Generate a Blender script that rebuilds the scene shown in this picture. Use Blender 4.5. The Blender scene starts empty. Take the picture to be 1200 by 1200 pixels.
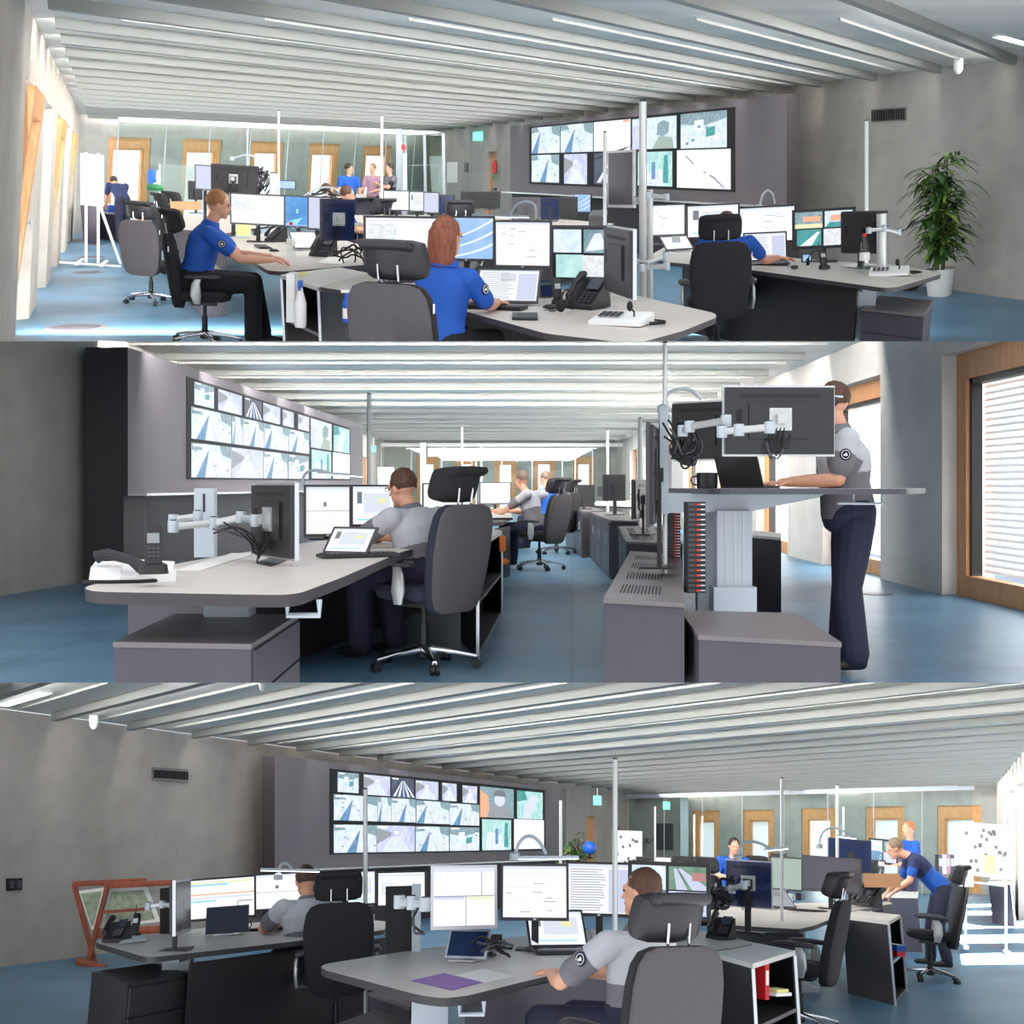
import bpy, bmesh, math, random
import numpy as np
from mathutils import Vector, Matrix
random.seed(7)
PI = math.pi
D = bpy.data
SC = bpy.context.scene
COL = SC.collection
F = 1400.0                      # focal length in pixels of the 1200 px frame
CX, CY = 600.0, 570.0           # principal point (the lens is shifted 30 px)

# ------------------------------------------------------------------ rooms
class Room:
    """One view of the control room: floor at z=0, eye at height h; a whole
    rigid room, pitched about the eye so that the one camera looks into it."""
    def __init__(self, idx, h, H):
        self.idx, self.h, self.H = idx, h, H
        self.a = math.atan((CY - H) / F)
        self.T = Matrix.Translation((0, 0, EYE)) @ Matrix.Rotation(self.a, 4, 'X') @ Matrix.Translation((0, 0, -h))
    def ray(self, px, py):
        d = Matrix.Rotation(-self.a, 3, 'X') @ Vector((px - CX, F, CY - py))
        return d / d.y
    def eye(self):
        return Vector((0, 0, self.h))
    def z(self, px, py, z=0.0):           # where the sight line meets the level z
        d = self.ray(px, py)
        return self.eye() + d * ((z - self.h) / d.z)
    def y(self, px, py, Y):               # ... meets the depth Y
        return self.eye() + self.ray(px, py) * Y
    def col(self, px, Y, z=0.0):          # point at depth Y and height z in an image column
        zz = z - self.h
        cy = Y * math.cos(self.a) - zz * math.sin(self.a)
        return Vector((cy * (px - CX) / F, Y, z))
    def pl(self, px, py, plane):          # ... meets a plane (point, normal)
        p, n = plane
        d = self.ray(px, py); e = self.eye()
        return e + d * ((p - e).dot(n) / d.dot(n))
    def px(self, P):                      # picture position of a point of this room
        q = Matrix.Rotation(self.a, 3, 'X') @ (Vector(P) - self.eye())
        return CX + F * q.x / q.y, CY - F * q.z / q.y
    def roll(self, P):
        zz = P.z - self.h
        cy = P.y * math.cos(self.a) - zz * math.sin(self.a)
        return math.atan(-math.sin(self.a) * (P.x / cy))
EYE = 1.13
R1 = Room(1, 1.60, 200.0)
R2 = Room(2, 1.13, 570.0)
R3 = Room(3, 1.47, 985.0)
OWNER = {}                                # object -> room (for the section cuts)

def plane3(a, b, c):
    n = (b - a).cross(c - a).normalized()
    return (a, n)

# -------------------------------------------------------------- materials
MATS = {}
def mat(name, col, rough=0.5, metal=0.0, emit=0.0, noise=0.0, nscale=8.0, stretch=(1, 1, 1), bump=0.0, col2=None, alpha=None, spec=0.5, coat=0.0):
    if name in MATS: return MATS[name]
    m = D.materials.new(name); m.use_nodes = True
    nt = m.node_tree; N = nt.nodes; L = nt.links
    b = N['Principled BSDF']
    c4 = (*col, 1)
    b.inputs['Base Color'].default_value = c4
    b.inputs['Roughness'].default_value = rough
    b.inputs['Metallic'].default_value = metal
    b.inputs['Specular IOR Level'].default_value = spec
    b.inputs['Coat Weight'].default_value = coat
    if noise or bump or col2:
        tc = N.new('ShaderNodeTexCoord'); mp = N.new('ShaderNodeMapping')
        mp.inputs['Scale'].default_value = stretch
        nz = N.new('ShaderNodeTexNoise'); nz.inputs['Scale'].default_value = nscale
        nz.inputs['Detail'].default_value = 5; nz.inputs['Roughness'].default_value = .6
        L.new(tc.outputs['Object'], mp.inputs[0]); L.new(mp.outputs[0], nz.inputs[0])
        rp = N.new('ShaderNodeValToRGB')
        lo = col2 if col2 else tuple(max(0, x * (1 - noise)) for x in col)
        hi = col if col2 else tuple(min(1, x * (1 + noise)) for x in col)
        rp.color_ramp.elements[0].position = .33; rp.color_ramp.elements[0].color = (*lo, 1)
        rp.color_ramp.elements[1].position = .67; rp.color_ramp.elements[1].color = (*hi, 1)
        L.new(nz.outputs[0], rp.inputs[0])
        if emit: L.new(rp.outputs[0], b.inputs['Emission Color'])
        L.new(rp.outputs[0], b.inputs['Base Color'])
        if bump:
            bp = N.new('ShaderNodeBump'); bp.inputs['Strength'].default_value = bump
            bp.inputs['Distance'].default_value = .01
            L.new(nz.outputs[0], bp.inputs['Height']); L.new(bp.outputs[0], b.inputs['Normal'])
    if emit:
        b.inputs['Emission Strength'].default_value = emit
        if not (noise or col2):
            b.inputs['Emission Color'].default_value = c4
        b.inputs['Base Color'].default_value = (0.02, 0.02, 0.02, 1)
        for l in list(b.inputs['Base Color'].links): L.remove(l)
    if alpha is not None:
        b.inputs['Alpha'].default_value = alpha
    MATS[name] = m
    return m

def srgb(r, g, b):
    f = lambda c: (c / 255 / 12.92) if c / 255 <= .04045 else ((c / 255 + .055) / 1.055) ** 2.4
    return (f(r), f(g), f(b))

def concrete(name, base, dark):
    m = D.materials.new(name); m.use_nodes = True
    N = m.node_tree.nodes; L = m.node_tree.links; b = N['Principled BSDF']
    tc = N.new('ShaderNodeTexCoord')
    def noise(scale, st, det=6, rg=.6):
        mp = N.new('ShaderNodeMapping'); mp.inputs['Scale'].default_value = st
        n = N.new('ShaderNodeTexNoise'); n.inputs['Scale'].default_value = scale
        n.inputs['Detail'].default_value = det; n.inputs['Roughness'].default_value = rg
        L.new(tc.outputs['Object'], mp.inputs[0]); L.new(mp.outputs[0], n.inputs[0]); return n
    a = noise(1.6, (1.2, .6, .12)); c = noise(2.6, (1, .6, 1)); d = noise(38, (1, 1, 1), 3)
    mx = N.new('ShaderNodeMath'); mx.operation = 'ADD'
    L.new(a.outputs[0], mx.inputs[0]); L.new(c.outputs[0], mx.inputs[1])
    m2 = N.new('ShaderNodeMath'); m2.operation = 'MULTIPLY_ADD'; m2.inputs[1].default_value = .22
    L.new(d.outputs[0], m2.inputs[0]); L.new(mx.outputs[0], m2.inputs[2])
    rp = N.new('ShaderNodeValToRGB')
    e = rp.color_ramp.elements
    e[0].position = .3; e[0].color = (*dark, 1); e[1].position = .8; e[1].color = (*base, 1)
    hlf = N.new('ShaderNodeMath'); hlf.operation = 'MULTIPLY'; hlf.inputs[1].default_value = .5
    L.new(m2.outputs[0], hlf.inputs[0]); L.new(hlf.outputs[0], rp.inputs[0]); L.new(rp.outputs[0], b.inputs['Base Color'])
    b.inputs['Roughness'].default_value = .75
    bp = N.new('ShaderNodeBump'); bp.inputs['Strength'].default_value = .06; bp.inputs['Distance'].default_value = .02
    L.new(m2.outputs[0], bp.inputs['Height']); L.new(bp.outputs[0], b.inputs['Normal'])
    return m

def floor_mat(name, base, dark, ang):
    m = D.materials.new(name); m.use_nodes = True
    N = m.node_tree.nodes; L = m.node_tree.links; b = N['Principled BSDF']
    tc = N.new('ShaderNodeTexCoord')
    n = N.new('ShaderNodeTexNoise'); n.inputs['Scale'].default_value = .9; n.inputs['Detail'].default_value = 7
    n.inputs['Roughness'].default_value = .65
    L.new(tc.outputs['Object'], n.inputs[0])
    rp = N.new('ShaderNodeValToRGB'); e = rp.color_ramp.elements
    e[0].position = .35; e[0].color = (*dark, 1); e[1].position = .7; e[1].color = (*base, 1)
    L.new(n.outputs[0], rp.inputs[0])
    mp = N.new('ShaderNodeMapping'); mp.inputs['Rotation'].default_value = (0, 0, ang)
    br = N.new('ShaderNodeTexBrick'); br.offset = 0; br.inputs['Scale'].default_value = 1
    br.inputs['Brick Width'].default_value = 1.2; br.inputs['Row Height'].default_value = 1.9
    br.inputs['Mortar Size'].default_value = .006; br.inputs['Mortar Smooth'].default_value = .1
    br.inputs['Color1'].default_value = (1, 1, 1, 1); br.inputs['Color2'].default_value = (.93, .93, .93, 1)
    br.inputs['Mortar'].default_value = (.55, .55, .55, 1)
    L.new(tc.outputs['Object'], mp.inputs[0]); L.new(mp.outputs[0], br.inputs[0])
    mx = N.new('ShaderNodeMixRGB'); mx.blend_type = 'MULTIPLY'; mx.inputs[0].default_value = 1
    L.new(rp.outputs[0], mx.inputs[1]); L.new(br.outputs[0], mx.inputs[2]); L.new(mx.outputs[0], b.inputs['Base Color'])
    b.inputs['Roughness'].default_value = .38
    return m

def glass_mat(name, tint=(1, 1, 1), refl=.05):
    m = D.materials.new(name); m.use_nodes = True
    N = m.node_tree.nodes; L = m.node_tree.links
    N.remove(N['Principled BSDF']); out = N['Material Output']
    t = N.new('ShaderNodeBsdfTransparent'); t.inputs[0].default_value = (*tint, 1)
    g = N.new('ShaderNodeBsdfGlossy'); g.inputs['Roughness'].default_value = .02
    mx = N.new('ShaderNodeMixShader'); mx.inputs[0].default_value = refl
    L.new(t.outputs[0], mx.inputs[1]); L.new(g.outputs[0], mx.inputs[2]); L.new(mx.outputs[0], out.inputs[0])
    return m

S = srgb
M = dict(
 conc1=concrete('concrete_grey', S(184,180,174), S(142,138,132)),
 conc1w=concrete('concrete_warm', S(206,198,186), S(160,152,142)),
 conc3=concrete('concrete_taupe', S(188,180,172), S(150,143,135)),
 conc2=concrete('concrete_pale', S(232,226,218), S(196,190,182)),
 conc2l=concrete('concrete_left_grey', S(196,190,178), S(154,147,135)),
 mapg=mat('map_print', S(176,186,160), .6, col2=S(120,134,110), nscale=14),
 floor1=floor_mat('linoleum_blue', S(96,142,172), S(70,112,142), .33),
 floor2=floor_mat('linoleum_blue_slate', S(104,144,170), S(76,114,140), .05),
 floor3=floor_mat('linoleum_blue_deep', S(84,128,158), S(60,98,126), -.4),
 ceil=mat('ceiling_metal', S(232,233,228), .4, .15, noise=.09, nscale=1.2, stretch=(.15,1.2,1)),
 rib=mat('ceiling_rib_metal', S(150,152,148), .45, .2),
 vbox=mat('anthracite_panel', S(108,102,108), .55, noise=.03, nscale=2),
 vdark=mat('anthracite_dark', S(52,46,50), .6),
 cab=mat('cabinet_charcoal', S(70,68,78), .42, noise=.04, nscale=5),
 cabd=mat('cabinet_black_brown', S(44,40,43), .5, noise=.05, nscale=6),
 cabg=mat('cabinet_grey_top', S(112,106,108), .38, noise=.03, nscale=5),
 desk=mat('desk_laminate', S(206,198,190), .42, noise=.03, nscale=9),
 deskw=mat('desk_edge_light', S(226,224,218), .4),
 edge=mat('desk_edge_dark', S(58,54,58), .5),
 steel=mat('painted_steel_white', S(180,190,198), .35, .1),
 pole=mat('pole_aluminium', S(214,216,214), .3, .4),
 chrome=mat('chrome', S(215,215,220), .12, 1),
 alu=mat('arm_silver', S(190,192,192), .3, .5),
 blk=mat('black_plastic', S(30,29,32), .4),
 blk2=mat('black_matte', S(20,19,21), .7),
 mono=mat('monitor_black', S(34,33,36), .35),
 bez=mat('monitor_bezel', S(66,64,72), .4),
 silv=mat('monitor_rim_silver', S(205,207,212), .25, .6),
 fab=mat('chair_fabric_black', S(38,36,40), .9, noise=.2, nscale=160, bump=.15),
 fabg=mat('chair_fabric_grey', S(84,80,84), .9, noise=.12, nscale=160, bump=.15),
 leath=mat('chair_leather', S(46,44,48), .42),
 navyfab=mat('chair_fabric_navy', S(40,44,60), .9),
 wood=mat('oak', S(228,168,116), .5, col2=S(206,142,92), nscale=5, stretch=(6,6,.5)),
 woodr=mat('cherry_wood', S(150,72,38), .45, col2=S(118,52,28), nscale=6, stretch=(4,4,.8)),
 woodl=mat('birch_tray', S(214,160,118), .5),
 white=mat('white_paint', S(238,238,236), .5),
 paper=mat('paper', S(236,234,230), .7),
 purple=mat('purple_paper', S(150,110,178), .7),
 yellow=mat('yellow_note', S(232,224,150), .7),
 red=mat('red_plastic', S(200,36,40), .4),
 green=mat('green_plastic', S(30,120,70), .4),
 orange=mat('orange_plastic', S(232,120,40), .5),
 bluep=mat('blue_plastic', S(30,90,190), .4),
 pot=mat('pot_white', S(228,226,224), .4),
 leaf=mat('leaf', S(64,104,40), .45, col2=S(24,52,20), nscale=3),
 leafl=mat('leaf_light', S(140,168,62), .45, col2=S(70,112,40), nscale=3),
 bark=mat('bark', S(96,74,54), .8),
 skin=mat('skin', S(222,164,136), .5, noise=.05, nscale=20),
 skind=mat('skin_lip', S(184,104,92), .5),
 eye=mat('eye_dark', S(40,30,28), .2),
 hbrown=mat('hair_brown', S(84,54,38), .6, noise=.35, nscale=60, stretch=(1,1,.2)),
 hred=mat('hair_auburn', S(132,72,48), .5, noise=.4, nscale=60, stretch=(1,1,.15)),
 hdark=mat('hair_dark', S(50,38,34), .6, noise=.35, nscale=60),
 hgrey=mat('hair_greying', S(120,100,84), .6, noise=.35, nscale=60),
 hsand=mat('hair_sandy', S(168,112,72), .6, noise=.3, nscale=60),
 sblue=mat('shirt_royal_blue', S(24,84,176), .75, noise=.08, nscale=10),
 snavy=mat('shirt_navy_blue', S(32,42,84), .75),
 sblack=mat('vest_black', S(28,28,36), .8),
 spink=mat('shirt_pink', S(176,138,158), .8),
 sgl=mat('shirt_light_grey', S(186,188,194), .8, noise=.05, nscale=10),
 sgd=mat('shirt_mid_grey', S(116,114,120), .8, noise=.05, nscale=10),
 pnavy=mat('trousers_navy', S(34,36,58), .85, noise=.12, nscale=12, bump=.2),
 pblack=mat('trousers_black', S(24,23,28), .85),
 shoe=mat('shoe_black', S(34,32,32), .5),
 glass=glass_mat('clear_glass'),
 bottle=glass_mat('clear_plastic', (.93,.96,.98)),
 gl2=glass_mat('greenish_glass', (.9,.96,.95)),
 boardg=mat('glass_board_green', S(150,164,156), .2, alpha=.4),
 blind=mat('blind_slats', S(244,246,248), .6),
 lampw=mat('lamp_diffuser', (1,.98,.94), emit=3.0),
 led=mat('led_white', (1,.99,.96), emit=6.0),
 exitg=mat('exit_sign_green', S(120,235,205), emit=1.5),
 redlamp=mat('red_lamp', S(255,60,60), emit=2.0),
 redled=mat('red_led', S(230,60,40), emit=.8),
 # screens
 e_white=mat('screen_white', (.93,.95,1), emit=.92),
 e_pale=mat('screen_pale', (.78,.85,.95), emit=.8),
 e_grey=mat('screen_grey', (.45,.5,.55), emit=.6),
 e_text=mat('screen_text', (.3,.34,.4), emit=.5),
 e_lav=mat('screen_lavender', (.62,.66,.85), emit=.85),
 e_blue=mat('screen_blue', (.1,.42,.9), emit=.8, col2=(.02,.22,.62), nscale=4),
 e_cyan=mat('screen_cyan', (.35,.8,.95), emit=.8),
 e_sky=mat('screen_skyblue', (.45,.66,.98), emit=.85, col2=(.25,.48,.9), nscale=5),
 e_swirl=mat('screen_pale_swirl', (.8,.9,1), emit=.9),
 e_ora=mat('screen_orange', (.95,.5,.3), emit=.8),
 e_yel=mat('screen_yellow', (.95,.92,.55), emit=.8),
 e_grn=mat('screen_green', (.35,.62,.42), emit=.55, col2=(.12,.28,.2), nscale=9),
 e_sage=mat('screen_sage', S(176,196,184), emit=.75),
 e_red=mat('screen_red', (.8,.25,.2), emit=.7, col2=(.5,.3,.3), nscale=9),
 e_map=mat('screen_map', (.93,.95,.97), emit=.9, col2=(.62,.68,.72), nscale=42),
 e_off=mat('screen_dark', S(70,72,84), .15),
 e_offb=mat('screen_dark_blue', S(30,44,84), .12),
 f_lo=mat('feed_daylight', (.8,.9,1), emit=1.0, col2=(.45,.6,.76), nscale=11),
 f_road=mat('feed_road', (.84,.9,1), emit=.95, col2=(.6,.68,.86), nscale=7),
 f_vio=mat('feed_violet', (.72,.76,1), emit=.95, col2=(.42,.46,.72), nscale=6),
 f_dark=mat('feed_dark', (.12,.14,.24), emit=.7, col2=(.03,.04,.08), nscale=6),
 f_shade=mat('feed_barrier', (.16,.4,.72), emit=.8, col2=(.12,.24,.4), nscale=8),
 f_mint=mat('feed_mint', (.62,.9,.86), emit=.9, col2=(.3,.62,.62), nscale=8),
 f_tree=mat('feed_trees', (.38,.54,.6), emit=.8, col2=(.16,.28,.34), nscale=16),
 f_beam=mat('feed_beam', (.85,.92,1), emit=1.0),
 f_teal=mat('feed_teal', (.1,.52,.5), emit=.7, col2=(.05,.32,.34), nscale=10),
)

# ------------------------------------------------------------ mesh builder
class MB:
    def __init__(self): self.v = []; self.f = []; self.m = []; self.mats = []
    def mi(self, m):
        m = M[m] if isinstance(m, str) else m
        if m not in self.mats: self.mats.append(m)
        return self.mats.index(m)
    def add(self, vs, fs, m):
        k = len(self.v); i = self.mi(m)
        self.v += [tuple(x) for x in vs]
        for f in fs: self.f.append(tuple(k + a for a in f)); self.m.append(i)
        return self
    def box(self, c, s, m, rz=0, rx=0, ry=0):
        R = Matrix.Rotation(rz, 3, 'Z') @ Matrix.Rotation(ry, 3, 'Y') @ Matrix.Rotation(rx, 3, 'X')
        c = Vector(c); vs = []
        for x in (-.5, .5):
            for y in (-.5, .5):
                for z in (-.5, .5): vs.append(c + R @ Vector((x * s[0], y * s[1], z * s[2])))
        return self.add(vs, [(0,1,3,2),(4,6,7,5),(0,4,5,1),(2,3,7,6),(0,2,6,4),(1,5,7,3)], m)
    def prism(self, pts, vec, m, mside=None, mbot=None):
        n = len(pts); vec = Vector(vec); pts = [Vector(p) for p in pts]
        vs = pts + [p + vec for p in pts]
        self.add(vs, [tuple(range(n))], m)
        k = len(self.v) - 2 * n
        i2 = self.mi(mbot or mside or m); self.f.append(tuple(k + n + a for a in reversed(range(n)))); self.m.append(i2)
        i3 = self.mi(mside or m)
        for a in range(n):
            b = (a + 1) % n; self.f.append((k + a, k + b, k + n + b, k + n + a)); self.m.append(i3)
        return self
    def poly(self, pts, m):
        return self.add(pts, [tuple(range(len(pts)))], m)
    def loft(self, rings, m, seg=20, cap=True):
        """rings: (centre, ax, ay, exponent)"""
        vs = []; fs = []
        for c, ax, ay, e in rings:
            c = Vector(c); ax = Vector(ax); ay = Vector(ay)
            for i in range(seg):
                t = 2 * PI * i / seg; a, b = math.cos(t), math.sin(t)
                a = math.copysign(abs(a) ** (2 / e), a); b = math.copysign(abs(b) ** (2 / e), b)
                vs.append(c + ax * a + ay * b)
        for r in range(len(rings) - 1):
            for i in range(seg):
                j = (i + 1) % seg
                fs.append((r*seg+i, r*seg+j, (r+1)*seg+j, (r+1)*seg+i))
        if cap: fs.append(tuple(reversed(range(seg)))); fs.append(tuple((len(rings)-1)*seg + i for i in range(seg)))
        return self.add(vs, fs, m)
    def tube(self, pts, r, m, seg=8):
        pts = [Vector(p) for p in pts]; rs = r if isinstance(r, (list, tuple)) else [r] * len(pts)
        rings = []; up = None
        for i, p in enumerate(pts):
            d = (pts[min(i+1, len(pts)-1)] - pts[max(i-1, 0)]).normalized()
            if up is None: up = Vector((0, 0, 1)) if abs(d.z) < .9 else Vector((1, 0, 0))
            a = d.cross(up).normalized(); b = a.cross(d).normalized(); up = b
            rings.append((p, a * rs[i], b * rs[i], 2))
        return self.loft(rings, m, seg)
    def lathe(self, prof, m, c=(0, 0, 0), seg=20):
        c = Vector(c)
        return self.loft([(c + Vector((0, 0, z)), (max(r, 1e-4), 0, 0), (0, max(r, 1e-4), 0), 2) for r, z in prof], m, seg)
    def ell(self, c, r, m, seg=16, rings=10, R=None):
        c = Vector(c); R = R or Matrix.Identity(3); vs = []; fs = []
        for i in range(rings + 1):
            ph = PI * i / rings
            for j in range(seg):
                t = 2 * PI * j / seg
                vs.append(c + R @ Vector((r[0]*math.sin(ph)*math.cos(t), r[1]*math.sin(ph)*math.sin(t), r[2]*math.cos(ph))))
        for i in range(rings):
            for j in range(seg):
                k = (j + 1) % seg; fs.append((i*seg+j, (i+1)*seg+j, (i+1)*seg+k, i*seg+k))
        return self.add(vs, fs, m)
    def rbox(self, c, s, m, r=.25, rz=0, rx=0):
        """soft-edged box (superellipse loft along z)"""
        R = Matrix.Rotation(rz, 3, 'Z') @ Matrix.Rotation(rx, 3, 'X'); c = Vector(c); rings = []
        for t, k in ((-.5, .8), (-.42, .95), (-.25, 1), (.25, 1), (.42, .95), (.5, .8)):
            rings.append((c + R @ Vector((0, 0, t * s[2])), R @ Vector((s[0]/2*k, 0, 0)), R @ Vector((0, s[1]/2*k, 0)), 5))
        return self.loft(rings, m, 24)
    def mesh(self, name, smooth=False):
        me = D.meshes.new(name); me.from_pydata(self.v, [], self.f)
        for m in self.mats: me.materials.append(m)
        me.polygons.foreach_set('material_index', self.m)
        bm = bmesh.new(); bm.from_mesh(me)
        bmesh.ops.remove_doubles(bm, verts=bm.verts, dist=1e-5)
        bmesh.ops.recalc_face_normals(bm, faces=bm.faces); bm.to_mesh(me); bm.free()
        if smooth:
            me.polygons.foreach_set('use_smooth', [True] * len(me.polygons))
            me.set_sharp_from_angle(angle=math.radians(38))
        me.update(); return me

# ----------------------------------------------------------- object helpers
def props(o, label, cat, group=None, kind=None):
    if label: o['label'] = label
    if cat: o['category'] = cat
    if group: o['group'] = group
    if kind: o['kind'] = kind
    return o
def local(R, P, yaw=0, upright=True):
    P = Vector(P)
    return R.T @ Matrix.Translation(P) @ Matrix.Rotation(R.roll(P) if upright else 0, 4, 'Y') @ Matrix.Rotation(yaw, 4, 'Z')
def root(name, R, P, yaw, label, cat, group=None, upright=True):
    o = D.objects.new(name, None); COL.objects.link(o); o.empty_display_size = .1
    o.matrix_world = local(R, P, yaw, upright); OWNER[o] = R
    return props(o, label, cat, group)
def part(name, mb, parent, smooth=False, label=None):
    me = mb if isinstance(mb, bpy.types.Mesh) else mb.mesh(name, smooth)
    o = D.objects.new(name, me); COL.objects.link(o); o.parent = parent; OWNER[o] = OWNER[parent]
    if label: o['label'] = label
    return o
def solo(name, mb, R, P, yaw, label, cat, group=None, smooth=False, upright=True):
    me = mb if isinstance(mb, bpy.types.Mesh) else mb.mesh(name, smooth)
    o = D.objects.new(name, me); COL.objects.link(o); o.matrix_world = local(R, P, yaw, upright); OWNER[o] = R
    return props(o, label, cat, group)
def struct(name, mb, R, smooth=False, parent=None):
    o = D.objects.new(name, mb.mesh(name, smooth)); COL.objects.link(o); OWNER[o] = R
    if parent: o.parent = parent
    else: o.matrix_world = R.T.copy(); o['kind'] = 'structure'
    return o
def clone(o, P=None, yaw=0, R=None, label=None, group=None, parent=None, scale=1, mw=None):
    c = o.copy(); COL.objects.link(c)
    if parent is None:
        R = R or OWNER[o]; c.parent = None
        c.matrix_world = mw if mw else local(R, P, yaw) @ Matrix.Scale(scale, 4)
        if label: c['label'] = label
        if group: c['group'] = group
    else:
        R = OWNER[parent]; c.parent = parent
    OWNER[c] = R
    for ch in list(o.children): clone(ch, parent=c)
    return c
def ctr(pts):
    v = Vector((0, 0, 0))
    for p in pts: v = v + Vector(p)
    return v / len(pts)
# ================================================================ the things
# ---------------------------------------------------------------- chair
def chair_parts(t, back='fabg', recline=.16, posts=True, aim=0, seatm='fab', head='leath', full=True):
    m = MB(); m.lathe([(.03,.06),(.045,.07),(.045,.13),(.03,.15)], 'blk'); m.lathe([(.028,.12),(.028,.28),(.018,.28),(.018,.42)], 'blk')
    part('gas_column', m, t, True)
    for k in range(5):
        a = 2*PI*k/5 + .3 + aim; c, s = math.cos(a), math.sin(a)
        m = MB(); m.loft([((c*.04, s*.04, .115), (-s*.028, c*.028, 0), (0, 0, .022), 4),
                          ((c*.2, s*.2, .1), (-s*.02, c*.02, 0), (0, 0, .015), 4),
                          ((c*.33, s*.33, .075), (-s*.014, c*.014, 0), (0, 0, .011), 4)], 'chrome', 12)
        b = part('base_leg', m, t, True)
        m = MB()
        for q in (-.016, .016):
            p0 = Vector((c*.33 - s*(q-.011), s*.33 + c*(q-.011), .03)); p1 = Vector((c*.33 - s*(q+.011), s*.33 + c*(q+.011), .03))
            m.tube([p0, p1], .03, 'blk', 12)
        m.tube([(c*.33, s*.33, .03), (c*.33, s*.33, .075)], .009, 'blk', 6)
        part('caster', m, b, True)
    m = MB(); m.loft([((0,0,.425),(.19,0,0),(0,.18,0),4), ((0,0,.445),(.25,0,0),(0,.24,0),4), ((0,.0,.49),(.26,0,0),(0,.255,0),4),
                      ((0,-.005,.525),(.24,0,0),(0,.235,0),4), ((0,-.01,.53),(.15,0,0),(0,.15,0),4)], seatm, 28)
    m.box((0,0,.41),(.22,.24,.05),'blk')
    part('seat', m, t, True)
    # backrest: lofted from the seat up, leaning back
    r = recline
    def bk(z): return -.25 - max(z - .52, 0) * math.tan(r) + max(.52 - z, 0)*.15
    prof = [(.36,.14,.03),(.39,.2,.045),(.46,.23,.052),(.58,.25,.056),(.72,.265,.054),(.86,.262,.048),(.95,.245,.042),(1.0,.21,.036),(1.02,.15,.022)]
    m = MB(); m.loft([((0, bk(z)+.012, z), (w,0,0), (0,d,0), 3.4) for z, w, d in prof], seatm, 28); part('backrest', m, t, True)
    m = MB(); m.loft([((0, bk(z)-.03, z), (w*.97,0,0), (0,d*.62,0), 3) for z, w, d in prof], back, 28)
    part('back_cover', m, t, True)
    hz = 1.13; hb = bk(1.09) + .02
    for q in (-.06, .06):
        m = MB(); m.tube([(q, bk(.96), .96), (q, hb-.02, 1.12)], .007, 'chrome', 8); part('headrest_post', m, t, True)
    m = MB()
    rg = []
    for x, k in ((-.18,.6),(-.17,.88),(-.12,1),(0,1.02),(.12,1),(.17,.88),(.18,.6)):
        rg.append(((x, hb + .02 + .05*(x/.16)**2, hz+.01), (0, .055*k, .02*k), (0, -.035*k, .1*k), 3.2))
    m.loft(rg, head, 24)
    rg = []
    for x, k in ((-.15,.6),(-.14,.9),(0,1),(.14,.9),(.15,.6)):
        rg.append(((x, hb - .012, hz + .085), (0, .075*k, -.02*k), (0, .008*k, .028*k), 3))
    m.loft(rg, head, 20)
    part('headrest', m, t, True)
    for s in (-1, 1):
        m = MB(); m.loft([((s*.29, -.17, .66), (.03,0,0), (0,0,.012), 3), ((s*.29, -.14, .665), (.045,0,0), (0,0,.02), 3), ((s*.29, .02, .67), (.048,0,0), (0,0,.022), 3),
                          ((s*.285, .12, .665), (.042,0,0), (0,0,.02), 3), ((s*.285, .15, .66), (.028,0,0), (0,0,.012), 3)], 'leath', 16)
        a = part('armrest', m, t, True)
        m = MB(); m.loft([((s*.3, -.06, .42), (.012,0,0), (0,.03,0), 4), ((s*.31, -.07, .5), (.016,0,0), (0,.05,0), 4), ((s*.31, -.07, .6), (.014,0,0), (0,.04,0), 4), ((s*.3, -.05, .65), (.01,0,0), (0,.03,0), 4)], 'alu', 14)
        m.box((s*.24,-.06,.43),(.14,.05,.02),'blk')
        part('armrest_bracket', m, a, True)
    m = MB(); m.box((.262, bk(.9)-.0, .9), (.006,.012,.05), 'white'); part('care_tag', m, t)
PROTO = {}
def chair(R, P, yaw, label, group=None, kind='a', name='office_chair'):
    """chairs face local +Y at yaw 0 (away from the camera)"""
    kinds = {'a': dict(back='fabg'), 'b': dict(back='fab', head='fab'), 'c': dict(back='fabg', seatm='navyfab', head='fab'), 'd': dict(back='fabg', recline=.2)}
    if kind in PROTO: return clone(PROTO[kind], P, yaw, R, label, group or 'x')
    t = root(name, R, P, yaw, label, 'chair', group); chair_parts(t, **kinds[kind]); PROTO[kind] = t
    return t

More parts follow.
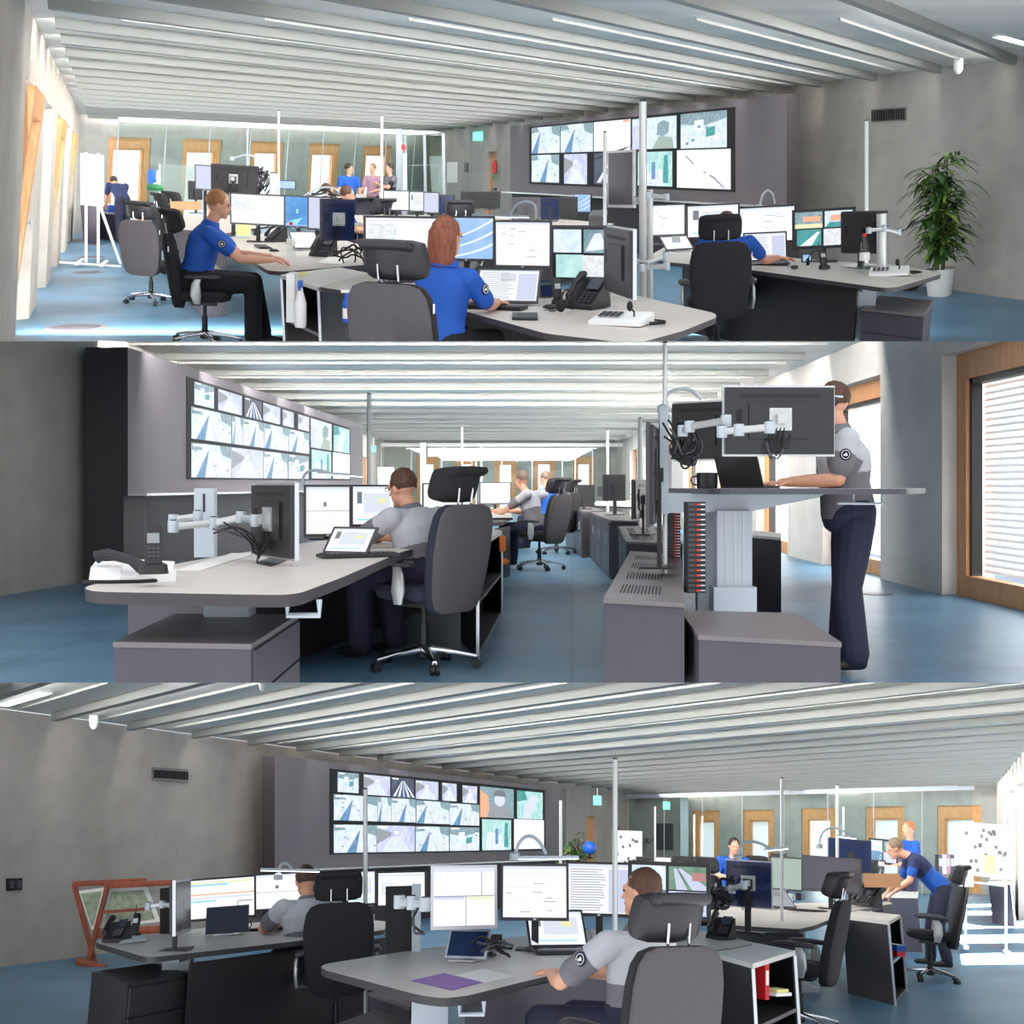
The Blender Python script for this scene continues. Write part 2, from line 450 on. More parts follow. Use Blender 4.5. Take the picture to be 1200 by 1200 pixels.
# ---------------------------------------------------------------- people
def seg_dist(Pn, a, b):
    a = np.array(a); b = np.array(b); ab = b - a; L = max(ab @ ab, 1e-9)
    t = np.clip(((Pn - a) @ ab) / L, 0, 1)
    return np.linalg.norm(Pn - (a + t[:, None] * ab), axis=1), t
def lerp(a, b, t): return tuple(a[i] + (b[i] - a[i]) * t for i in range(3))
def hand(B, w, dirv, up, side, curl=.35, s=1.0, tag='skin'):
    """palm + four unequal bent fingers + a thumb from the side of the palm"""
    w = Vector(w); d = Vector(dirv).normalized(); u = Vector(up); u = (u - d * u.dot(d)).normalized(); l = d.cross(u) * side
    palm = w + d * .05 * s
    for q in (-.027, -.009, .009, .027):
        B.append((w + l*q*.6*s, w + d*.085*s + l*q*s, .0125*s, .0115*s, tag))
    for q, ln in ((-.03, .062), (-.01, .078), (.011, .084), (.031, .074)):
        a = w + d*.085*s + l*q*s; b = a + (d*math.cos(curl*.6) - u*math.sin(curl*.6)) * ln*.5*s
        c = b + (d*math.cos(curl*1.8) - u*math.sin(curl*1.8)) * ln*.55*s
        B.append((a, b, .0095*s, .009*s, tag)); B.append((b, c, .009*s, .0075*s, tag))
    a = w + d*.03*s + l*.03*s; b = a + (d*.75 + l*.62 - u*.3).normalized()*.038*s; c = b + (d*.95 + l*.15 - u*.35).normalized()*.032*s
    B.append((a, b, .012*s, .011*s, tag)); B.append((b, c, .0105*s, .0085*s, tag))
def person(R, P, yaw, J, label, shirt='sblue', yoke=None, pants='pnavy', hair='hbrown', longhair=False, vox=.012, group=None, badge=False, sleeve=.62, beard=False, glasses=False, collar=None, scale=1.0, bulk=1.0):
    """J: joints in local metres, facing +Y. keys: pel, chest, neck, head, look, shL.. elL.. wrL.. hipL.. knL.. anL.. (and R)"""
    B = []; E = []
    V = lambda k: Vector(J[k])
    pel, ch, nk, hd = V('pel'), V('chest'), V('neck'), V('head')
    fwd = Vector(J.get('fwd', (0, 1, 0))).normalized()          # front of the torso
    sp = (ch - pel).normalized(); fwd = (fwd - sp * fwd.dot(sp)).normalized(); lat = sp.cross(fwd) * -1
    st = shirt; yk = yoke or shirt
    # torso from elliptical slices
    mb = MB(); rings = []
    L = (ch - pel).length
    for t, w, d in ((-.28,.10,.09),(-.2,.15,.115),(0,.17,.125),(.22,.165,.118),(.45,.158,.112),(.7,.172,.12),(.92,.185,.122),(1.08,.178,.11),(1.2,.13,.085),(1.28,.075,.062)):
        bb = bulk if t < .95 else 1 + (bulk-1)*.4; rings.append((pel + sp*(L*t) - fwd*(.012 if t > .6 else 0), lat*w*bb, fwd*d*(1+(bb-1)*1.6), 2.3))
    mb.loft(rings, 'sblue', 24)
    def limb(ks, rs, tags):
        for i in range(len(ks) - 1): B.append((Vector(ks[i]), Vector(ks[i+1]), rs[i], rs[i+1], tags[i]))
    for s in 'LR':
        sh, el, wr = V('sh'+s), V('el'+s), V('wr'+s); sx = -1 if s == 'L' else 1
        B.append((ch + sp*.02 + (sh-ch)*.4, sh, .07, .066, yk))
        m1 = sh.lerp(el, sleeve)
        q_ = 1 + (bulk-1)*.6; limb((sh, sh.lerp(el, .35), m1), (.066*q_, .064*q_, .062*q_), (yk, st))
        limb((m1, el), (.045, .04), ('skin',))
        limb((el, el.lerp(wr, .3), wr), (.041, .043, .027), ('skin', 'skin'))
        hv = J.get('hd'+s) or tuple((wr - el).normalized()*.8 + fwd*.3)
        hand(B, wr, hv, J.get('hu'+s, (0, 0, 1)), sx, curl=J.get('curl', .35))
        hp, kn, an = V('hip'+s), V('kn'+s), V('an'+s)
        limb((hp, hp.lerp(kn, .4), kn, kn.lerp(an, .35), an - (an-kn)*.05), (.1*bulk, .094*bulk, .074*bulk, .072*bulk, .068*bulk), (pants,)*4)
        tv = Vector(J.get('toe'+s, (0, 1, 0))).normalized()
        B.append((an - Vector((0,0,.035)) - tv*.03, an - Vector((0,0,.045)) + tv*.1, .038, .036, 'shoe')); B.append((an - Vector((0,0,.045)) + tv*.1, an - Vector((0,0,.052)) + tv*.17, .036, .028, 'shoe'))
    # head
    look = Vector(J.get('look', (0, 1, 0))).normalized(); hup = (hd - nk).normalized()
    hup = Vector(J.get('hup', tuple(hup*.4 + Vector((0,0,.6))))).normalized()
    hf = (look - hup*look.dot(hup)).normalized(); hl = hf.cross(hup)
    HR = Matrix((hl, hf, hup)).transposed()
    h3 = lambda x, y, z: hd + HR @ Vector((x, y, z))
    B.append((nk - (hd-nk).normalized()*.05, hd - hup*.04, .056, .052, 'skin'))
    mb.ell(hd + HR @ Vector((0, -.012, .02)), (.074, .094, .098), 'skin', 20, 14, HR)
    mb.ell(h3(0, .022, -.05), (.054, .066, .064), 'skin', 16, 10, HR)
    B.append((h3(0,.082,.012), h3(0,.102,-.022), .008, .014, 'skin'))
    B.append((h3(0,.066,-.098), h3(0,.074,-.09), .018, .018, 'beard' if beard else 'skin'))
    B.append((h3(-.018,.083,-.055), h3(.018,.083,-.055), .007, .007, 'lip'))
    B.append((h3(-.04,.078,.022), h3(.04,.078,.022), .012, .012, 'skin'))
    for q in (-1, 1):
        B.append((h3(q*.073,-.005,.0), h3(q*.076,-.012,-.03), .016, .009, 'skin'))
    for a, b, r0, r1, tg in B:
        a = Vector(a); b = Vector(b); d = (b - a); n = max(d.length, 1e-4); d = d / n
        u = d.orthogonal().normalized(); w = d.cross(u)
        rg = []
        for k in (-1, -.85, -.5, 0): rg.append((a + d*k*r0, u*r0*max(.02, math.sqrt(1-k*k)), w*r0*max(.02, math.sqrt(1-k*k)), 2))
        for k in (0, .5, .85, 1): rg.append((b + d*k*r1, u*r1*max(.02, math.sqrt(1-k*k)), w*r1*max(.02, math.sqrt(1-k*k)), 2))
        mb.loft(rg, 'skin', 12)
    me = mb.mesh('tmp'); ob = D.objects.new('tmp', me); COL.objects.link(ob)
    rm = ob.modifiers.new('r', 'REMESH'); rm.mode = 'VOXEL'; rm.voxel_size = vox
    sm = ob.modifiers.new('s', 'SMOOTH'); sm.factor = .5; sm.iterations = 2 if vox > .009 else 3
    dg = bpy.context.evaluated_depsgraph_get(); dg.update()
    out = D.meshes.new_from_object(ob.evaluated_get(dg)); D.objects.remove(ob)
    # materials by nearest limb
    names = [shirt, yk, 'skin', pants, 'shoe', 'skind', 'hbrown']; uniq = []
    for n in names + [hair]:
        if n not in uniq: uniq.append(n)
    out.materials.clear()
    for n in uniq: out.materials.append(M[n])
    nf = len(out.polygons); cen = np.zeros(nf*3); out.polygons.foreach_get('center', cen); cen = cen.reshape(-1, 3)
    best = np.full(nf, 9.); idx = np.zeros(nf, int)
    def upd(dist, ids):
        nonlocal best, idx
        k = dist < best; best = np.where(k, dist, best); idx = np.where(k, ids, idx)
    # torso
    dt, t = seg_dist(cen, pel, ch + sp*.1); rel = (cen - np.array(pel)) @ np.array(sp)
    tid = np.where(rel < -.02, uniq.index(pants), np.where(rel > L*.62 if yoke else False, uniq.index(yk), uniq.index(st)))
    upd(np.where(rel > L*1.3, 9., dt - .155), tid)
    for a, b, r0, r1, tg in B:
        dd, t = seg_dist(cen, a, b); tg2 = {'lip': 'skind', 'beard': hair}.get(tg, tg)
        upd(dd - (r0 + (r1-r0)*t) - (.004 if tg == 'lip' else 0), np.full(nf, uniq.index(tg2)))
    dd, t = seg_dist(cen, h3(0,0,-.06), h3(0,0,.05)); upd(dd - .09, np.full(nf, uniq.index('skin')))
    out.polygons.foreach_set('material_index', idx.astype(np.int32)); out.polygons.foreach_set('use_smooth', [True]*nf); out.name = 'body'; out.update()
    t0 = root('person', R, P, yaw, label, 'person', group)
    if scale != 1: t0.matrix_world = t0.matrix_world @ Matrix.Scale(scale, 4)
    part('body', out, t0)
    # hair
    mb = MB(); rnd = random.Random(int(abs(P[0])*100) + 3)
    seg, rg = 26, 16; c0 = h3(0, -.024, .034); vs = []; fs = []
    for i in range(rg + 1):
        ph = PI*.68*i/rg
        for j in range(seg):
            tt = 2*PI*j/seg; k = 1 + rnd.uniform(-.045, .055)
            front = max(0, math.sin(tt)); lim = 1 - .45*front*front
            p2 = min(ph, PI*.68*lim)
            vs.append(c0 + HR @ Vector((.082*k*math.sin(p2)*math.cos(tt), .093*k*math.sin(p2)*math.sin(tt), .094*k*math.cos(p2))))
    for i in range(rg):
        for j in range(seg): fs.append((i*seg+j, (i+1)*seg+j, (i+1)*seg+(j+1)%seg, i*seg+(j+1)%seg))
    fs.append(tuple(rg*seg + j for j in range(seg)))
    mb.add(vs, fs, hair)
    if longhair:
        mb.loft([(h3(0,-.03,.09), HR@Vector((.06,0,0)), HR@Vector((0,.06,0)), 2), (h3(0,-.045,.03), HR@Vector((.092,0,0)), HR@Vector((0,.08,0)), 2.3),
                 (h3(0,-.05,-.06), HR@Vector((.098,0,0)), HR@Vector((0,.07,0)), 2.4), (h3(0,-.05,-.14), HR@Vector((.09,0,0)), HR@Vector((0,.055,0)), 2.4), (h3(0,-.045,-.19), HR@Vector((.07,0,0)), HR@Vector((0,.035,0)), 2.2)], hair, 22)
    part('hair', mb, t0, True)
    if vox < .011:
        mb = MB()
        for q in (-.03, .03): mb.ell(h3(q, .083, .008), (.011, .006, .006), 'eye', 10, 6, HR)
        part('eyes', mb, t0, True)
        mb = MB()                              # shirt collar
        cc = nk - sp*.012 if False else nk
        mb.loft([(cc - sp*.05, lat*.1, fwd*.085, 2), (cc + sp*.0, lat*.068, fwd*.066, 2)], collar or st, 20, cap=False)
        part('collar', mb, t0, True)
        mb = MB(); w0 = pel + sp*(-.01)
        mb.loft([(w0 - sp*.02, lat*.176, fwd*.131, 2.3), (w0 + sp*.02, lat*.176, fwd*.13, 2.3)], 'blk', 24, cap=False); part('belt', mb, t0, True)
    if glasses:
        mb = MB()
        for q in (-1, 1):
            ring = [h3(q*.033 + .022*math.cos(a), .096, .01 + .016*math.sin(a)) for a in [2*PI*i/12 for i in range(13)]]
            mb.tube(ring, .0018, 'blk', 5); mb.tube([h3(q*.055,.094,.014), h3(q*.08,.0,.01)], .002, 'blk', 5)
        mb.tube([h3(-.011,.098,.012), h3(.011,.098,.012)], .0018, 'blk', 5); part('glasses', mb, t0)
    if badge:
        s = J['sh'+badge]; e = J['el'+badge]; c = Vector(s).lerp(Vector(e), .42); o = Vector((1 if badge == 'R' else -1, 0, .12))
        if J.get('bdir'): o = Vector(J['bdir'])
        o.normalize(); u = o.orthogonal().normalized(); u = (Vector((0,0,1)) - o*o.z).normalized(); w = o.cross(u)
        mb = MB(); dr = .066*(bulk-1)*.6 + .004; c = c + o*dr
        ring = lambda r, k, off=0: [c + o*off + (u*math.cos(2*PI*i/16)*r*1.05 + w*math.sin(2*PI*i/16)*r) for i in range(16)]
        mb.prism(ring(.034, 0, .052), o*.008, 'pnavy')
        mb.tube(ring(.024, 0, .061) + [ring(.024,0,.061)[0]], .002, 'white', 5)
        q = c + o*.0605
        mb.prism([q+w*-.012+u*-.008, q+w*.012+u*-.008, q+w*.013+u*.003, q+w*.004+u*.0, q+w*.0+u*.012, q+w*-.008+u*.006], o*.0015, 'white')
        part('sleeve_badge', mb, t0, True)
    return t0, h3, HR
def sit_joints(**k):
    J = dict(pel=(0,-.1,.58), chest=(0,-.1,.98), neck=(0,-.07,1.13), head=(0,-.04,1.27), shL=(-.2,-.08,1.03), shR=(.2,-.08,1.03),
             elL=(-.27,.1,.8), elR=(.27,.1,.8), wrL=(-.2,.34,.8), wrR=(.2,.34,.8), hipL=(-.09,-.06,.56), hipR=(.09,-.06,.56),
             knL=(-.13,.36,.56), knR=(.13,.36,.56), anL=(-.12,.38,.1), anR=(.12,.38,.1))
    J.update(k); return J
def stand_joints(**k):
    J = dict(pel=(0,0,.98), chest=(0,-.01,1.36), neck=(0,0,1.51), head=(0,.02,1.65), shL=(-.2,0,1.42), shR=(.2,0,1.42),
             elL=(-.26,.06,1.14), elR=(.26,.06,1.14), wrL=(-.2,.28,1.1), wrR=(.2,.28,1.1), hipL=(-.09,0,.92), hipR=(.09,0,.92),
             knL=(-.1,.02,.5), knR=(.1,.02,.5), anL=(-.1,-.02,.1), anR=(.1,-.02,.1))
    J.update(k); return J

# ---------------------------------------------------------------- screens
def screen_art(mb, w, h, x0, z0, y, kind, rnd, sgn=-1):
    """flat pieces of the picture on a screen w x h whose lower left corner is x0,z0, in the plane y"""
    lay = [0]
    def q(u0, v0, u1, v1, m):
        lay[0] += 1; yy = y + sgn*.0004*lay[0]
        mb.poly([(x0+w*u0, yy, z0+h*v0), (x0+w*u1, yy, z0+h*v0), (x0+w*u1, yy, z0+h*v1), (x0+w*u0, yy, z0+h*v1)], m)
    def pg(uv, m):
        lay[0] += 1; yy = y + sgn*.0004*lay[0]
        mb.poly([(x0+w*u, yy, z0+h*v) for u, v in uv], m)
    base = {'blue':'e_blue','swirl':'e_sky','off':'e_off','offb':'e_offb','sage':'e_sage','quad':'mono','feeds':'mono','grey':'e_grey','lav':'e_lav','purpleblue':'e_offb'}.get(kind, 'e_white')
    q(0, 0, 1, 1, base)
    if kind == 'map':
        q(.03, .45, .42, .88, 'e_map'); q(0, .93, 1, .955, 'e_pale'); q(.5, .3, .97, .31, 'e_pale')
    elif kind == 'doc':
        q(0, .95, 1, 1, 'e_pale')
        for k in range(3): v = .85 - k*.27; q(.04, v, .96, v+.012, 'e_pale')
        for k in range(7):
            u = rnd.uniform(.05, .7); v = rnd.uniform(.1, .85); q(u, v, u+rnd.uniform(.05,.2), v+.015, 'e_grey')
    elif kind == 'list':
        q(0, .94, 1, 1, 'e_pale'); q(.66, .02, .98, .9, 'e_lav')
        for k in range(17): q(.04, .05+k*.052, .04+rnd.uniform(.45,.58), .068+k*.052, 'e_grey')
    elif kind == 'panes':
        q(0, .93, 1, 1, 'e_pale'); q(0, .5, 1, .52, 'e_grey'); q(.52, 0, .535, .5, 'e_grey'); q(.78, .52, .795, .93, 'e_grey')
        q(.02,.46,.5,.5,'e_lav'); q(.55,.45,.98,.49,'e_yel')
        for k in range(8): q(.04, .56+k*.045, .04+rnd.uniform(.3,.68), .567+k*.045, 'e_pale')
    elif kind == 'timeline':
        q(0, .9, .95, .95, 'e_yel'); q(0, .84, .6, .89, 'e_cyan'); q(0, .6, 1, .635, 'e_ora'); q(0, .42, .4, .47, 'e_cyan'); q(0, .5, .95, .55, 'e_pale')
        q(.74, .02, .755, .4, 'e_grey'); q(.76, .38, .98, .41, 'e_grey')
    elif kind == 'plan':
        q(0, .94, 1, 1, 'e_pale'); q(.4, .58, .47, .68, 'e_text'); q(0, .48, 1, .495, 'e_grey'); q(.1,.2,.9,.21,'e_pale'); q(.1,.32,.8,.33,'e_pale')
    elif kind == 'sheet':
        q(0,.94,1,1,'e_pale'); q(.1,.55,.22,.86,'e_text'); q(.26,.3,.9,.82,'e_pale'); q(.6,.55,.8,.7,'e_yel'); q(.1,.1,.85,.14,'e_cyan')
    elif kind == 'green':
        q(0,.9,1,.96,'e_pale'); q(.06,.3,.4,.7,'e_map'); q(.5,.5,.9,.56,'e_sage'); q(.55,.3,.8,.34,'e_sage')
    elif kind == 'swirl':
        for k in range(3):
            b = .05 + k*.2
            top = [(u, b + .35*u*u + .1*k*u) for u in [i/12 for i in range(13)]]; bot = [(u, v - .02 - .05*u) for u, v in reversed(top)]
            pg([(u, min(max(v,0),1)) for u, v in top + bot], 'e_swirl')
    elif kind == 'blue':
        q(0, 0, 1, .05, 'e_sky'); pg([(.45,.45),(.54,.42),(.56,.58),(.47,.6)], 'e_cyan'); pg([(.0,.05),(.5,.05),(.75,.3),(.3,.2)], 'e_cyan')
    elif kind == 'quad':
        for (u, v, m) in ((.02,.52,'f_lo'),(.52,.52,'f_tree'),(.06,.03,'f_mint'),(.5,.02,'e_map')): q(u, v, u+.46, v+.45, m)
        pg([(.1,.55),(.3,.55),(.24,.75),(.18,.75)],'f_road'); pg([(.55,.55),(.9,.6),(.8,.9),(.7,.9)],'f_road')
    elif kind == 'quad2':
        q(0,0,1,1,'mono')
        q(.02,.52,.48,.97,'f_tree'); q(.02,.52,.48,.64,'e_yel'); q(.15,.7,.45,.85,'e_ora'); q(.52,.52,.98,.97,'f_lo'); pg([(.52,.52),(.98,.52),(.9,.68),(.6,.66)],'f_teal'); q(.62,.7,.96,.86,'e_ora')
        q(.05,.03,.46,.48,'f_teal'); pg([(.1,.03),(.3,.03),(.44,.4),(.4,.42)],'f_road'); q(.5,.02,.98,.48,'e_map')
    elif kind == 'feeds':
        q(.02,.5,.46,.97,'f_lo'); q(.5,.52,.98,.97,'e_grn'); pg([(.6,.52),(.98,.52),(.98,.6),(.66,.93),(.56,.93)],'e_lav'); pg([(.74,.52),(.8,.52),(.62,.93),(.6,.93)],'e_grn'); q(.8,.7,.97,.86,'e_red')
        q(.5,.03,.98,.49,'f_vio'); q(.02,.03,.46,.48,'f_shade')
        for k in range(5): q(.9,.08+k*.08,.96,.11+k*.08,'e_white')
LAST = [None]
def monitor(R, xl, xr, yt, yb, yaw, kind, label, back=False, H=.38, dz=.74, stand=True, group='monitors', rim='bez', Y=None, W=None, backmat='mono', tilt=0, mount=False, name='monitor'):
    xc = (xl + xr) / 2; ya = math.radians(yaw)
    if Y is None:
        dt, db = R.ray(xc, yt), R.ray(xc, yb); Y = H / (dt.z - db.z)
    b = R.y(xc, yb, Y); top = R.y(xc, yt, Y); H = top.z - b.z
    w = W or max(.3, Y * (xr - xl) / F / max(.3, math.cos(ya)))
    z0 = b.z - dz
    if z0 < .02: z0 = .02
    P = Vector((R.col(xc, Y, dz + z0 + H/2).x, Y, dz))
    t = root(name, R, P, ya + (PI if back else 0), label, 'monitor', group); LAST[0] = t
    X = Matrix.Rotation(tilt, 3, 'X')
    m = MB(); m.box((0, 0, z0 + H/2), (w, .022, H), rim); m.box((0, .018, z0 + H/2), (w*.97, .03, H*.94), backmat); m.box((0, .036, z0+H/2), (w*.55, .018, H*.5), backmat)
    for k in range(3): m.box((0, .0345, z0 + H*.86 + k*.007 - .01), (w*.7, .0012, .003), 'blk2')
    m.box((w*.36, .034, z0+H*.55), (.03, .003, .08), 'blk2')
    part('housing', m, t)
    bz = .018; m = MB(); screen_art(m, w - 2*bz, H - bz*2.2, -w/2 + bz, z0 + bz*1.25, -.0118, kind, random.Random(int(xl*7+yt)))
    part('screen', m, t)
    if rim == 'bez' or rim == 'silv':
        m = MB(); m.box((0,-.0125,z0+.011),(.02,.001,.012),'silv'); part('badge', m, t)
    if stand:
        m = MB(); zt = z0 + H*.5
        m.box((0, .05, zt/2), (.05, .025, zt), 'silv' if stand == 'w' else 'blk'); m.box((0, .05, zt), (.08,.05,.08), 'blk')
        m.box((0, .04, .006), (.26, .2, .012), 'silv' if stand == 'w' else 'blk'); part('stand', m, t)
    if mount:
        m = MB(); m.box((0, .048, z0 + H*.52), (.12, .008, .12), 'alu'); m.box((0,.07,z0+H*.52),(.05,.04,.05),'alu')
        for a in (-.05,.05):
            for b2 in (-.05,.05): m.tube([(a,.05,z0+H*.52+b2),(a,.056,z0+H*.52+b2)],.006,'chrome',6)
        part('mount_plate', m, t)
        m = MB()
        for q in range(4):
            m.tube([(w*.06*(q-1.5), .05, z0+H*.3), (w*.05*(q-1), .08, z0+H*(.1-.05*q)), (.03*q, .06, z0+H*.12), (.02*q-.02, .05, z0+H*.4)], .004, 'blk2', 6)
        part('cable', m, t, True)
    return t

# ---------------------------------------------------------------- desk things
def prism_thing(name, R, pts, vec, mtop, mside, label, cat, group=None, mbot=None):
    c = ctr(pts); c.z = min(p.z for p in pts) + min(0, vec[2])
    mb = MB(); mb.prism([p - c for p in pts], vec, mtop, mside, mbot)
    return solo(name, mb, R, c, 0, label, cat, group, upright=False)
def rnd_poly(pts, r=.08, n=4):
    """round the corners of a plan outline"""
    out = []; N = len(pts)
    for i in range(N):
        p, a, b = pts[i], pts[i-1], pts[(i+1) % N]
        da = (a - p); db = (b - p); ra = min(r, da.length*.4); rb = min(r, db.length*.4)
        s, e = p + da.normalized()*ra, p + db.normalized()*rb
        for k in range(n+1):
            t = k/n; out.append(s*(1-t)**2 + p*2*t*(1-t) + e*t*t)
    return out
def desk(R, px, z, label, thick=.035, legs=(), panels=(), top='desk', group='sit-stand desks', handle=None, seams=()):
    """desktop outline given on its own level z; legs: ((px, Y or None, w)); panels: outline segments"""
    pts = rnd_poly([R.z(x, y, z) for x, y in px]); c = ctr(pts); c.z = 0
    t = root('desk', R, c, 0, label, 'desk', group, upright=False)
    m = MB(); m.prism([p - c for p in pts], (0, 0, -.006), top, 'edge'); m.prism([p - c - Vector((0,0,.006)) for p in pts], (0, 0, -thick+.006), 'edge', 'edge'); part('desktop', m, t)
    for (x, y) in legs:
        p = R.z(x, y, z) - c
        m = MB(); m.box((p.x, p.y, z/2), (.2, .1, z - thick*2), 'steel'); m.box((p.x, p.y, z*.3), (.24,.14,z*.55), 'steel'); m.box((p.x, p.y, .02), (.3, .6, .04), 'steel'); m.box((p.x, p.y, z-thick-.03), (.16, .55, .05), 'steel')
        part('leg', m, t)
    for (a, b, zt, zb, mt) in panels:
        A = R.z(*a, z) - c; B2 = R.z(*b, z) - c; A.z = B2.z = zb
        d = (B2 - A).normalized(); n = Vector((-d.y, d.x, 0))*.02
        m = MB(); m.prism([A, B2, B2 + n, A + n], (0, 0, zt - zb), mt); part('modesty_panel', m, t)
    if handle:
        p = R.z(*handle, z) - c; m = MB()
        m.tube([p + Vector((-.06,-.01,-.04)), p + Vector((-.06,-.01,-.1)), p + Vector((.06,-.01,-.1)), p + Vector((.06,-.01,-.04))], .012, 'steel', 8); part('height_lever', m, t)
    return t
def cabinet(R, px, z, label, name='pedestal', cat='cabinet', top='cabg', side='cab', front=None, ndr=0, z0=0.0, group='cabinets', slots=None, door=0, thick=.02):
    """closed unit whose top outline is seen at level z"""
    pts = [R.z(x, y, z) for x, y in px]; c = ctr(pts); c.z = z0
    t = root(name, R, c, 0, label, cat, group, upright=False)
    L = [p - c for p in pts]
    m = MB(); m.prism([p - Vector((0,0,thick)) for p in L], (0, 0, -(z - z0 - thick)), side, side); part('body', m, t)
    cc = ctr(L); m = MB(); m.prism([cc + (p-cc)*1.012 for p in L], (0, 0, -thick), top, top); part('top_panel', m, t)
    for i, n, nm in ([(front, ndr, 'drawer')] if ndr else []) + ([(front, door, 'door')] if door else []):
        A = L[i]; B2 = L[(i+1) % len(L)]; d = (B2-A); n3 = Vector((d.y, -d.x, 0)).normalized()
        if n3.dot((A+B2)/2 - cc) < 0: n3 = -n3
        H = z - z0 - thick
        for k in range(n):
            if nm == 'drawer':
                za = -thick - H*(k/n) - .008; zb = -thick - H*((k+1)/n) + .004; a0, a1 = .02, .98
            else:
                za = -thick - .01; zb = -thick - H + .04; a0, a1 = k/n + .01, (k+1)/n - .01
            P = [A + d*a0 , A + d*a1, A + d*a1, A + d*a0]; zs = (za, za, zb, zb)
            P = [Vector((p.x, p.y, L[0].z + q)) for p, q in zip(P, zs)]
            m = MB(); m.prism(P, n3*.014, side); o = part(nm, m, t)
            m = MB(); s = d.normalized()
            if nm == 'door':
                p0 = A + d*(a1-.06); m.box((p0.x + n3.x*.03, p0.y + n3.y*.03, L[0].z - thick - H*.3), (.015,.015,.12), 'steel'); part('handle', m, o)
    if slots:
        rows, colsn, (u0, v0, u1, v1) = slots
        A, B2, C2, D2 = L[:4]; m = MB()
        bl = lambda u, v: (A*(1-u) + B2*u)*(1-v) + (D2*(1-u) + C2*u)*v
        for i in range(rows):
            for j in range(colsn):
                u = u0 + (u1-u0)*(j+.15)/colsn; uu = u0 + (u1-u0)*(j+.55)/colsn; v = v0 + (v1-v0)*(i+.1)/rows; vv = v0 + (v1-v0)*(i+.62)/rows
                Q = [bl(u, v), bl(uu, v), bl(uu, vv), bl(u, vv)]; m.prism([p + Vector((0,0,.0016)) for p in Q], (0,0,-.0015), 'blk2')
        part('vent_slots', m, t)
    return t
def shelf_unit(R, px, z, label, open_edge, group='shelf units', top='deskw', side='cabd', nshelf=2):
    """dark carcass with a pale top, open on one side, shelves inside"""
    pts = [R.z(x, y, z) for x, y in px]; c = ctr(pts); c.z = 0
    t = root('shelf_unit', R, c, 0, label, 'shelf', group, upright=False)
    L = [p - c for p in pts]; n = len(L); cc = ctr(L)
    m = MB(); m.prism([cc + (p-cc)*1.015 for p in L], (0,0,-.03), top, top); part('top_panel', m, t)
    I = [cc + (p-cc)*.94 for p in L]
    for i in range(n):
        if i == open_edge: continue
        a, b, b2, a2 = L[i], L[(i+1)%n], I[(i+1)%n], I[i]
        m = MB(); m.prism([Vector((q.x,q.y,z-.03)) for q in (a,b,b2,a2)], (0,0,-(z-.03)), side); part('side_panel', m, t)
    for k in range(nshelf):
        zz = .03 + k*(z-.06)/nshelf
        m = MB(); m.prism([Vector((q.x,q.y,zz)) for q in [cc+(p-cc)*.97 for p in L]], (0,0,-.025), side, 'cabg'); part('shelf', m, t)
    a, b = L[open_edge], L[(open_edge+1)%n]
    for q in (a, b):
        m = MB(); m.box((q.x, q.y, (z-.03)/2), (.02,.02,z-.03), 'silv'); part('edge_trim', m, t)
    return t
def pole(R, px, yt, yb, Y, r, label, zb=0., name='pole', group='poles between the desks'):
    a = R.y(px, yt, Y); P = Vector((R.col(px, Y, (a.z+zb)/2).x, Y, zb)); H = a.z - zb
    t = root(name, R, P, 0, label, 'pole', group)
    m = MB(); m.lathe([(r,0),(r,H)], 'pole', seg=12); part('tube', m, t, True)
    m = MB(); m.lathe([(r*2.2,0),(r*2.2,.015),(r*1.3,.03)], 'steel', seg=12); part('foot_plate', m, t, True)
    m = MB(); m.lathe([(r*.9,H),(r*.9,H+.012)], 'blk', seg=10); part('cap', m, t, True)
    return t
def lamp(R, pts, Y, bar, label, zb, group='gooseneck desk lamps'):
    """gooseneck: tube through picture points at depth Y; bar: the lit head from-to"""
    W = [R.y(x, y, Y) for x, y in pts]; c = Vector(W[0]); 
    t = root('desk_lamp', R, c, 0, label, 'lamp', group, upright=False)
    # smooth the neck
    P = [p - c for p in W]
    for _ in range(2):
        Q = [P[0]]
        for a, b in zip(P, P[1:]): Q += [a.lerp(b, .25), a.lerp(b, .75)]
        P = Q + [P[-1]]
    m = MB(); m.tube(P, .011, 'steel', 8); part('gooseneck', m, t, True)
    m = MB(); m.lathe([(.035,-.02),(.035,.02),(.02,.03)], 'steel', c=P[0]); part('clamp', m, t, True)
    if bar:
        A = R.y(*bar[0], Y) - c; B2 = R.y(*bar[1], Y) - c; d = B2 - A
        m = MB(); m.prism([A + Vector((0,-.03,0)), B2 + Vector((0,-.03,0)), B2 + Vector((0,.03,0)), A + Vector((0,.03,0))], (0,0,.018), 'steel'); h = part('lamp_head', m, t)
        m = MB(); m.prism([A + Vector((0,-.024,-.001)), B2 + Vector((0,-.024,-.001)), B2 + Vector((0,.024,-.001)), A + Vector((0,.024,-.001))], (0,0,-.004), 'lampw'); part('diffuser', m, h)
    return t
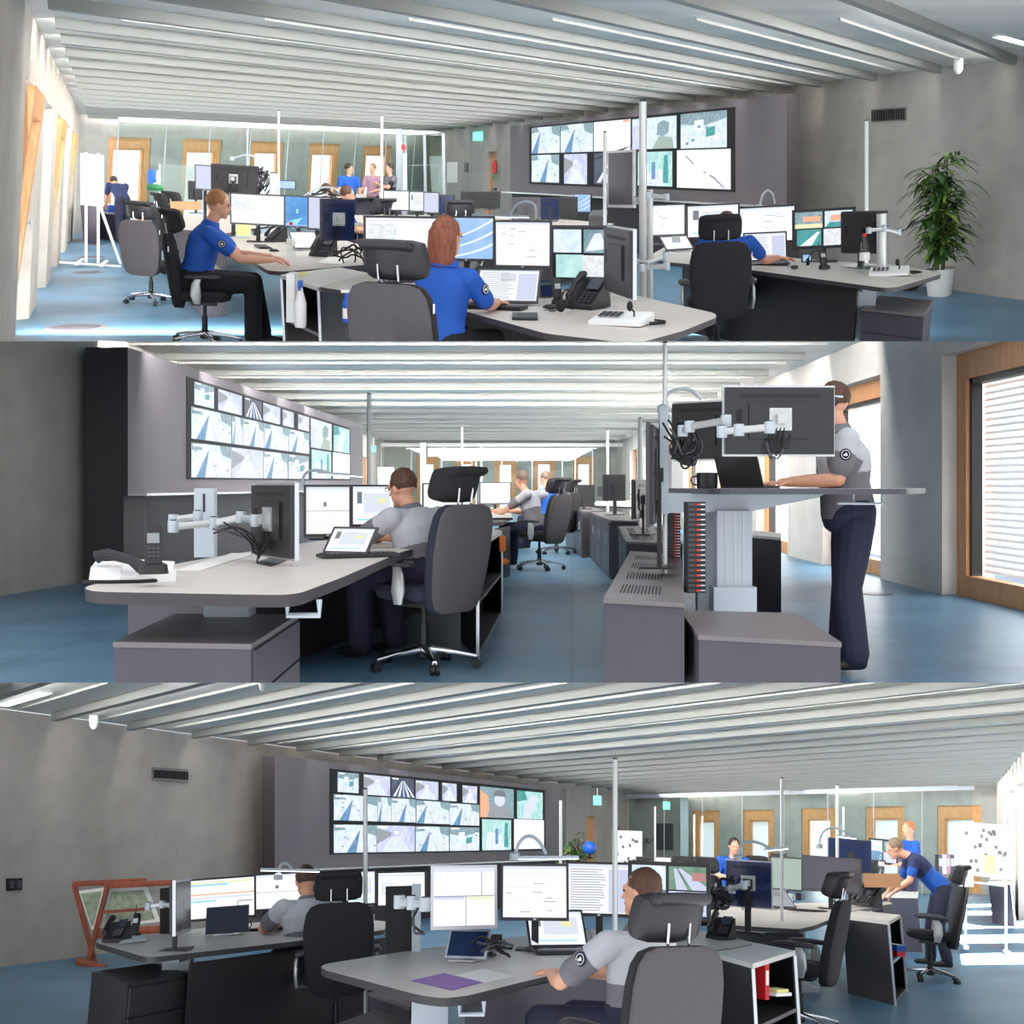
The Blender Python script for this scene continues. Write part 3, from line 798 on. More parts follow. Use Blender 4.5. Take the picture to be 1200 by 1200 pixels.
def laptop(R, P, yaw, label, kind='doc', s=1.0, open_=1.9, name='laptop', group='laptops'):
    t = root(name, R, P, yaw, label, 'laptop', group)
    w, d = .33*s, .23*s
    m = MB(); m.box((0,-d/2,.009),(w,d,.016),'blk'); b = part('base', m, t)
    m = MB()
    for i in range(4):
        for j in range(11): m.box((-w*.42 + j*w*.084, -.03*s - i*.03*s, .018), (w*.07, .022*s, .004), 'bez')
    m.box((0,-d*.78,.0175),(w*.3,d*.25,.002),'bez'); part('keyboard', m, t)
    a = open_ - PI/2
    lid = MB(); A = Vector((0, math.sin(a), math.cos(a)))
    mm = MB(); screen_art(mm, w-.03, d-.035, -w/2+.015, .02, -.0045, kind, random.Random(5))
    Rx = Matrix.Rotation(-a, 3, 'X')
    lid.box((0,0,d/2),(w,.008,d),'mono'); lid.v = [tuple(Rx @ Vector(v) + Vector((0,0,.012))) for v in lid.v]; l = part('lid', lid, t)
    mm.v = [tuple(Rx @ Vector(v) + Vector((0,0,.012))) for v in mm.v]; part('screen', mm, l)
    return t
def tablet(R, P, yaw, label, kind='sheet', s=1.0, lean=.5, foot=True, group='tablets', rim='bez'):
    t = root('tablet', R, P, yaw, label, 'tablet', group)
    w, h = .34*s, .22*s; Rx = Matrix.Rotation(-lean, 3, 'X')
    m = MB(); m.box((0,0,h/2),(w,.012,h),rim); m.v = [tuple(Rx @ Vector(v) + Vector((0,0,.012))) for v in m.v]; c = part('casing', m, t)
    m = MB(); screen_art(m, w-.03, h-.03, -w/2+.015, .015, -.0065, kind, random.Random(9)); m.v = [tuple(Rx @ Vector(v) + Vector((0,0,.012))) for v in m.v]; part('screen', m, c)
    if foot:
        m = MB(); m.prism([(-w*.3,-.06,.0),(w*.3,-.06,0),(w*.3,.16*s,0),(-w*.3,.16*s,0)],(0,0,.008),'silv'); m.prism([(-.05,.06*s,.004),(.05,.06*s,.004),(.05,.1*s,h*.7),(-.05,.1*s,h*.7)],(0,.008,0),'silv'); part('foot', m, t)
    return t
def keyboard(R, P, yaw, label, group='keyboards'):
    t = root('keyboard', R, P, yaw, label, 'keyboard', group)
    m = MB(); m.prism([(-.22,-.07,0),(.22,-.07,0),(.22,.07,0),(-.22,.07,0)],(0,0,.016),'blk'); part('body', m, t)
    m = MB()
    for i in range(5):
        for j in range(15): m.box((-.196+j*.028, .05-i*.024, .019),(.022,.018,.006),'bez')
    part('keys', m, t); return t
def mouse(R, P, yaw, label, group='computer mice'):
    m = MB(); m.loft([((0,-.05,.012),(.02,0,0),(0,0,.008),2.5),((0,-.02,.017),(.031,0,0),(0,0,.017),2.5),((0,.03,.016),(.03,0,0),(0,0,.014),2.5),((0,.055,.012),(.018,0,0),(0,0,.008),2.5)],'blk',14)
    return solo('computer_mouse', m, R, P, yaw, label, 'mouse', group, True)
def desk_phone(R, P, yaw, label, group='desk telephones', handset=True, s=1.0):
    t = root('telephone', R, P, yaw, label, 'telephone', group)
    Rx = Matrix.Rotation(.9, 3, 'X')
    m = MB(); m.prism([(-.1*s,-.1*s,0),(.1*s,-.1*s,0),(.1*s,.1*s,0),(-.1*s,.1*s,0)],(0,0,.02),'blk'); m.prism([(-.1*s,-.1*s,.02),(-.1*s,.1*s,.02),(-.1*s,.08*s,.17*s)],(.2*s,0,0),'blk'); b = part('base', m, t)
    n = Vector((0,-.15,.18)).normalized()
    m = MB()
    A = Vector((0,-.09*s,.035)); e = Vector((0,.17*s,.14*s)); o = Vector((0,-.006,.006))
    m.prism([A+Vector((.0,0,0))+e*.5+o, A+Vector((.085*s,0,0))+e*.5+o, A+Vector((.085*s,0,0))+e*.95+o, A+Vector((0,0,0))+e*.95+o], (0,-.003,.003), 'e_off'); part('display', m, t)
    m = MB()
    for i in range(4):
        for j in range(3): q = A + e*(.08+i*.1) + Vector((.01+j*.03*s,0,0)) + o; m.box(q,(.02*s,.012*s,.008),'bez')
    part('keypad', m, t)
    if handset:
        m = MB(); q = A + Vector((-.06*s,0,0)) + o*3
        m.tube([q+e*.02, q+e*.1+o*2, q+e*.5+o*4, q+e*.9+o*2, q+e*1.0], [.02,.026,.015,.026,.02], 'blk', 10); part('handset', m, t, True)
    return t
def console(R, P, yaw, label, group='radio consoles'):
    """sloped white dispatcher console with a gooseneck microphone and a coiled cable"""
    t = root('radio_console', R, P, yaw, label, 'radio console', group)
    m = MB(); m.prism([(-.16,-.11,0),(-.16,.11,0),(-.16,.11,.06),(-.16,-.11,.022)],(.32,0,0),'white'); part('housing', m, t)
    m = MB()
    for i in range(3):
        for j in range(4): m.box((-.12+j*.035, -.03+i*.035, .047+i*.006),(.024,.022,.008),'bez')
    part('keys', m, t)
    m = MB(); m.tube([(.08,.0,.045),(.085,-.01,.07),(.07,-.03,.095)],.006,'blk',8); m.ell((.068,-.035,.105),(.018,.018,.03),'blk2'); part('microphone', m, t, True)
    m = MB(); m.tube([(.05,.1,.02),(.12,.16,.008),(.22,.12,.008),(.26,.02,.008),(.2,-.06,.008),(.17,.02,.008),(.24,.09,.008)],.006,'blk2',6); part('cable', m, t, True)
    return t
def bottle(R, P, label, cap='red', s=1.0, group='water bottles'):
    t = root('water_bottle', R, P, 0, label, 'bottle', group)
    m = MB(); m.lathe([(.03*s,0),(.036*s,.01*s),(.036*s,.08*s),(.032*s,.1*s),(.036*s,.12*s),(.036*s,.19*s),(.02*s,.235*s),(.013*s,.25*s),(.013*s,.262*s)],'bottle'); part('bottle_body', m, t, True)
    m = MB(); m.lathe([(.0365*s,.09*s),(.037*s,.095*s),(.037*s,.14*s),(.0365*s,.145*s)],'paper'); part('paper_label', m, t, True)
    m = MB(); m.lathe([(.015*s,.258*s),(.015*s,.278*s),(.012*s,.28*s)],cap); part('cap', m, t, True)
    return t
def mug(R, P, label, col='white', group='mugs', yaw=0):
    t = root('mug', R, P, yaw, label, 'mug', group)
    m = MB(); m.lathe([(.03,0),(.038,.005),(.04,.09),(.036,.09),(.034,.01)],col); part('cup', m, t, True)
    m = MB(); m.tube([(.038,0,.07),(.065,0,.065),(.07,0,.045),(.06,0,.025),(.038,0,.02)],.005,col,8); part('handle', m, t, True)
    return t
def headset(R, P, yaw, label, group='headsets'):
    t = root('headset', R, P, yaw, label, 'headset', group)
    m = MB(); m.tube([(.08*math.cos(a), 0, .05+.09*math.sin(a)) for a in [PI*i/12 for i in range(13)]],.006,'blk',8); part('headband', m, t, True)
    for s in (-1,1):
        m = MB(); m.ell((s*.08,0,.045),(.018,.032,.036),'blk2'); part('ear_cushion', m, t, True)
    m = MB(); m.tube([(-.08,0,.03),(-.09,.05,.01),(-.06,.09,.01)],.003,'blk',6); part('microphone', m, t, True)
    return t
def radio_handset(R, P, yaw, label, group='radio handsets'):
    t = root('radio_handset', R, P, yaw, label, 'radio', group)
    m = MB(); m.loft([((0,.0,.0),(.05,0,0),(0,.045,0),3),((0,0,.03),(.045,0,0),(0,.04,0),3),((0,.02,.035),(.035,0,0),(0,.025,0),3)],'blk',16); part('cradle', m, t, True)
    m = MB(); Rx = Matrix.Rotation(-.35,3,'X')
    m.rbox((0,0,.1),(.06,.035,.16),'blk'); m.tube([(-.02,0,.17),(-.02,0,.25)],[.006,.004],'blk',6); m.v = [tuple(Rx@Vector(v)) for v in m.v]; h = part('transceiver', m, t, True)
    m = MB(); m.box((0,-.019,.12),(.04,.002,.035),'e_grey'); m.v = [tuple(Rx@Vector(v)) for v in m.v]; part('display', m, h)
    m = MB()
    for i in range(3):
        for j in range(3): m.box((-.014+j*.014,-.019,.055+i*.014),(.009,.003,.008),'bez')
    m.v = [tuple(Rx@Vector(v)) for v in m.v]; part('keypad', m, h)
    return t
def sheet(R, px, z, label, mt='paper', name='paper_sheet', cat='paper', group='papers on the desks', th=.003):
    pts = [R.z(x, y, z + th) for x, y in px]; return prism_thing(name, R, pts, (0,0,-th), mt, mt, label, cat, group)
def arm(R, pts, Y, label, r=.022, mt='alu'):
    """jointed monitor arm: flat bars between pivots at picture points (depth Y, or a list)"""
    Ys = Y if isinstance(Y, (list, tuple)) else [Y]*len(pts)
    W = [R.y(x, y, q) for (x, y), q in zip(pts, Ys)]; c = Vector(W[0])
    par = LAST[0]; K = par.matrix_world.inverted() @ R.T
    P = [K @ p for p in W]; t = None; r = r*.58
    for a, b in zip(P, P[1:]):
        m = MB(); d = (b-a).normalized(); u = Vector((0,0,1)); w = d.cross(u).normalized(); u = w.cross(d)
        m.loft([(a, u*r, w*r*.8, 4), (a.lerp(b,.5), u*r*.9, w*r*.7, 4), (b, u*r, w*r*.8, 4)], mt, 12); o = part('arm_segment' if t else 'arm', m, t or par, True); t = t or o
    for a in P:
        m = MB(); m.lathe([(r*1.25,-r*1.5),(r*1.35,-r*1.3),(r*1.35,r*1.3),(r*1.25,r*1.5)], 'steel', c=a, seg=14); m.lathe([(r*.8,r*1.5),(r*.8,r*1.75)],'blk',c=a,seg=10); part('pivot', m, t, True)
    return par
def cables(R, pts, Y, label, n=5, spread=.06, r=.006, seed=1, group='cable bundles'):
    rn = random.Random(seed); W = [R.y(x, y, Y) for x, y in pts]; c = Vector(W[0]); m = MB()
    for k in range(n):
        P = [p - c + Vector((rn.uniform(-1,1), rn.uniform(-1,1), rn.uniform(-1,1)))*spread for p in W]
        for _ in range(2):
            Q = [P[0]]
            for a, b in zip(P, P[1:]): Q += [a.lerp(b,.25), a.lerp(b,.75)]
            P = Q + [P[-1]]
        m.tube(P, r, 'blk2' if k % 3 else 'bez', 6)
    return solo('cable_bundle', m, R, c, 0, label, 'cables', group, True, upright=False)
def binder(R, P, yaw, label, col='white', h=.32, w=.06, d=.28, group='binders'):
    t = root('binder', R, P, yaw, label, 'binder', group)
    m = MB(); m.box((0,0,h/2),(w,d,h),col); part('cover', m, t)
    m = MB(); m.box((0,-d/2-.001,h*.6),(w*.7,.002,h*.4),'paper'); part('spine_label', m, t)
    return t
def plant(R, P, H, label, n=150, w=.42, pot=True, seed=3, low=.35, cat='plant'):
    rn = random.Random(seed); t = root('potted_plant', R, P, 0, label, cat)
    if pot:
        m = MB(); m.lathe([(.13,0),(.15,.02),(.19,.34),(.2,.36),(.18,.36),(.17,.3)],'pot',seg=28); part('pot', m, t, True)
        m = MB(); m.lathe([(.02,.3),(.175,.31)],'bark',seg=20); part('soil', m, t, True)
    m = MB(); stems = []
    for k in range(4):
        a = k*1.7; pts = [(.05*math.cos(a), .05*math.sin(a), .3), (.08*math.cos(a), .08*math.sin(a), H*.5), (.1*math.cos(a+.5), .1*math.sin(a+.5), H*(.72+.07*k))]
        m.tube(pts, [.018,.014,.008], 'bark', 7); stems.append([Vector(p) for p in pts])
    part('stem', m, t, True)
    m = MB()
    for i in range(n):
        s = rn.choice(stems); u = rn.uniform(low, 1); p = s[0].lerp(s[1], min(1,u*2)) if u < .5 else s[1].lerp(s[2], (u-.5)*2)
        p = p + Vector((rn.gauss(0,w*.2), rn.gauss(0,w*.2), rn.uniform(-.05,.08)))
        a = rn.uniform(0, 2*PI); L = rn.uniform(.22,.42)*w/.42; d = Vector((math.cos(a), math.sin(a), rn.uniform(.1,1.1))).normalized(); sd = d.cross(Vector((0,0,1))).normalized()
        vs = []; K = 6
        for k in range(K+1):
            q = k/K; c2 = p + d*L*q + Vector((0,0,-.62*L*q*q*1.1)); wd = .03*math.sin(PI*min(1,q*.92+.08))**.8 + .002
            up = Vector((0,0,.006)); vs += [c2 - sd*wd, c2 - up, c2 + sd*wd]
        fs = []
        for k in range(K): fs += [(3*k,3*k+1,3*k+4,3*k+3),(3*k+1,3*k+2,3*k+5,3*k+4)]
        m.add(vs, fs, 'leafl' if rn.random() < .3 else 'leaf')
    part('foliage', m, t, True)
    return t
# ================================================================ room shells
class Wall:
    def __init__(s, R, A, B, TA, TB, thick=.35, flip=1):
        s.R, s.A, s.B, s.TA, s.TB = R, A, B, TA, TB
        d = (B - A); n = Vector((d.y, -d.x, 0)).normalized() * flip       # outward
        s.n = n; s.th = thick
    def at(s, u, z, off=0):
        zt = (s.TA.z - s.A.z); k = z / zt
        return (s.A.lerp(s.B, u)).lerp(s.TA.lerp(s.TB, u), k) + s.n * off
    def hit(s, px, py):
        u, z = .5, 1.4
        for _ in range(14):
            x0, y0 = s.R.px(s.at(u, z)); e = 1e-3
            x1, y1 = s.R.px(s.at(u+e, z)); x2, y2 = s.R.px(s.at(u, z+e))
            a, b, c, d = (x1-x0)/e, (x2-x0)/e, (y1-y0)/e, (y2-y0)/e; det = a*d - b*c
            fx, fy = px - x0, py - y0; du = (fx*d - b*fy)/det; dz = (a*fy - c*fx)/det
            u += max(-.3, min(.3, du)); z += max(-1.5, min(1.5, dz)); u = max(-1.5, min(2.5, u))
        return u, z
    def quad(s, px, off0, off1):
        """picture quad on the wall -> 4 points at off0 and the extrusion vector"""
        pts = []
        for x, y in px: u, z = s.hit(x, y); pts.append(s.at(u, z, off0))
        return pts, s.n * (off1 - off0)
    def build(s, name, m, holes=(), kind=True, u0=0, u1=1, zt=None):
        zt = zt or s.TA.z
        us = sorted({u0, u1} | {h[0] for h in holes} | {h[1] for h in holes}); zs = sorted({0, zt} | {h[2] for h in holes} | {h[3] for h in holes})
        mb = MB()
        for a, b in zip(us, us[1:]):
            if b - a < 1e-5: continue
            for c, d in zip(zs, zs[1:]):
                uc, zc = (a+b)/2, (c+d)/2
                if any(h[0] < uc < h[1] and h[2] < zc < h[3] for h in holes): continue
                mb.prism([s.at(a, c), s.at(b, c), s.at(b, d), s.at(a, d)], s.n * s.th, m)
        return struct(name, mb, s.R)
WN = [0]; DN = [0]; TN = [0]
def window(w, u0, u1, z0, z1, fw, off=.08, dep=.08, frame='wood', blinds=False, head=None, glass=True, sl='wood'):
    """fixed timber window: frame, inner sash, pane (and slats outside)"""
    WN[0] += 1; R = w.R; L = (w.B - w.A).length; fu = fw / L; head = head or fw
    o = D.objects.new('window_%d' % WN[0], None); COL.objects.link(o); o['kind'] = 'structure'; OWNER[o] = R
    o.matrix_world = R.T @ Matrix.Translation(w.at((u0+u1)/2, z0)); base = w.at((u0+u1)/2, z0)
    def slab(mb, a, b, c, d, o0, o1, m): mb.prism([w.at(a,c,o0)-base, w.at(b,c,o0)-base, w.at(b,d,o0)-base, w.at(a,d,o0)-base], w.n*(o1-o0), m)
    mb = MB()
    slab(mb, u0, u0+fu, z0, z1, off, off+dep, frame); slab(mb, u1-fu, u1, z0, z1, off, off+dep, frame)
    slab(mb, u0+fu, u1-fu, z1-head, z1, off, off+dep, frame); slab(mb, u0+fu, u1-fu, z0, z0+fw*.8, off, off+dep, frame)
    part('window_frame', mb, o)
    a, b, c, d = u0+fu, u1-fu, z0+fw*.8, z1-head
    mb = MB(); g = fu*.22; gz = fw*.22
    slab(mb, a, a+g, c, d, off+dep*.3, off+dep*1.2, sl); slab(mb, b-g, b, c, d, off+dep*.3, off+dep*1.2, sl); slab(mb, a, b, d-gz, d, off+dep*.3, off+dep*1.2, sl)
    part('seal', mb, o)
    if glass:
        mb = MB(); slab(mb, a, b, c, d, off+dep*.9, off+dep, 'glass'); part('pane', mb, o)
    if blinds:
        mb = MB(); n = 30
        for k in range(n):
            z = c + (d-c)*(k+.5)/n
            p = [w.at(a, z, off+dep+.06)-base, w.at(b, z, off+dep+.06)-base, w.at(b, z+.06, off+dep+.1)-base, w.at(a, z+.06, off+dep+.1)-base]
            mb.prism(p, (0,0,.002), 'blind')
        part('venetian_blind', mb, o)
    return o
def area(R, c, dirv, sx, sy, power, col=(1,1,1), spread=PI, up=(0,0,1)):
    l = D.lights.new('daylight_or_fill', 'AREA'); l.shape = 'RECTANGLE'; l.size = sx; l.size_y = sy; l.energy = power; l.color = col; l.spread = spread  # serves window daylight, sun beams and the added fill behind the ribs
    o = D.objects.new('daylight_or_fill', l); COL.objects.link(o)
    z = -Vector(dirv).normalized(); x = Vector(up).cross(z).normalized(); y = z.cross(x)
    m = Matrix((x, y, z)).transposed().to_4x4(); m.translation = Vector(c); o.matrix_world = R.T @ m
    return o
def inter(P, d, Q, e):
    """plan intersection of P+td and Q+se"""
    t = ((Q.x-P.x)*e.y - (Q.y-P.y)*e.x) / (d.x*e.y - d.y*e.x); return P + d*t
def ribs(R, name, LTa, LTb, RTa, RTb, start, d2, spacing_dir, sp, k0, k1, hr=.1, wr=.13, zc=3.0, rib_fill=0, ymax=60, shrink=.0):
    """ceiling: panels with ribs running in direction d2 from the left to the right wall line"""
    mb = MB()
    for k in range(k0, k1):
        P = start + spacing_dir * (sp * k)
        a = inter(P, d2, LTa, LTb - LTa); b = inter(P, d2, RTa, RTb - RTa)
        if a.y < 2 or b.y < 2: continue
        e = (b - a).normalized(); a = a + e*shrink; b = b - e*shrink
        s = spacing_dir.normalized() * wr
        for p in (a, b): p.z = zc - hr
        mb.prism([a, b, b + s, a + s], (0, 0, hr), 'rib')
        if rib_fill and a.y < 60 and max(a.y, b.y) > 12:
            if a.y < 11.2: a = a.lerp(b, (11.2-a.y)/(b.y-a.y))
            if b.y < 11.2: b = b.lerp(a, (11.2-b.y)/(a.y-b.y))
            L = (b - a).length; nn = Vector((-e.y, e.x, 0)); nn = nn if nn.dot(s) > 0 else -nn; dv = (nn*.85 + Vector((0, 0, -.4))).normalized()
            area(R, (a + b)/2 + s*1.1 + Vector((0, 0, hr*.5)), dv, L, .07, rib_fill*L*(1 if a.y < ymax else .5), (1,.98,.95), up=(0,0,1))  # unseen fill strip added behind the rib to brighten the room
        # thin folded lip half way across each panel
        q = spacing_dir.normalized() * (sp * spacing_dir.length * .55 + wr*.5)
        mb.prism([a + q + Vector((0,0,hr*.72)), b + q + Vector((0,0,hr*.72)), b + q + s*.12 + Vector((0,0,hr*.72)), a + q + s*.12 + Vector((0,0,hr*.72))], (0,0,hr*.28), 'rib')
    return mb
def videowall(R, fa, fb, zt, depth, disp, tiles, label, ledge, back=1):
    """fa, fb: floor points of the front face (left, right)"""
    A, B = R.z(*fa[0]), R.z(*fb[0]); TA, TB = R.z(*fa[1], zt), R.z(*fb[1], zt)
    W = Wall(R, A, B, TA, TB, .1); d = B - A; n = Vector((-d.y, d.x, 0)).normalized()
    if n.y < 0: n = -n
    W.n = n
    c = (A + B) / 2; t = root('video_wall', R, c, 0, label, 'video wall', upright=False)
    zl = ledge; la, lb = A.lerp(TA, zl/zt), B.lerp(TB, zl/zt)
    m = MB()
    for k in range(12):
        u, v = k/12, (k+1)/12; m.prism([W.at(u,zl)-c, W.at(v,zl)-c, W.at(v,zt)-c, W.at(u,zt)-c], n*depth, 'vbox', 'vdark')
    m2 = MB(); m2.prism([lb - c, TB - c, TB - c + n*depth, lb - c + n*depth], d.normalized()*.01 if A.x < 0 or True else d, 'vdark')
    part('upper_housing', m, t); part('end_panel', m2, t)
    m2 = MB(); m2.prism([la - c, TA - c, TA - c + n*depth, la - c + n*depth], d.normalized()*-.01, 'vdark'); part('end_panel', m2, t)
    ins = n*.05; m = MB(); m.prism([p - c + ins for p in (A, B, lb, la)], n*(depth-.05), 'vdark'); part('plinth', m, t)
    m = MB(); m.prism([p - c - n*.22 for p in (la, lb)] + [p - c + ins for p in (lb, la)], (0,0,.03), 'cabg', 'silv'); part('ledge', m, t)
    Q = [W.at(*W.hit(x, y)) for x, y in disp]
    m = MB(); cc = ctr(Q); m.prism([cc + (q-cc)*1.018 - c - n*.012 for q in Q], n*.012, 'blk2'); part('display_frame', m, t)
    (x0, yt0), (x1, yt1), (_, yb1), (_, yb0) = disp
    for xl, xr, v0, v1, kind in tiles:
        m = MB(); lay = [0]
        def pg(uv, mt):
            lay[0] += 1; P = []
            for a, b in uv:
                px = xl + (xr-xl)*a; f = (px-x0)/(x1-x0); yt = yt0+(yt1-yt0)*f; yb = yb0+(yb1-yb0)*f
                v = v0 + (v1-v0)*(1-b); P.append(W.at(*W.hit(px, yt+(yb-yt)*v)) - c - n*(.02 + .0012*lay[0]))
            m.poly(P, mt)
        sq = [(0,0),(1,0),(1,1),(0,1)]
        rd = random.Random(int(xl*13+v0*100))
        if kind in ('road', 'road2', 'road3'):
            pg(sq, 'f_lo'); vx = {'road': .42, 'road2': .6, 'road3': .3}[kind]
            pg([(0,0),(1,0),(1,.35),(vx+.06,.86),(vx-.06,.86),(0,.4)], 'f_road')
            pg([(vx-.3,0),(vx-.08,0),(vx+.015,.8),(vx-.005,.8)], 'f_shade'); pg([(vx+.2,0),(vx+.24,0),(vx+.03,.8),(vx+.025,.8)], 'e_lav')
            pg([(0,.78),(.28,.82),(.2,1),(0,1)], 'f_tree'); pg([(.75,.72),(1,.6),(1,1),(.7,1)], 'f_tree')
            for k in range(5):
                a, b = rd.uniform(.05,.95), rd.uniform(.2,.75); pg([(a,b),(a+.05,b),(a+.05,b+.05),(a,b+.05)], 'e_grey')
        elif kind == 'town':
            pg(sq, 'f_lo'); pg([(0,.1),(.5,0),(1,.25),(1,.45),(.4,.3),(0,.5)], 'f_road'); pg([(.0,.7),(.5,.62),(1,.8),(1,1),(0,1)], 'f_tree'); pg([(.55,.3),(.75,.35),(.75,.6),(.55,.55)], 'f_teal'); pg([(.3,.5),(.5,.52),(.5,.8),(.3,.78)], 'e_white')
            for k in range(7):
                a, b = rd.uniform(.05,.9), rd.uniform(.1,.85); pg([(a,b),(a+.06,b),(a+.06,b+.08),(a,b+.08)], rd.choice(['e_grey','e_white','f_shade']))
        elif kind == 'beams':
            pg(sq, 'f_dark')
            for k in range(5):
                a = .08 + k*.21; pg([(a,.05),(a+.1,.05),(.5+.02*(k-2)+.015,.85),(.5+.02*(k-2),.85)], 'f_beam' if k != 2 else 'e_sky')
        elif kind == 'tunnel':
            pg(sq, 'f_vio'); pg([(.1,0),(.9,0),(.6,.6),(.42,.6)], 'f_road'); pg([(.0,.3),(.38,.62),(.38,.75),(0,.9)], 'e_grey'); pg([(.44,.66),(.58,.66),(.56,.8),(.46,.8)], 'e_ora' if 'o' in kind else 'e_white')
        elif kind == 'blank':
            pg(sq, 'e_white'); pg([(0,.9),(.2,.9),(.2,.93),(0,.93)], 'e_pale')
        elif kind == 'map':
            pg(sq, 'e_white'); pg([(.15,.85),(.18,.85),(.42,.5),(.7,.3),(.9,.02),(.87,.02),(.67,.27),(.39,.48)], 'e_grey'); pg([(.5,.4),(.54,.4),(.54,.44),(.5,.44)], 'e_text'); pg([(.0,.5),(.4,.62),(.4,.63),(0,.51)],'e_pale')
        elif kind == 'paleroad':
            pg(sq, 'e_white'); pg([(0,.2),(1,.1),(1,.12),(0,.22)], 'e_pale'); pg([(.8,.92),(.98,.92),(.98,.99),(.8,.99)], 'e_ora')
        elif kind == 'cab':
            pg(sq, 'f_lo'); pg([(.0,0),(.3,0),(.25,.6),(.12,.8),(0,.75)], 'f_vio'); pg([(.55,.45),(.7,.38),(.82,.5),(.84,.8),(.7,.9),(.58,.8)], 'f_tree'); pg([(.45,0),(.95,0),(.9,.35),(.6,.4)], 'e_sage')
        elif kind == 'figure':
            pg(sq, 'f_tree'); pg([(0,0),(.3,0),(.25,.7),(0,.9)], 'e_ora'); pg([(.2,0),(.95,0),(.9,.3),(.72,.45),(.45,.45),(.3,.3)], 'e_grey')
            pg([(.58+.16*math.cos(a), .6+.22*math.sin(a)) for a in [2*PI*i/12 for i in range(12)]], 'e_pale'); pg([(.58+.2*math.cos(a), .72+.22*math.sin(a)) for a in [PI*i/8 for i in range(9)]], 'e_text')
        elif kind == 'mint':
            pg(sq, 'f_mint'); pg([(.2,0),(.5,0),(.8,.8),(.6,.9),(.3,.5)], 'e_pale'); pg([(0,.6),(.4,.7),(.3,1),(0,1)], 'f_teal')
        elif kind == 'hall':
            pg(sq, 'f_mint'); pg([(.1,0),(.8,0),(.7,.5),(.2,.6)], 'f_road'); pg([(.75,.1),(.9,.1),(.88,.9),(.78,.9)], 'f_teal'); pg([(.45,.2),(.55,.2),(.55,.7),(.45,.7)], 'f_shade')
        elif kind == 'white': pg(sq, 'e_white')
        if kind in ('road','road2','tunnel','beams','town') and v1 - v0 < .4: pg([(.02,.9),(.3,.9),(.3,.97),(.02,.97)], 'e_white')
        part('screen_tile', m, t)
    return t, c, n
def fixed(name, R, w, px, off0, off1, m, label, cat, group=None, kind=None):
    """something flat fixed on a wall, outlined by its picture corners"""
    pts, v = w.quad(px, off0, off1); c = ctr(pts)
    mb = MB(); mb.prism([p-c for p in pts], v, m)
    o = solo(name, mb, R, c, 0, label, cat, group, upright=False)
    if kind: o['kind'] = kind
    return o, w, c
def linY(a, b):
    return lambda Y: a + (b - a) * ((Y - a.y) / (b.y - a.y))
WORLD = 1.4; EXPO = 0.25
W1L = 30.; W1F = 32.
W2R = 250.; W2F = 22.
W3F = 36.; W3R = 18.; SUN3 = 1500.
RIB_FILL1 = 7.5; RIB_FILL2 = 13.; RIB_FILL3 = 9.5  # power of the added fill lights behind the ceiling ribs, per view
# ================================================================ TOP VIEW
R = R1
FL = linY(R.z(22,395), R.z(88,273)); TL = linY(R.z(60,64,3.0), R.z(91,128,3.0))
C0 = R.z(93,273.5); d2 = R.ray(1513,200); d2.z = 0; d2.normalize()
RB = linY(R.z(1200,352), R.z(497,252.4)); RT = linY(R.z(1200,67,3.0), R.z(497,154.1,3.0))
LF = inter(C0, d2, FL(10), FL(30)-FL(10)); RF = inter(C0, d2, RB(10), RB(30)-RB(10))
LFt, RFt = TL(LF.y), RT(RF.y)
mb = MB(); mb.prism([FL(5)+(-d2*1.4), RB(5)+d2*1, RF+d2*1, LF-d2*1.4], (0,0,-.08), 'floor1'); struct('floor', mb, R)
# ceiling
sd = (RT(30)-RT(10)); sd.z = 0; sd = sd / sd.y
mb = ribs(R, 'c', TL(10), TL(30), RT(10), RT(30), R.z(1183,72,2.9), d2, sd, 1.42, -6, 22, shrink=.25, rib_fill=RIB_FILL1, ymax=25)
a, b = TL(8.5), RT(8.5); mb.prism([a, b, RFt, LFt], (0,0,.08), 'ceil'); struct('ceiling', mb, R)
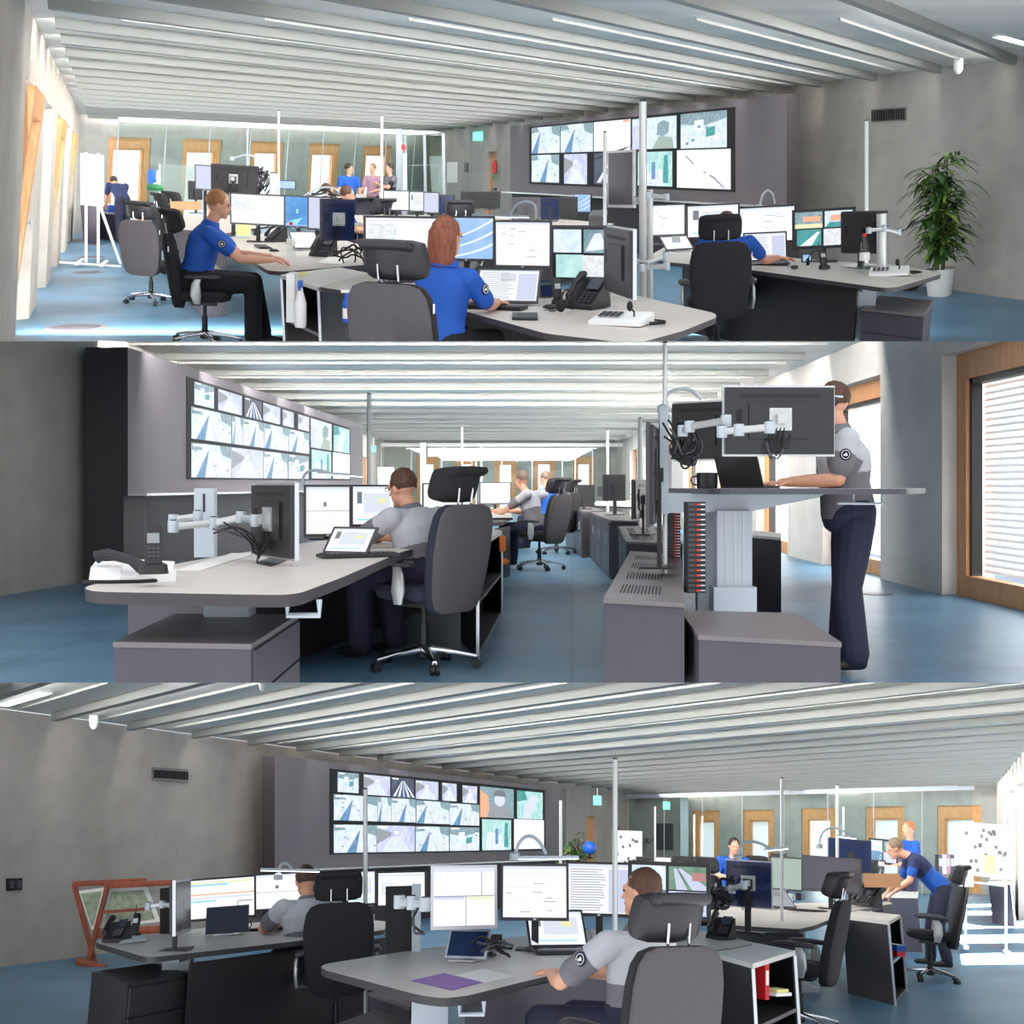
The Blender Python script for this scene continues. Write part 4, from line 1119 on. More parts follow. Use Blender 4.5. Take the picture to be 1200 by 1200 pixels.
# left wall: piers, lintel, tilted timber sashes
o2 = -d2
mb = MB(); TH = .34
def pier(Ya, Yb, z0=0, z1=3.0, m='conc1w'):
    f = lambda Y, z: FL(Y).lerp(TL(Y), z/3.0)
    p = [f(Ya,z0), f(Yb,z0), f(Yb,z1), f(Ya,z1)]; mb.prism(p, o2*TH, m)
starts = [13.4,17.1,20.9,24.6,28.4,32.2]
pier(6,11.4)
prev = 11.4
for s in starts:
    e = min(s+1.45, LF.y); pier(s, e); 
    pier(prev, s, 2.42, 3.0); prev = e
pier(prev, LF.y, 2.42, 3.0)
struct('wall_left', mb, R)
prev = 11.4
for i, s in enumerate(starts[:5]):
    f = lambda Y, z, o: FL(Y).lerp(TL(Y), z/3.0) + o2*o
    WN[0] += 1; o = D.objects.new('window_%d' % WN[0], None); COL.objects.link(o); o['kind'] = 'structure'; OWNER[o] = R
    base = f((prev+s)/2, 0, .2); o.matrix_world = R.T @ Matrix.Translation(base)
    m2 = MB(); Ya, Yb = prev+.02, s-.02
    m2.prism([f(Ya,0,.26)-base, f(Ya,2.42,.26)-base, f(Ya,2.42,.34)-base, f(Ya,0,.34)-base], f(Ya+.12,0,0)-f(Ya,0,0), 'wood')
    m2.prism([f(Yb,0,.26)-base, f(Yb,2.42,.26)-base, f(Yb,2.42,.34)-base, f(Yb,0,.34)-base], f(Yb-.12,0,0)-f(Yb,0,0), 'wood'); part('window_frame', m2, o)
    if i % 2 == 0:      # tilted open
        for (ya, yb, za, zb) in ((Ya+.1,Ya+.35,.03,2.36),(Yb-.35,Yb-.1,.03,2.36),(Ya+.35,Yb-.35,.03,.3),(Ya+.35,Yb-.35,2.1,2.36)):
            fo = lambda z: .2 - .3*z/2.36
            m2 = MB(); m2.prism([f(ya,za,fo(za))-base, f(ya,zb,fo(zb))-base, f(ya,zb,fo(zb)+.12)-base, f(ya,za,fo(za)+.12)-base], f(yb,0,0)-f(ya,0,0), 'wood'); part('sash', m2, o)
        m2 = MB(); m2.prism([f(Ya+.35,.3,fo(.3)+.05)-base, f(Yb-.35,.3,fo(.3)+.05)-base, f(Yb-.35,2.1,fo(2.1)+.05)-base, f(Ya+.35,2.1,fo(2.1)+.05)-base], o2*.01, 'glass'); part('pane', m2, o)
        m2 = MB(); p = f(Yb-.25,1.05,0)-base; m2.box(p, (.02,.02,.12), 'steel'); m2.box(p+Vector((-.06,0,.0)), (.12,.02,.02), 'steel'); part('handle', m2, o)
    else:
        m2 = MB(); m2.prism([f(Ya,0,.3)-base, f(Yb,0,.3)-base, f(Yb,2.42,.3)-base, f(Ya,2.42,.3)-base], o2*.01, 'glass'); part('pane', m2, o)
    cc = f((Ya+Yb)/2, 1.25, .5); area(R, cc, d2, (Yb-Ya), 2.2, W1L, (.93,.97,1))
    prev = s + 1.45
# far wall with five timber windows
WF1 = Wall(R, LF, RF, LFt, RFt, .4, flip=-1)
if WF1.n.y < 0: WF1.n = -WF1.n
hl = []; info = []
for (xa, xb, yt, pa, pb, pt) in ((125.5,175.5,161,133,168,174),(212.5,258,163,220,250,177),(293,331,166,297,323,178),(361,396,168,365,391,180),(424.6,457,171,429,453,181)):
    ua, z = WF1.hit(xa, 205); ub, _ = WF1.hit(xb, 205); _, zt = WF1.hit((xa+xb)/2, yt); _, zp = WF1.hit((xa+xb)/2, pt)
    hl.append((ua, ub, .05, zt)); info.append((ua, ub, zt, zt-zp))
WF1.build('wall_far', 'conc1', hl)
for ua, ub, zt, hd_ in info:
    window(WF1, ua, ub, .05, zt, .2, off=.05, dep=.1, head=hd_)
    c = WF1.at((ua+ub)/2, 1.2, .9); area(R, c, -WF1.n, 1.6, 2.0, W1F, (.95,.98,1))
# pale beam, glass partition and its posts in front of the far wall
mb = MB(); g = -WF1.n
P0, P1 = WF1.at(.01, 2.78, -1.3), WF1.at(.93, 2.78, -1.3)
mb.prism([P0, P1, P1+Vector((0,0,.14)), P0+Vector((0,0,.14))], g*.1, 'white'); struct('trim_1', mb, R)
t = root('glass_partition', R, WF1.at(.45, 0, -1.3), 0, 'tall frameless glass partition standing before the far windows, top view', 'glass partition', upright=False)
base = WF1.at(.45, 0, -1.3); N = 9
for k in range(N):
    a, b = .01+.92*k/N, .01+.92*(k+1)/N
    m = MB(); m.prism([WF1.at(a+.002,.02,-1.3)-base, WF1.at(b-.002,.02,-1.3)-base, WF1.at(b-.002,2.78,-1.3)-base, WF1.at(a+.002,2.78,-1.3)-base], g*.012, 'gl2'); part('pane', m, t)
    m = MB(); p = WF1.at(a, 0, -1.3)-base; m.tube([p, WF1.at(a, 2.78, -1.3)-base], .018, 'steel', 6); part('mullion', m, t)
# right wall: concrete
WR1 = Wall(R, RB(5), RF, RT(5), RFt, .35, flip=1)
if WR1.n.x < 0: WR1.n = -WR1.n
u0, _ = WR1.hit(566.5, 230); u1, _ = WR1.hit(578, 230); u2, zt = WR1.hit(570, 178)
ua, ub = sorted((u0, u1))
WR1.build('wall_right', 'conc1', [(ua, ub, 0, zt)])
DN[0] += 1; o = D.objects.new('door_%d' % DN[0], None); COL.objects.link(o); o['kind'] = 'structure'; OWNER[o] = R; base = WR1.at((ua+ub)/2, 0); o.matrix_world = R.T @ Matrix.Translation(base)
m = MB(); m.prism([WR1.at(ua,0,.2)-base, WR1.at(ub,0,.2)-base, WR1.at(ub,zt,.2)-base, WR1.at(ua,zt,.2)-base], WR1.n*.06, 'wood'); lf = part('door_leaf', m, o)
m = MB(); p = WR1.at(ub-.1*(ub-ua), 1.05, .17)-base; m.box(p, (.04,.14,.03), 'steel'); part('door_handle', m, o)
fixed('exit_sign', R, WR1, [(556,155),(566,154),(566,165),(556,165)], -.06, 0, 'exitg', 'small glowing green exit sign high on the concrete wall, top view', 'sign')
fixed('air_vent', R, WR1, [(1022.5,128),(1062.5,125.5),(1062.5,141),(1022.5,143.5)], -.02, 0, 'cabg', 'grey slatted ventilation grille on concrete wall, top view', 'vent')
t = D.objects['air_vent']; c = t.matrix_world.translation
pts, v = WR1.quad([(1022.5,128),(1062.5,125.5),(1062.5,141),(1022.5,143.5)], -.03, -.02); cc = ctr(WR1.quad([(1022.5,128),(1062.5,125.5),(1062.5,141),(1022.5,143.5)], -.02, 0)[0])
for k in range(14):
    a, b = pts[0].lerp(pts[1], (k+.2)/14), pts[0].lerp(pts[1], (k+.75)/14); a2, b2 = pts[3].lerp(pts[2], (k+.2)/14), pts[3].lerp(pts[2], (k+.75)/14)
    m = MB(); m.prism([p-cc for p in (a.lerp(a2,.1), b.lerp(b2,.1), b.lerp(b2,.9), a.lerp(a2,.9))], v, 'blk2'); part('slot', m, t)
# extinguisher + call point
P = WR1.at(*WR1.hit(583.5, 208), -.1)
t = root('fire_extinguisher', R, P, 0, 'red fire extinguisher with green plate hung beside the oak door, top view', 'fire extinguisher')
t.matrix_world = t.matrix_world @ Matrix.Scale(.52, 4)
m = MB(); m.lathe([(.05,0.2),(.12,.24),(.12,.8),(.05,.9),(.03,.95)], 'red'); part('cylinder', m, t, True)
m = MB(); m.box((0,-.02,.05),(.22,.1,.3),'green'); part('sign_plate', m, t); m = MB(); m.tube([(0,0,.93),(.1,0,.9),(.16,0,.6)],.02,'blk'); part('hose', m, t, True)
fixed('call_point', R, WR1, [(578,220),(582,220),(582,223.5),(578,223.5)], -.05, 0, 'blk', 'small black box on wall below fire extinguisher, top view', 'wall box')
# white pillar, dark recess, red lamp, glazed screens towards the back corner
def upright(px, yt, w, Y, m, label, name='pillar', cat='pillar', dep=.15, zt=2.86, group=None, zb=0):
    P = R.col(px, Y, 1.2); P.z = zb
    o = MB(); o.box((0,0,(zt-zb)/2), (w, dep, zt-zb), m); return solo(name, o, R, P, 0, label, cat, group)
upright(467, 150, .2, 38.5, 'steel', 'white square pillar at the right end of the glass partition, top view')
t = root('glazed_screen', R, R.col(498, 39, 0), 0, 'aluminium framed glazed screen before the back corner wall, top view', 'glass screen', upright=False)
A = R.col(477, 40.3, 0); B_ = R.col(521, 38.2, 0); c = R.col(498, 39, 0); dd = B_-A; nn = Vector((-dd.y, dd.x, 0)).normalized()
for k, u in enumerate((0, .52, 1)):
    p = A.lerp(B_, u) - c; m = MB(); m.box(p+Vector((0,0,1.35)), (.09,.09,2.7), 'steel'); part('post', m, t)
for z in (.9, 1.75, 2.68):
    m = MB(); m.prism([A-c+Vector((0,0,z)), B_-c+Vector((0,0,z)), B_-c+Vector((0,0,z+.035)), A-c+Vector((0,0,z+.035))], nn*.04, 'steel'); part('rail', m, t)
m = MB(); m.prism([A-c+Vector((0,0,.05)), B_-c+Vector((0,0,.05)), B_-c+Vector((0,0,2.68)), A-c+Vector((0,0,2.68))], nn*.01, 'gl2'); part('pane', m, t)
upright(473.5, 175, .12, 37.5, 'pole', 'slim grey signal post carrying a red warning lamp, top view', 'signal_post', 'signal post', .1, 2.1)
P = R.y(473, 172.5, 37.4); m = MB(); m.ell((0,0,0),(.07,.07,.1),'redlamp'); solo('warning_lamp', m, R, P, 0, 'small glowing red warning lamp on slim post, top view', 'lamp', smooth=True)
for i, (px, w, h, lab) in enumerate(((487,.5,.3,'grey notice sheet behind the glazed screen, top view'),(527,.5,.9,'white poster pinned right of glazed screen, top view'))):
    pass
fixed('notice_board', R, WR1, [(525,190),(536,190),(536,214),(525,214)], -.04, 0, 'paper', 'upright white poster on pale wall left of the oak door, top view', 'poster')
fixed('wall_switch_panel', R, WR1, [(546,191),(549,191),(549,202),(546,202)], -.05, 0, 'cab', 'narrow dark switch panel between poster and oak door, top view', 'switch panel')
# ceiling lamp strip + detectors
P = R.z(1186, 47.5, 2.99); a, b = R.z(1170.5,43,2.99), R.z(1215,55,2.99); e = (b-a).normalized(); s = Vector((-e.y, e.x, 0))*.06
t = root('ceiling_light', R, a, 0, 'thin bright strip light in the ceiling corner, top view', 'ceiling light', upright=False)
m = MB(); m.prism([-s*1.3, (b-a)-s*1.3, (b-a)+s*1.3, s*1.3], (0,0,.01), 'steel'); part('frame', m, t)
m = MB(); m.prism([-s-Vector((0,0,.005)), (b-a)-s-Vector((0,0,.005)), (b-a)+s-Vector((0,0,.005)), s-Vector((0,0,.005))], (0,0,.004), 'led'); part('diffuser', m, t)
for (x, y, r, lab) in ((1123,80,.06,'white smoke detector on the ceiling above the plant, top view'),(927,33,.03,'tiny white sensor in the middle of a ceiling panel, top view')):
    P = R.z(x, y, 2.88 if r > .05 else 2.97); m = MB(); m.lathe([(r*.3,-.07),(r*.7,-.05),(r,-.015),(r,.12)], 'white'); solo('smoke_detector', m, R, P, 0, lab, 'smoke detector', 'ceiling detectors', True)
for i, (x, y, sz, lab) in enumerate(((89,384,.32,'largest floor box lid in the aisle, nearest the camera, top view'),(103,319,.26,'second floor box lid along the window aisle, top view'),(107,301,.26,'third floor box lid along the window aisle, top view'),(111,287,.26,'farthest floor box lid beside the flipchart, top view'))):
    P = R.z(x, y, .002); m = MB(); m.lathe([(sz*1.0,0),(sz*1.0,.004),(sz*.85,.006)],'cabg',seg=24); t = root('floor_box', R, P, 0, lab, 'floor box', 'floor box lids', upright=False); part('rim', m, t, True)
    m = MB(); m.lathe([(sz*.8,.0065),(sz*.78,.009)],'cab',seg=24); part('lid', m, t, True)
# video wall
V1, vc, vn = videowall(R, ((598,274),(598,148)), ((922,325),(922,110)), 2.75, .22, [(622,149),(858.5,126.5),(858.5,224),(622,215)],
 [(624,657,.02,.47,'road3'),(658,696,.02,.47,'road'),(697,740,.02,.47,'paleroad'),(742,794,.03,.46,'cab'),(799,853,.02,.47,'town'),
  (624,656,.5,.97,'road2'),(662,689,.5,.98,'tunnel'),(697,741,.5,.97,'beams'),(745,789,.5,.97,'hall'),(794.5,857.5,.49,.98,'map')],
 'long dark video wall with ten traffic camera pictures in two rows, top view', 1.04)
# ---------------------------------------------------------------- top view: furniture, people
R = R1; DG = math.radians
def PZ(x, y, z=0.): return R.z(x, y, z)
# near sit-stand desk with the woman, and its shelf wing
desk(R, [(373,336),(436,346),(500,352),(568,371),(640,391),(745,403),(800,388),(840,372),(838,367),(740,345),(640,338),(560,322),(436,319)], .74,
     'large pale curved desk in front of the woman with auburn hair, top view', legs=[(700,360),(470,332)], panels=[((436,330),(700,362),.66,.06,'cabd')])
shelf_unit(R, [(329.5,322),(373,336.5),(436,321),(396,313)], .735, 'open dark shelf unit with pale top holding a spray bottle, top view', 0)
P = PZ(343,380,.33)
t = root('spray_bottle', R, R.y(352,352,8.95), 0, 'white spray bottle with blue trigger head standing in the open shelf, top view', 'spray bottle')
m = MB(); m.lathe([(.04,-.2),(.045,-.17),(.045,-.02),(.02,.07),(.015,.1)],'white'); part('bottle_body', m, t, True)
m = MB(); m.box((0,0,.12),(.03,.06,.05),'bluep'); m.box((0,-.04,.1),(.015,.02,.05),'bluep'); part('spray_head', m, t)
binder(R, R.y(343,376,9.1), 0, 'white ring binder beside the spray bottle in open shelf, top view', 'white', .36, .06, .2)
t = root('soap_bottle', R, R.y(407.5,378,8.3), 0, 'blue bottle with paper label hanging under the desk edge, top view', 'bottle')
m = MB(); m.lathe([(.03,0),(.035,.02),(.035,.14),(.02,.18),(.015,.21)],'bluep'); part('bottle_body', m, t, True)
m = MB(); m.lathe([(.036,.03),(.036,.1)],'paper'); part('paper_label', m, t, True); m = MB(); m.box((-.01,0,.215),(.07,.03,.02),'white'); part('pump', m, t)
# her monitors
g1 = 'monitors on the near desk, top view'
monitor(R, 427,512, 253,310.5, 14, 'map', 'wide white map monitor left of the woman with auburn hair, top view', group=g1)
monitor(R, 513,579, 253,306, -4, 'swirl', 'light blue swirl wallpaper monitor behind the woman, top view', group=g1)
monitor(R, 580,646, 258,314, -16, 'doc', 'white document monitor between blue swirl and camera pictures, top view', group=g1)
monitor(R, 647.5,721, 264,331, -26, 'quad', 'monitor split into four camera pictures on near desk, top view', group=g1)
monitor(R, 722,737, 266,346, -80, 'off', 'monitor seen edge-on at the right end of near desk, top view', group=g1, back=True, W=.6, rim='silv', H=.4, stand=False)
monitor(R, 715,743, 190,257, -58, 'off', 'tall narrow dark monitor raised on pole, top view', group=g1, rim='silv', dz=1.3, stand=False, Y=9.6, W=.34, mount=True)
pole(R, 758, 119, 352, 9.0, .028, 'thickest tall steel pole beside the raised narrow monitor, top view', group='poles, top view')
pole(R, 765, 222, 350, 9.3, .024, 'short steel pole just right of the thickest pole, top view', group='poles, top view')
for (x, y0, y1, Y, r, lab) in ((711,155,262,13.5,.02,'thin pole in front of the video wall, top view'),(322,130,248,20,.02,'slim white pole above the bright map monitor, top view'),(445,136,250,21,.024,'slim white pole before the far window group, top view'),
                               (286,152,225,26,.016,'short thin rod between second and third far window, top view'),(1024,141,250,14,.025,'slim pole before the concrete wall under the vent, top view')):
    pole(R, x, y0, y1, Y, r, lab, group='poles, top view', zb=.0)
arm(R, [(745,235),(760,229),(781,231)], [9.1,9.0,9.2], 'upper silver monitor arm clamped to thick pole, top view', .03)
arm(R, [(740,304),(758,309),(780,300),(781,312),(752,314)], [8.6,9.0,9.0,9.0,8.7], 'lower double jointed silver arm on thick pole, top view', .034)
arm(R, [(738,282),(738,345)], 8.7, 'short upright silver tube behind edge-on monitor, top view', .03)
# her desk things
tablet(R, PZ(593,357,.75), DG(-8), 'slanted touch screen with grey table of text before the woman, top view', 'list', 1.25, .75)
keyboard(R, PZ(577,361,.745), DG(-22), 'small dark keyboard at the woman\'s hands, top view')
mouse(R, PZ(590,361,.745), DG(-20), 'black mouse just right of the small keyboard, top view')
mouse(R, PZ(645,362.5,.745), DG(40), 'black mouse below the little display, top view')
t = sheet(R, [(600,366),(630,366),(630,372.5),(600,372)], .745, 'flat dark remote bar lying before the touch screen, top view', 'blk', 'remote_control', 'remote control', 'remotes', .012)
mouse(R, PZ(620,352,.745), DG(0), 'black mouse right of the slanted touch screen, top view')
desk_phone(R, PZ(688,360,.745), DG(-38), 'black desk telephone with display on near desk, top view', s=1.1)
radio_handset(R, PZ(655,357,.745), DG(20), 'black handset radio standing between display and telephone, top view')
t = root('small_display', R, PZ(640,348,.745), DG(20), 'little dark tilted touch display behind the handset radio, top view', 'display')
m = MB(); m.prism([(-.05,-.03,0),(-.05,.03,0),(-.05,.03,.085),(-.05,0,.085)],(.1,0,0),'blk'); part('housing', m, t); m = MB(); m.poly([(-.04,-.028,.012),(.04,-.028,.012),(.04,-.003,.078),(-.04,-.003,.078)],'e_offb'); part('screen', m, t)
console(R, PZ(728,379,.745), DG(-28), 'white radio console with microphone and coiled black cable, top view')
headset(R, PZ(664,366,.745), DG(60), 'black headset lying before the desk telephone, top view')
lamp(R, [(594,262),(603,240),(617,235),(628,240),(628,256)], 11.2, ((553,253),(620,255)), 'gooseneck lamp with long white head above the swirl monitor, top view', .74)
# chairs and people
ca = chair(R, Vector((R.col(490,6.7).x, 6.7, 0)), DG(-24), 'grey high-backed chair in front with the auburn-haired woman, top view', 'chairs, top view')
person(R, Vector((R.col(519,7.4).x, 7.4, .0)), DG(-35), sit_joints(pel=(0,-.04,.55), chest=(0,.02,.93), neck=(0,.03,1.08), head=(0,.05,1.21), shL=(-.18,.03,.97), shR=(.18,.03,.97), elR=(.2,.2,.8), wrR=(.1,.44,.79), elL=(-.25,.2,.78), wrL=(-.1,.42,.79), look=(.1,1,-.1)),
       'seated woman with auburn shoulder-length hair in royal blue shirt, top view', hair='hred', longhair=True, pants='pblack', vox=.009, sleeve=.8, badge='R', scale=1.0, group='people, top view')
# man on the left, his desk and chair
P = R.col(247, 11.4); cyaw = DG(-78)
chair(R, Vector((R.col(240,11.3).x, 11.3, 0)), cyaw, 'chair of the blond man, seen from the side with chrome feet, top view', 'chairs, top view', 'b')
person(R, Vector((R.col(229,11.3).x, 11.3, 0)), cyaw, sit_joints(pel=(0,-.02,.56), chest=(0,.1,.95), neck=(0,.14,1.1), head=(0,.2,1.24), shL=(-.19,.12,1.0), shR=(.19,.12,1.0), elL=(-.24,.38,.8), elR=(.24,.38,.8), wrL=(-.14,.66,.8), wrR=(.16,.66,.8), look=(0,1,-.12), knL=(-.12,.5,.58), knR=(.12,.5,.58), anL=(-.12,.6,.1), anR=(.12,.5,.1)),
       'seated man with sandy hair in royal blue polo typing in profile, top view', hair='hsand', pants='pblack', vox=.009, badge='R', scale=1.06, bulk=1.12, group='people, top view')
desk(R, [(262,283),(279,296),(314,317),(330,318.5),(436,309.5),(436,292),(400,280),(332,271),(275,277)], .74, 'pale desk with rounded tip before the blond typing man, top view', legs=[(360,295)], panels=[((330,312),(436,303),.7,.05,'cabd')])
cabinet(R, [(197,259),(213,268),(262,262),(240,254)], .72, 'low charcoal cabinet behind the blond man\'s chair, top view', front=0)
cabinet(R, [(214,305),(236,320),(262,318),(244,303)], .5, 'dark drawer pedestal under the blond man\'s chair side, top view', front=0, ndr=2)
g2 = 'monitors on the left desk, top view'
monitor(R, 269,331, 227,264, 4, 'map', 'white map monitor facing the blond man, top view', group=g2)
monitor(R, 331.5,362, 229,267, -8, 'blue', 'bright blue desktop monitor beside the white map monitor, top view', group=g2)
monitor(R, 362,385, 230,270, -12, 'lav', 'pale lilac monitor right of the bright blue one, top view', group=g2)
monitor(R, 375,411, 233,282, 28, 'off', 'black monitor back with silver arm behind the water bottle, top view', group=g2, back=True, mount=True, backmat='e_offb', stand=False)
arm(R, [(399,262),(412,263),(433,264)], [13.,12.8,12.6], 'silver arm right of the black monitor back, top view', .03)
bottle(R, PZ(341,301,.745), 'clear water bottle on the blond man\'s desk, top view', 'redlamp' if 0 else 'red', 1.25)
keyboard(R, PZ(308,290,.745), DG(-70), 'dark keyboard at the blond man\'s hands, top view')
mouse(R, PZ(321,295,.745), DG(-80), 'black mouse right of the blond man\'s keyboard, top view')
desk_phone(R, PZ(324,283,.745), DG(-50), 'black telephone left of the clear water bottle, top view', s=1.1)
desk_phone(R, PZ(379,300,.745), DG(-20), 'black telephone lying right of the water bottle, top view', s=1.1)
tablet(R, PZ(360,293,.745), DG(40), 'pale tablet leaning on desk behind water bottle, top view', 'white', 1.0, .6)
sheet(R, [(372,308),(400,309.5),(410,303),(385,301)], .745, 'white paper sheet on the front of the left desk, top view')
mug(R, PZ(300,276,.745), 'dark mug beneath the white map monitor, top view', 'blk')
sheet(R, [(344,320),(355,318),(362,321),(350,323.5)], .74, 'yellow sticky note on the shelf unit top, top view', 'yellow', 'sticky_note', 'note')
t = root('note_card', R, PZ(285,279,.745), DG(-10), 'yellow note card on stand below the white map monitor, top view', 'card'); m = MB(); m.prism([(-.1,0,.03),(.1,0,.03),(.1,.03,.2),(-.1,.03,.2)],(0,.004,0),'yellow'); part('card', m, t); m = MB(); m.box((0,.03,.015),(.2,.08,.03),'steel'); part('holder', m, t)
cables(R, [(392,300),(405,293),(418,296),(425,303)], 11.2, 'tangle of black cables at the end of left desk, top view', 6, .08, .008, 2)
# lone chair
chair(R, R.col(177,15), DG(-10), 'empty black high-backed chair with green cap on headrest, top view', 'chairs, top view')
t = root('cap', R, R.y(181.5,223,14.8), 0, 'green round cap lying on the empty chair headrest, top view', 'cap'); m = MB(); m.lathe([(.1,0),(.105,.03),(.08,.06),(.03,.075)],'green'); part('crown', m, t, True); m = MB(); m.prism([(-.07,-.08,.0),(.07,-.08,0),(.05,-.16,0),(-.05,-.16,0)],(0,0,.008),'green'); part('peak', m, t)
# right desk with its man
desk(R, [(760,300),(780,307),(884,317),(1036,337.5),(1052,336.5),(1103,321.5),(1100,319),(1058,311),(938,303),(780,289)], .74, 'long pale desk with rounded tip left of the potted plant, top view', legs=[(1012,326)], panels=[((800,305),(1005,328),.7,.04,'cabd')])
cabinet(R, [(1010,361),(1083,369),(1093,352),(1032,346)], .52, 'three-drawer charcoal pedestal beneath the long right desk, top view', front=0, ndr=3)
t = root('backpack', R, PZ(994,405), 0, 'black backpack on floor beside the three-drawer pedestal, top view', 'backpack')
m = MB(); m.loft([((0,0,0),(.14,0,0),(0,.1,0),3.2),((0,0,.15),(.17,0,0),(0,.12,0),3),((0,0,.34),(.15,0,0),(0,.1,0),2.6),((0,0,.44),(.08,0,0),(0,.06,0),2.2)],'blk2'); part('bag', m, t, True)
m = MB(); m.box((.02,-.1,.36),(.08,.01,.012),'redlamp' if 0 else 'red'); part('zip_pull', m, t); m = MB(); m.tube([(-.03,0,.43),(-.02,0,.49),(.02,0,.49),(.03,0,.43)],.008,'blk'); part('handle', m, t, True)
g3 = 'monitors on the right desk, top view'
monitor(R, 751,804, 239,277, 6, 'doc', 'white monitor left of the seated man\'s headrest, top view', group=g3, rim='mono')
monitor(R, 806,867, 239,279, 2, 'sheet', 'white monitor hidden behind the man\'s headrest, top view', group=g3, rim='mono')
monitor(R, 868.5,933, 241,285, -5, 'doc', 'white monitor right of the man\'s headrest, top view', group=g3, rim='mono')
monitor(R, 933.5,1002, 244,291, -14, 'quad2', 'monitor with three coloured street pictures on right desk, top view', group=g3, rim='mono')
monitor(R, 1001,1031, 247,297, -55, 'off', 'dark monitor angled away near the potted plant, top view', group=g3, back=True, W=.5)
arm(R, [(1018,270),(1036,268),(1053,272)], [10.5,10.5,10.6], 'silver monitor arm beside the potted plant, top view', .03)
m_ = pole(R, 1036, 250, 325, 10.6, .045, 'short black monitor post at the right desk end, top view', group='poles, top view', zb=.74)
bx = laptop(R, PZ(897,308,.745), DG(-8), 'open dark laptop right of the seated man in blue, top view', 'list', 1.25)
bottle(R, PZ(1013,320,.745), 'clear water bottle with red cap on the long right desk, top view', 'red', 1.2)
console(R, PZ(1042,322,.745), DG(-20), 'white radio console at the tip of the long right desk, top view')
radio_handset(R, PZ(966,315,.745), DG(10), 'black handset radio under the street pictures, top view')
headset(R, PZ(957,312,.745), DG(0), 'black headset standing below the street pictures, top view')
t = root('small_display', R, PZ(945,307,.745), DG(10), 'tiny bright display below the white right monitor, top view', 'display')
m = MB(); m.box((0,0,.04),(.1,.02,.08),'blk'); part('housing', m, t); m = MB(); m.poly([(-.04,-.0115,.01),(.04,-.0115,.01),(.04,-.0115,.07),(-.04,-.0115,.07)],'e_sky'); part('screen', m, t)
mouse(R, PZ(931,315,.745), 0, 'black mouse under the seated man\'s hand, top view')
sheet(R, [(985,312),(1020,314),(1035,311),(1000,308.5)], .745, 'loose white papers behind the red-capped bottle, top view')
tablet(R, PZ(797,294,.745), DG(20), 'pale tablet left of the seated man\'s chair, top view', 'white', 1.0, .9)
lamp(R, [(890,243),(893,228),(900,222),(906,228),(908,239)], 13.0, None, 'small gooseneck lamp over the right desk monitors, top view', .74)
chair(R, Vector((R.col(840,10.6).x, 10.6, 0)), DG(-3), 'black high-backed chair seen squarely from behind, top view', 'chairs, top view', 'b')
person(R, Vector((R.col(852,11.0).x, 11.0, 0)), DG(-6), sit_joints(pel=(0,-.1,.54), chest=(.02,-.04,.9), neck=(.02,-.02,1.03), head=(.0,.02,1.12), shL=(-.2,-.05,.97), shR=(.2,.0,.97), elR=(.36,.2,.79), wrR=(.5,.38,.79), hdR=(1,.35,-.05), hdL=(.2,1,0)),
       'seated man in royal blue mostly hidden behind black chair, arm out, top view', hair='hbrown', pants='pblack', vox=.009, group='people, top view')
# plant
plant(R, PZ(1101,347), 1.9, 'tall green dracaena in white pot against the concrete wall, top view', 460, .44, seed=5, low=.16)
m = MB(); m.lathe([(.16,0),(.3,.1),(.28,.2),(.1,.3)],'woodr'); solo('wicker_bag', m, R, PZ(1060,339), 0, 'brown rounded bag on floor behind the right desk, top view', 'bag', smooth=True)
# ---------------- middle distance
g4 = 'monitors in the middle distance, top view'
desk(R, [(380,262),(420,272),(520,268),(535,258),(500,252),(400,252)], .74, 'pale desk behind the tall white pole in mid distance, top view', panels=[((420,270),(520,266),.7,.05,'cab')])
monitor(R, 449,479, 223,247, 4, 'doc', 'white monitor right of the tall pole in mid distance, top view', group=g4)
monitor(R, 479.5,497, 224,248, -3, 'sheet', 'small monitor with grey picture in mid distance, top view', group=g4)
monitor(R, 498,512.5, 225,250, -8, 'lav', 'pale monitor third from the tall pole, mid distance, top view', group=g4)
monitor(R, 512.5,529, 228,252, -30, 'offb', 'dark glossy monitor ending the mid distance row, top view', group=g4, W=.45)
monitor(R, 540,562, 233,253, 0, 'off', 'black monitor back left in the dark pair, top view', group=g4, back=True)
monitor(R, 562,586, 233,253, 0, 'off', 'black monitor back right in the dark pair, top view', group=g4, back=True)
desk(R, [(525,262),(560,272),(690,275),(720,262),(600,252)], .74, 'pale desk before the video wall in mid distance, top view', panels=[((560,270),(690,273),.7,.05,'cabd')])
monitor(R, 634,655, 236,262, 3, 'purpleblue', 'violet blue monitor in front of the video wall, top view', group=g4, back=True, backmat='e_offb')
monitor(R, 656,677, 237,262, 0, 'off', 'dark grey monitor back next to the violet one, top view', group=g4, back=True)
monitor(R, 676.5,689, 240,262, -40, 'swirl', 'narrow light blue monitor before the video wall, top view', group=g4, W=.45)
monitor(R, 600,633, 231,262, 3, 'off', 'grey monitor back left of the violet one, top view', group=g4, back=True, backmat='bez')
cabinet(R, [(690,252),(712,252),(712,246),(694,246)], 1.0, 'small stacked black device box before the video wall, top view', name='device_box', cat='device', z0=.74, side='blk', top='bez')
chair(R, R.col(396,19.5), DG(-70), 'dark chair beside the two far seated heads, top view', 'chairs, top view', 'b')
chair(R, R.col(536,15.6), DG(10), 'dark chair whose headrest shows left of the dark pair, top view', 'chairs, top view')
chair(R, R.col(430,16.8), DG(60), 'grey chair just left of tall white pole, top view', 'chairs, top view')
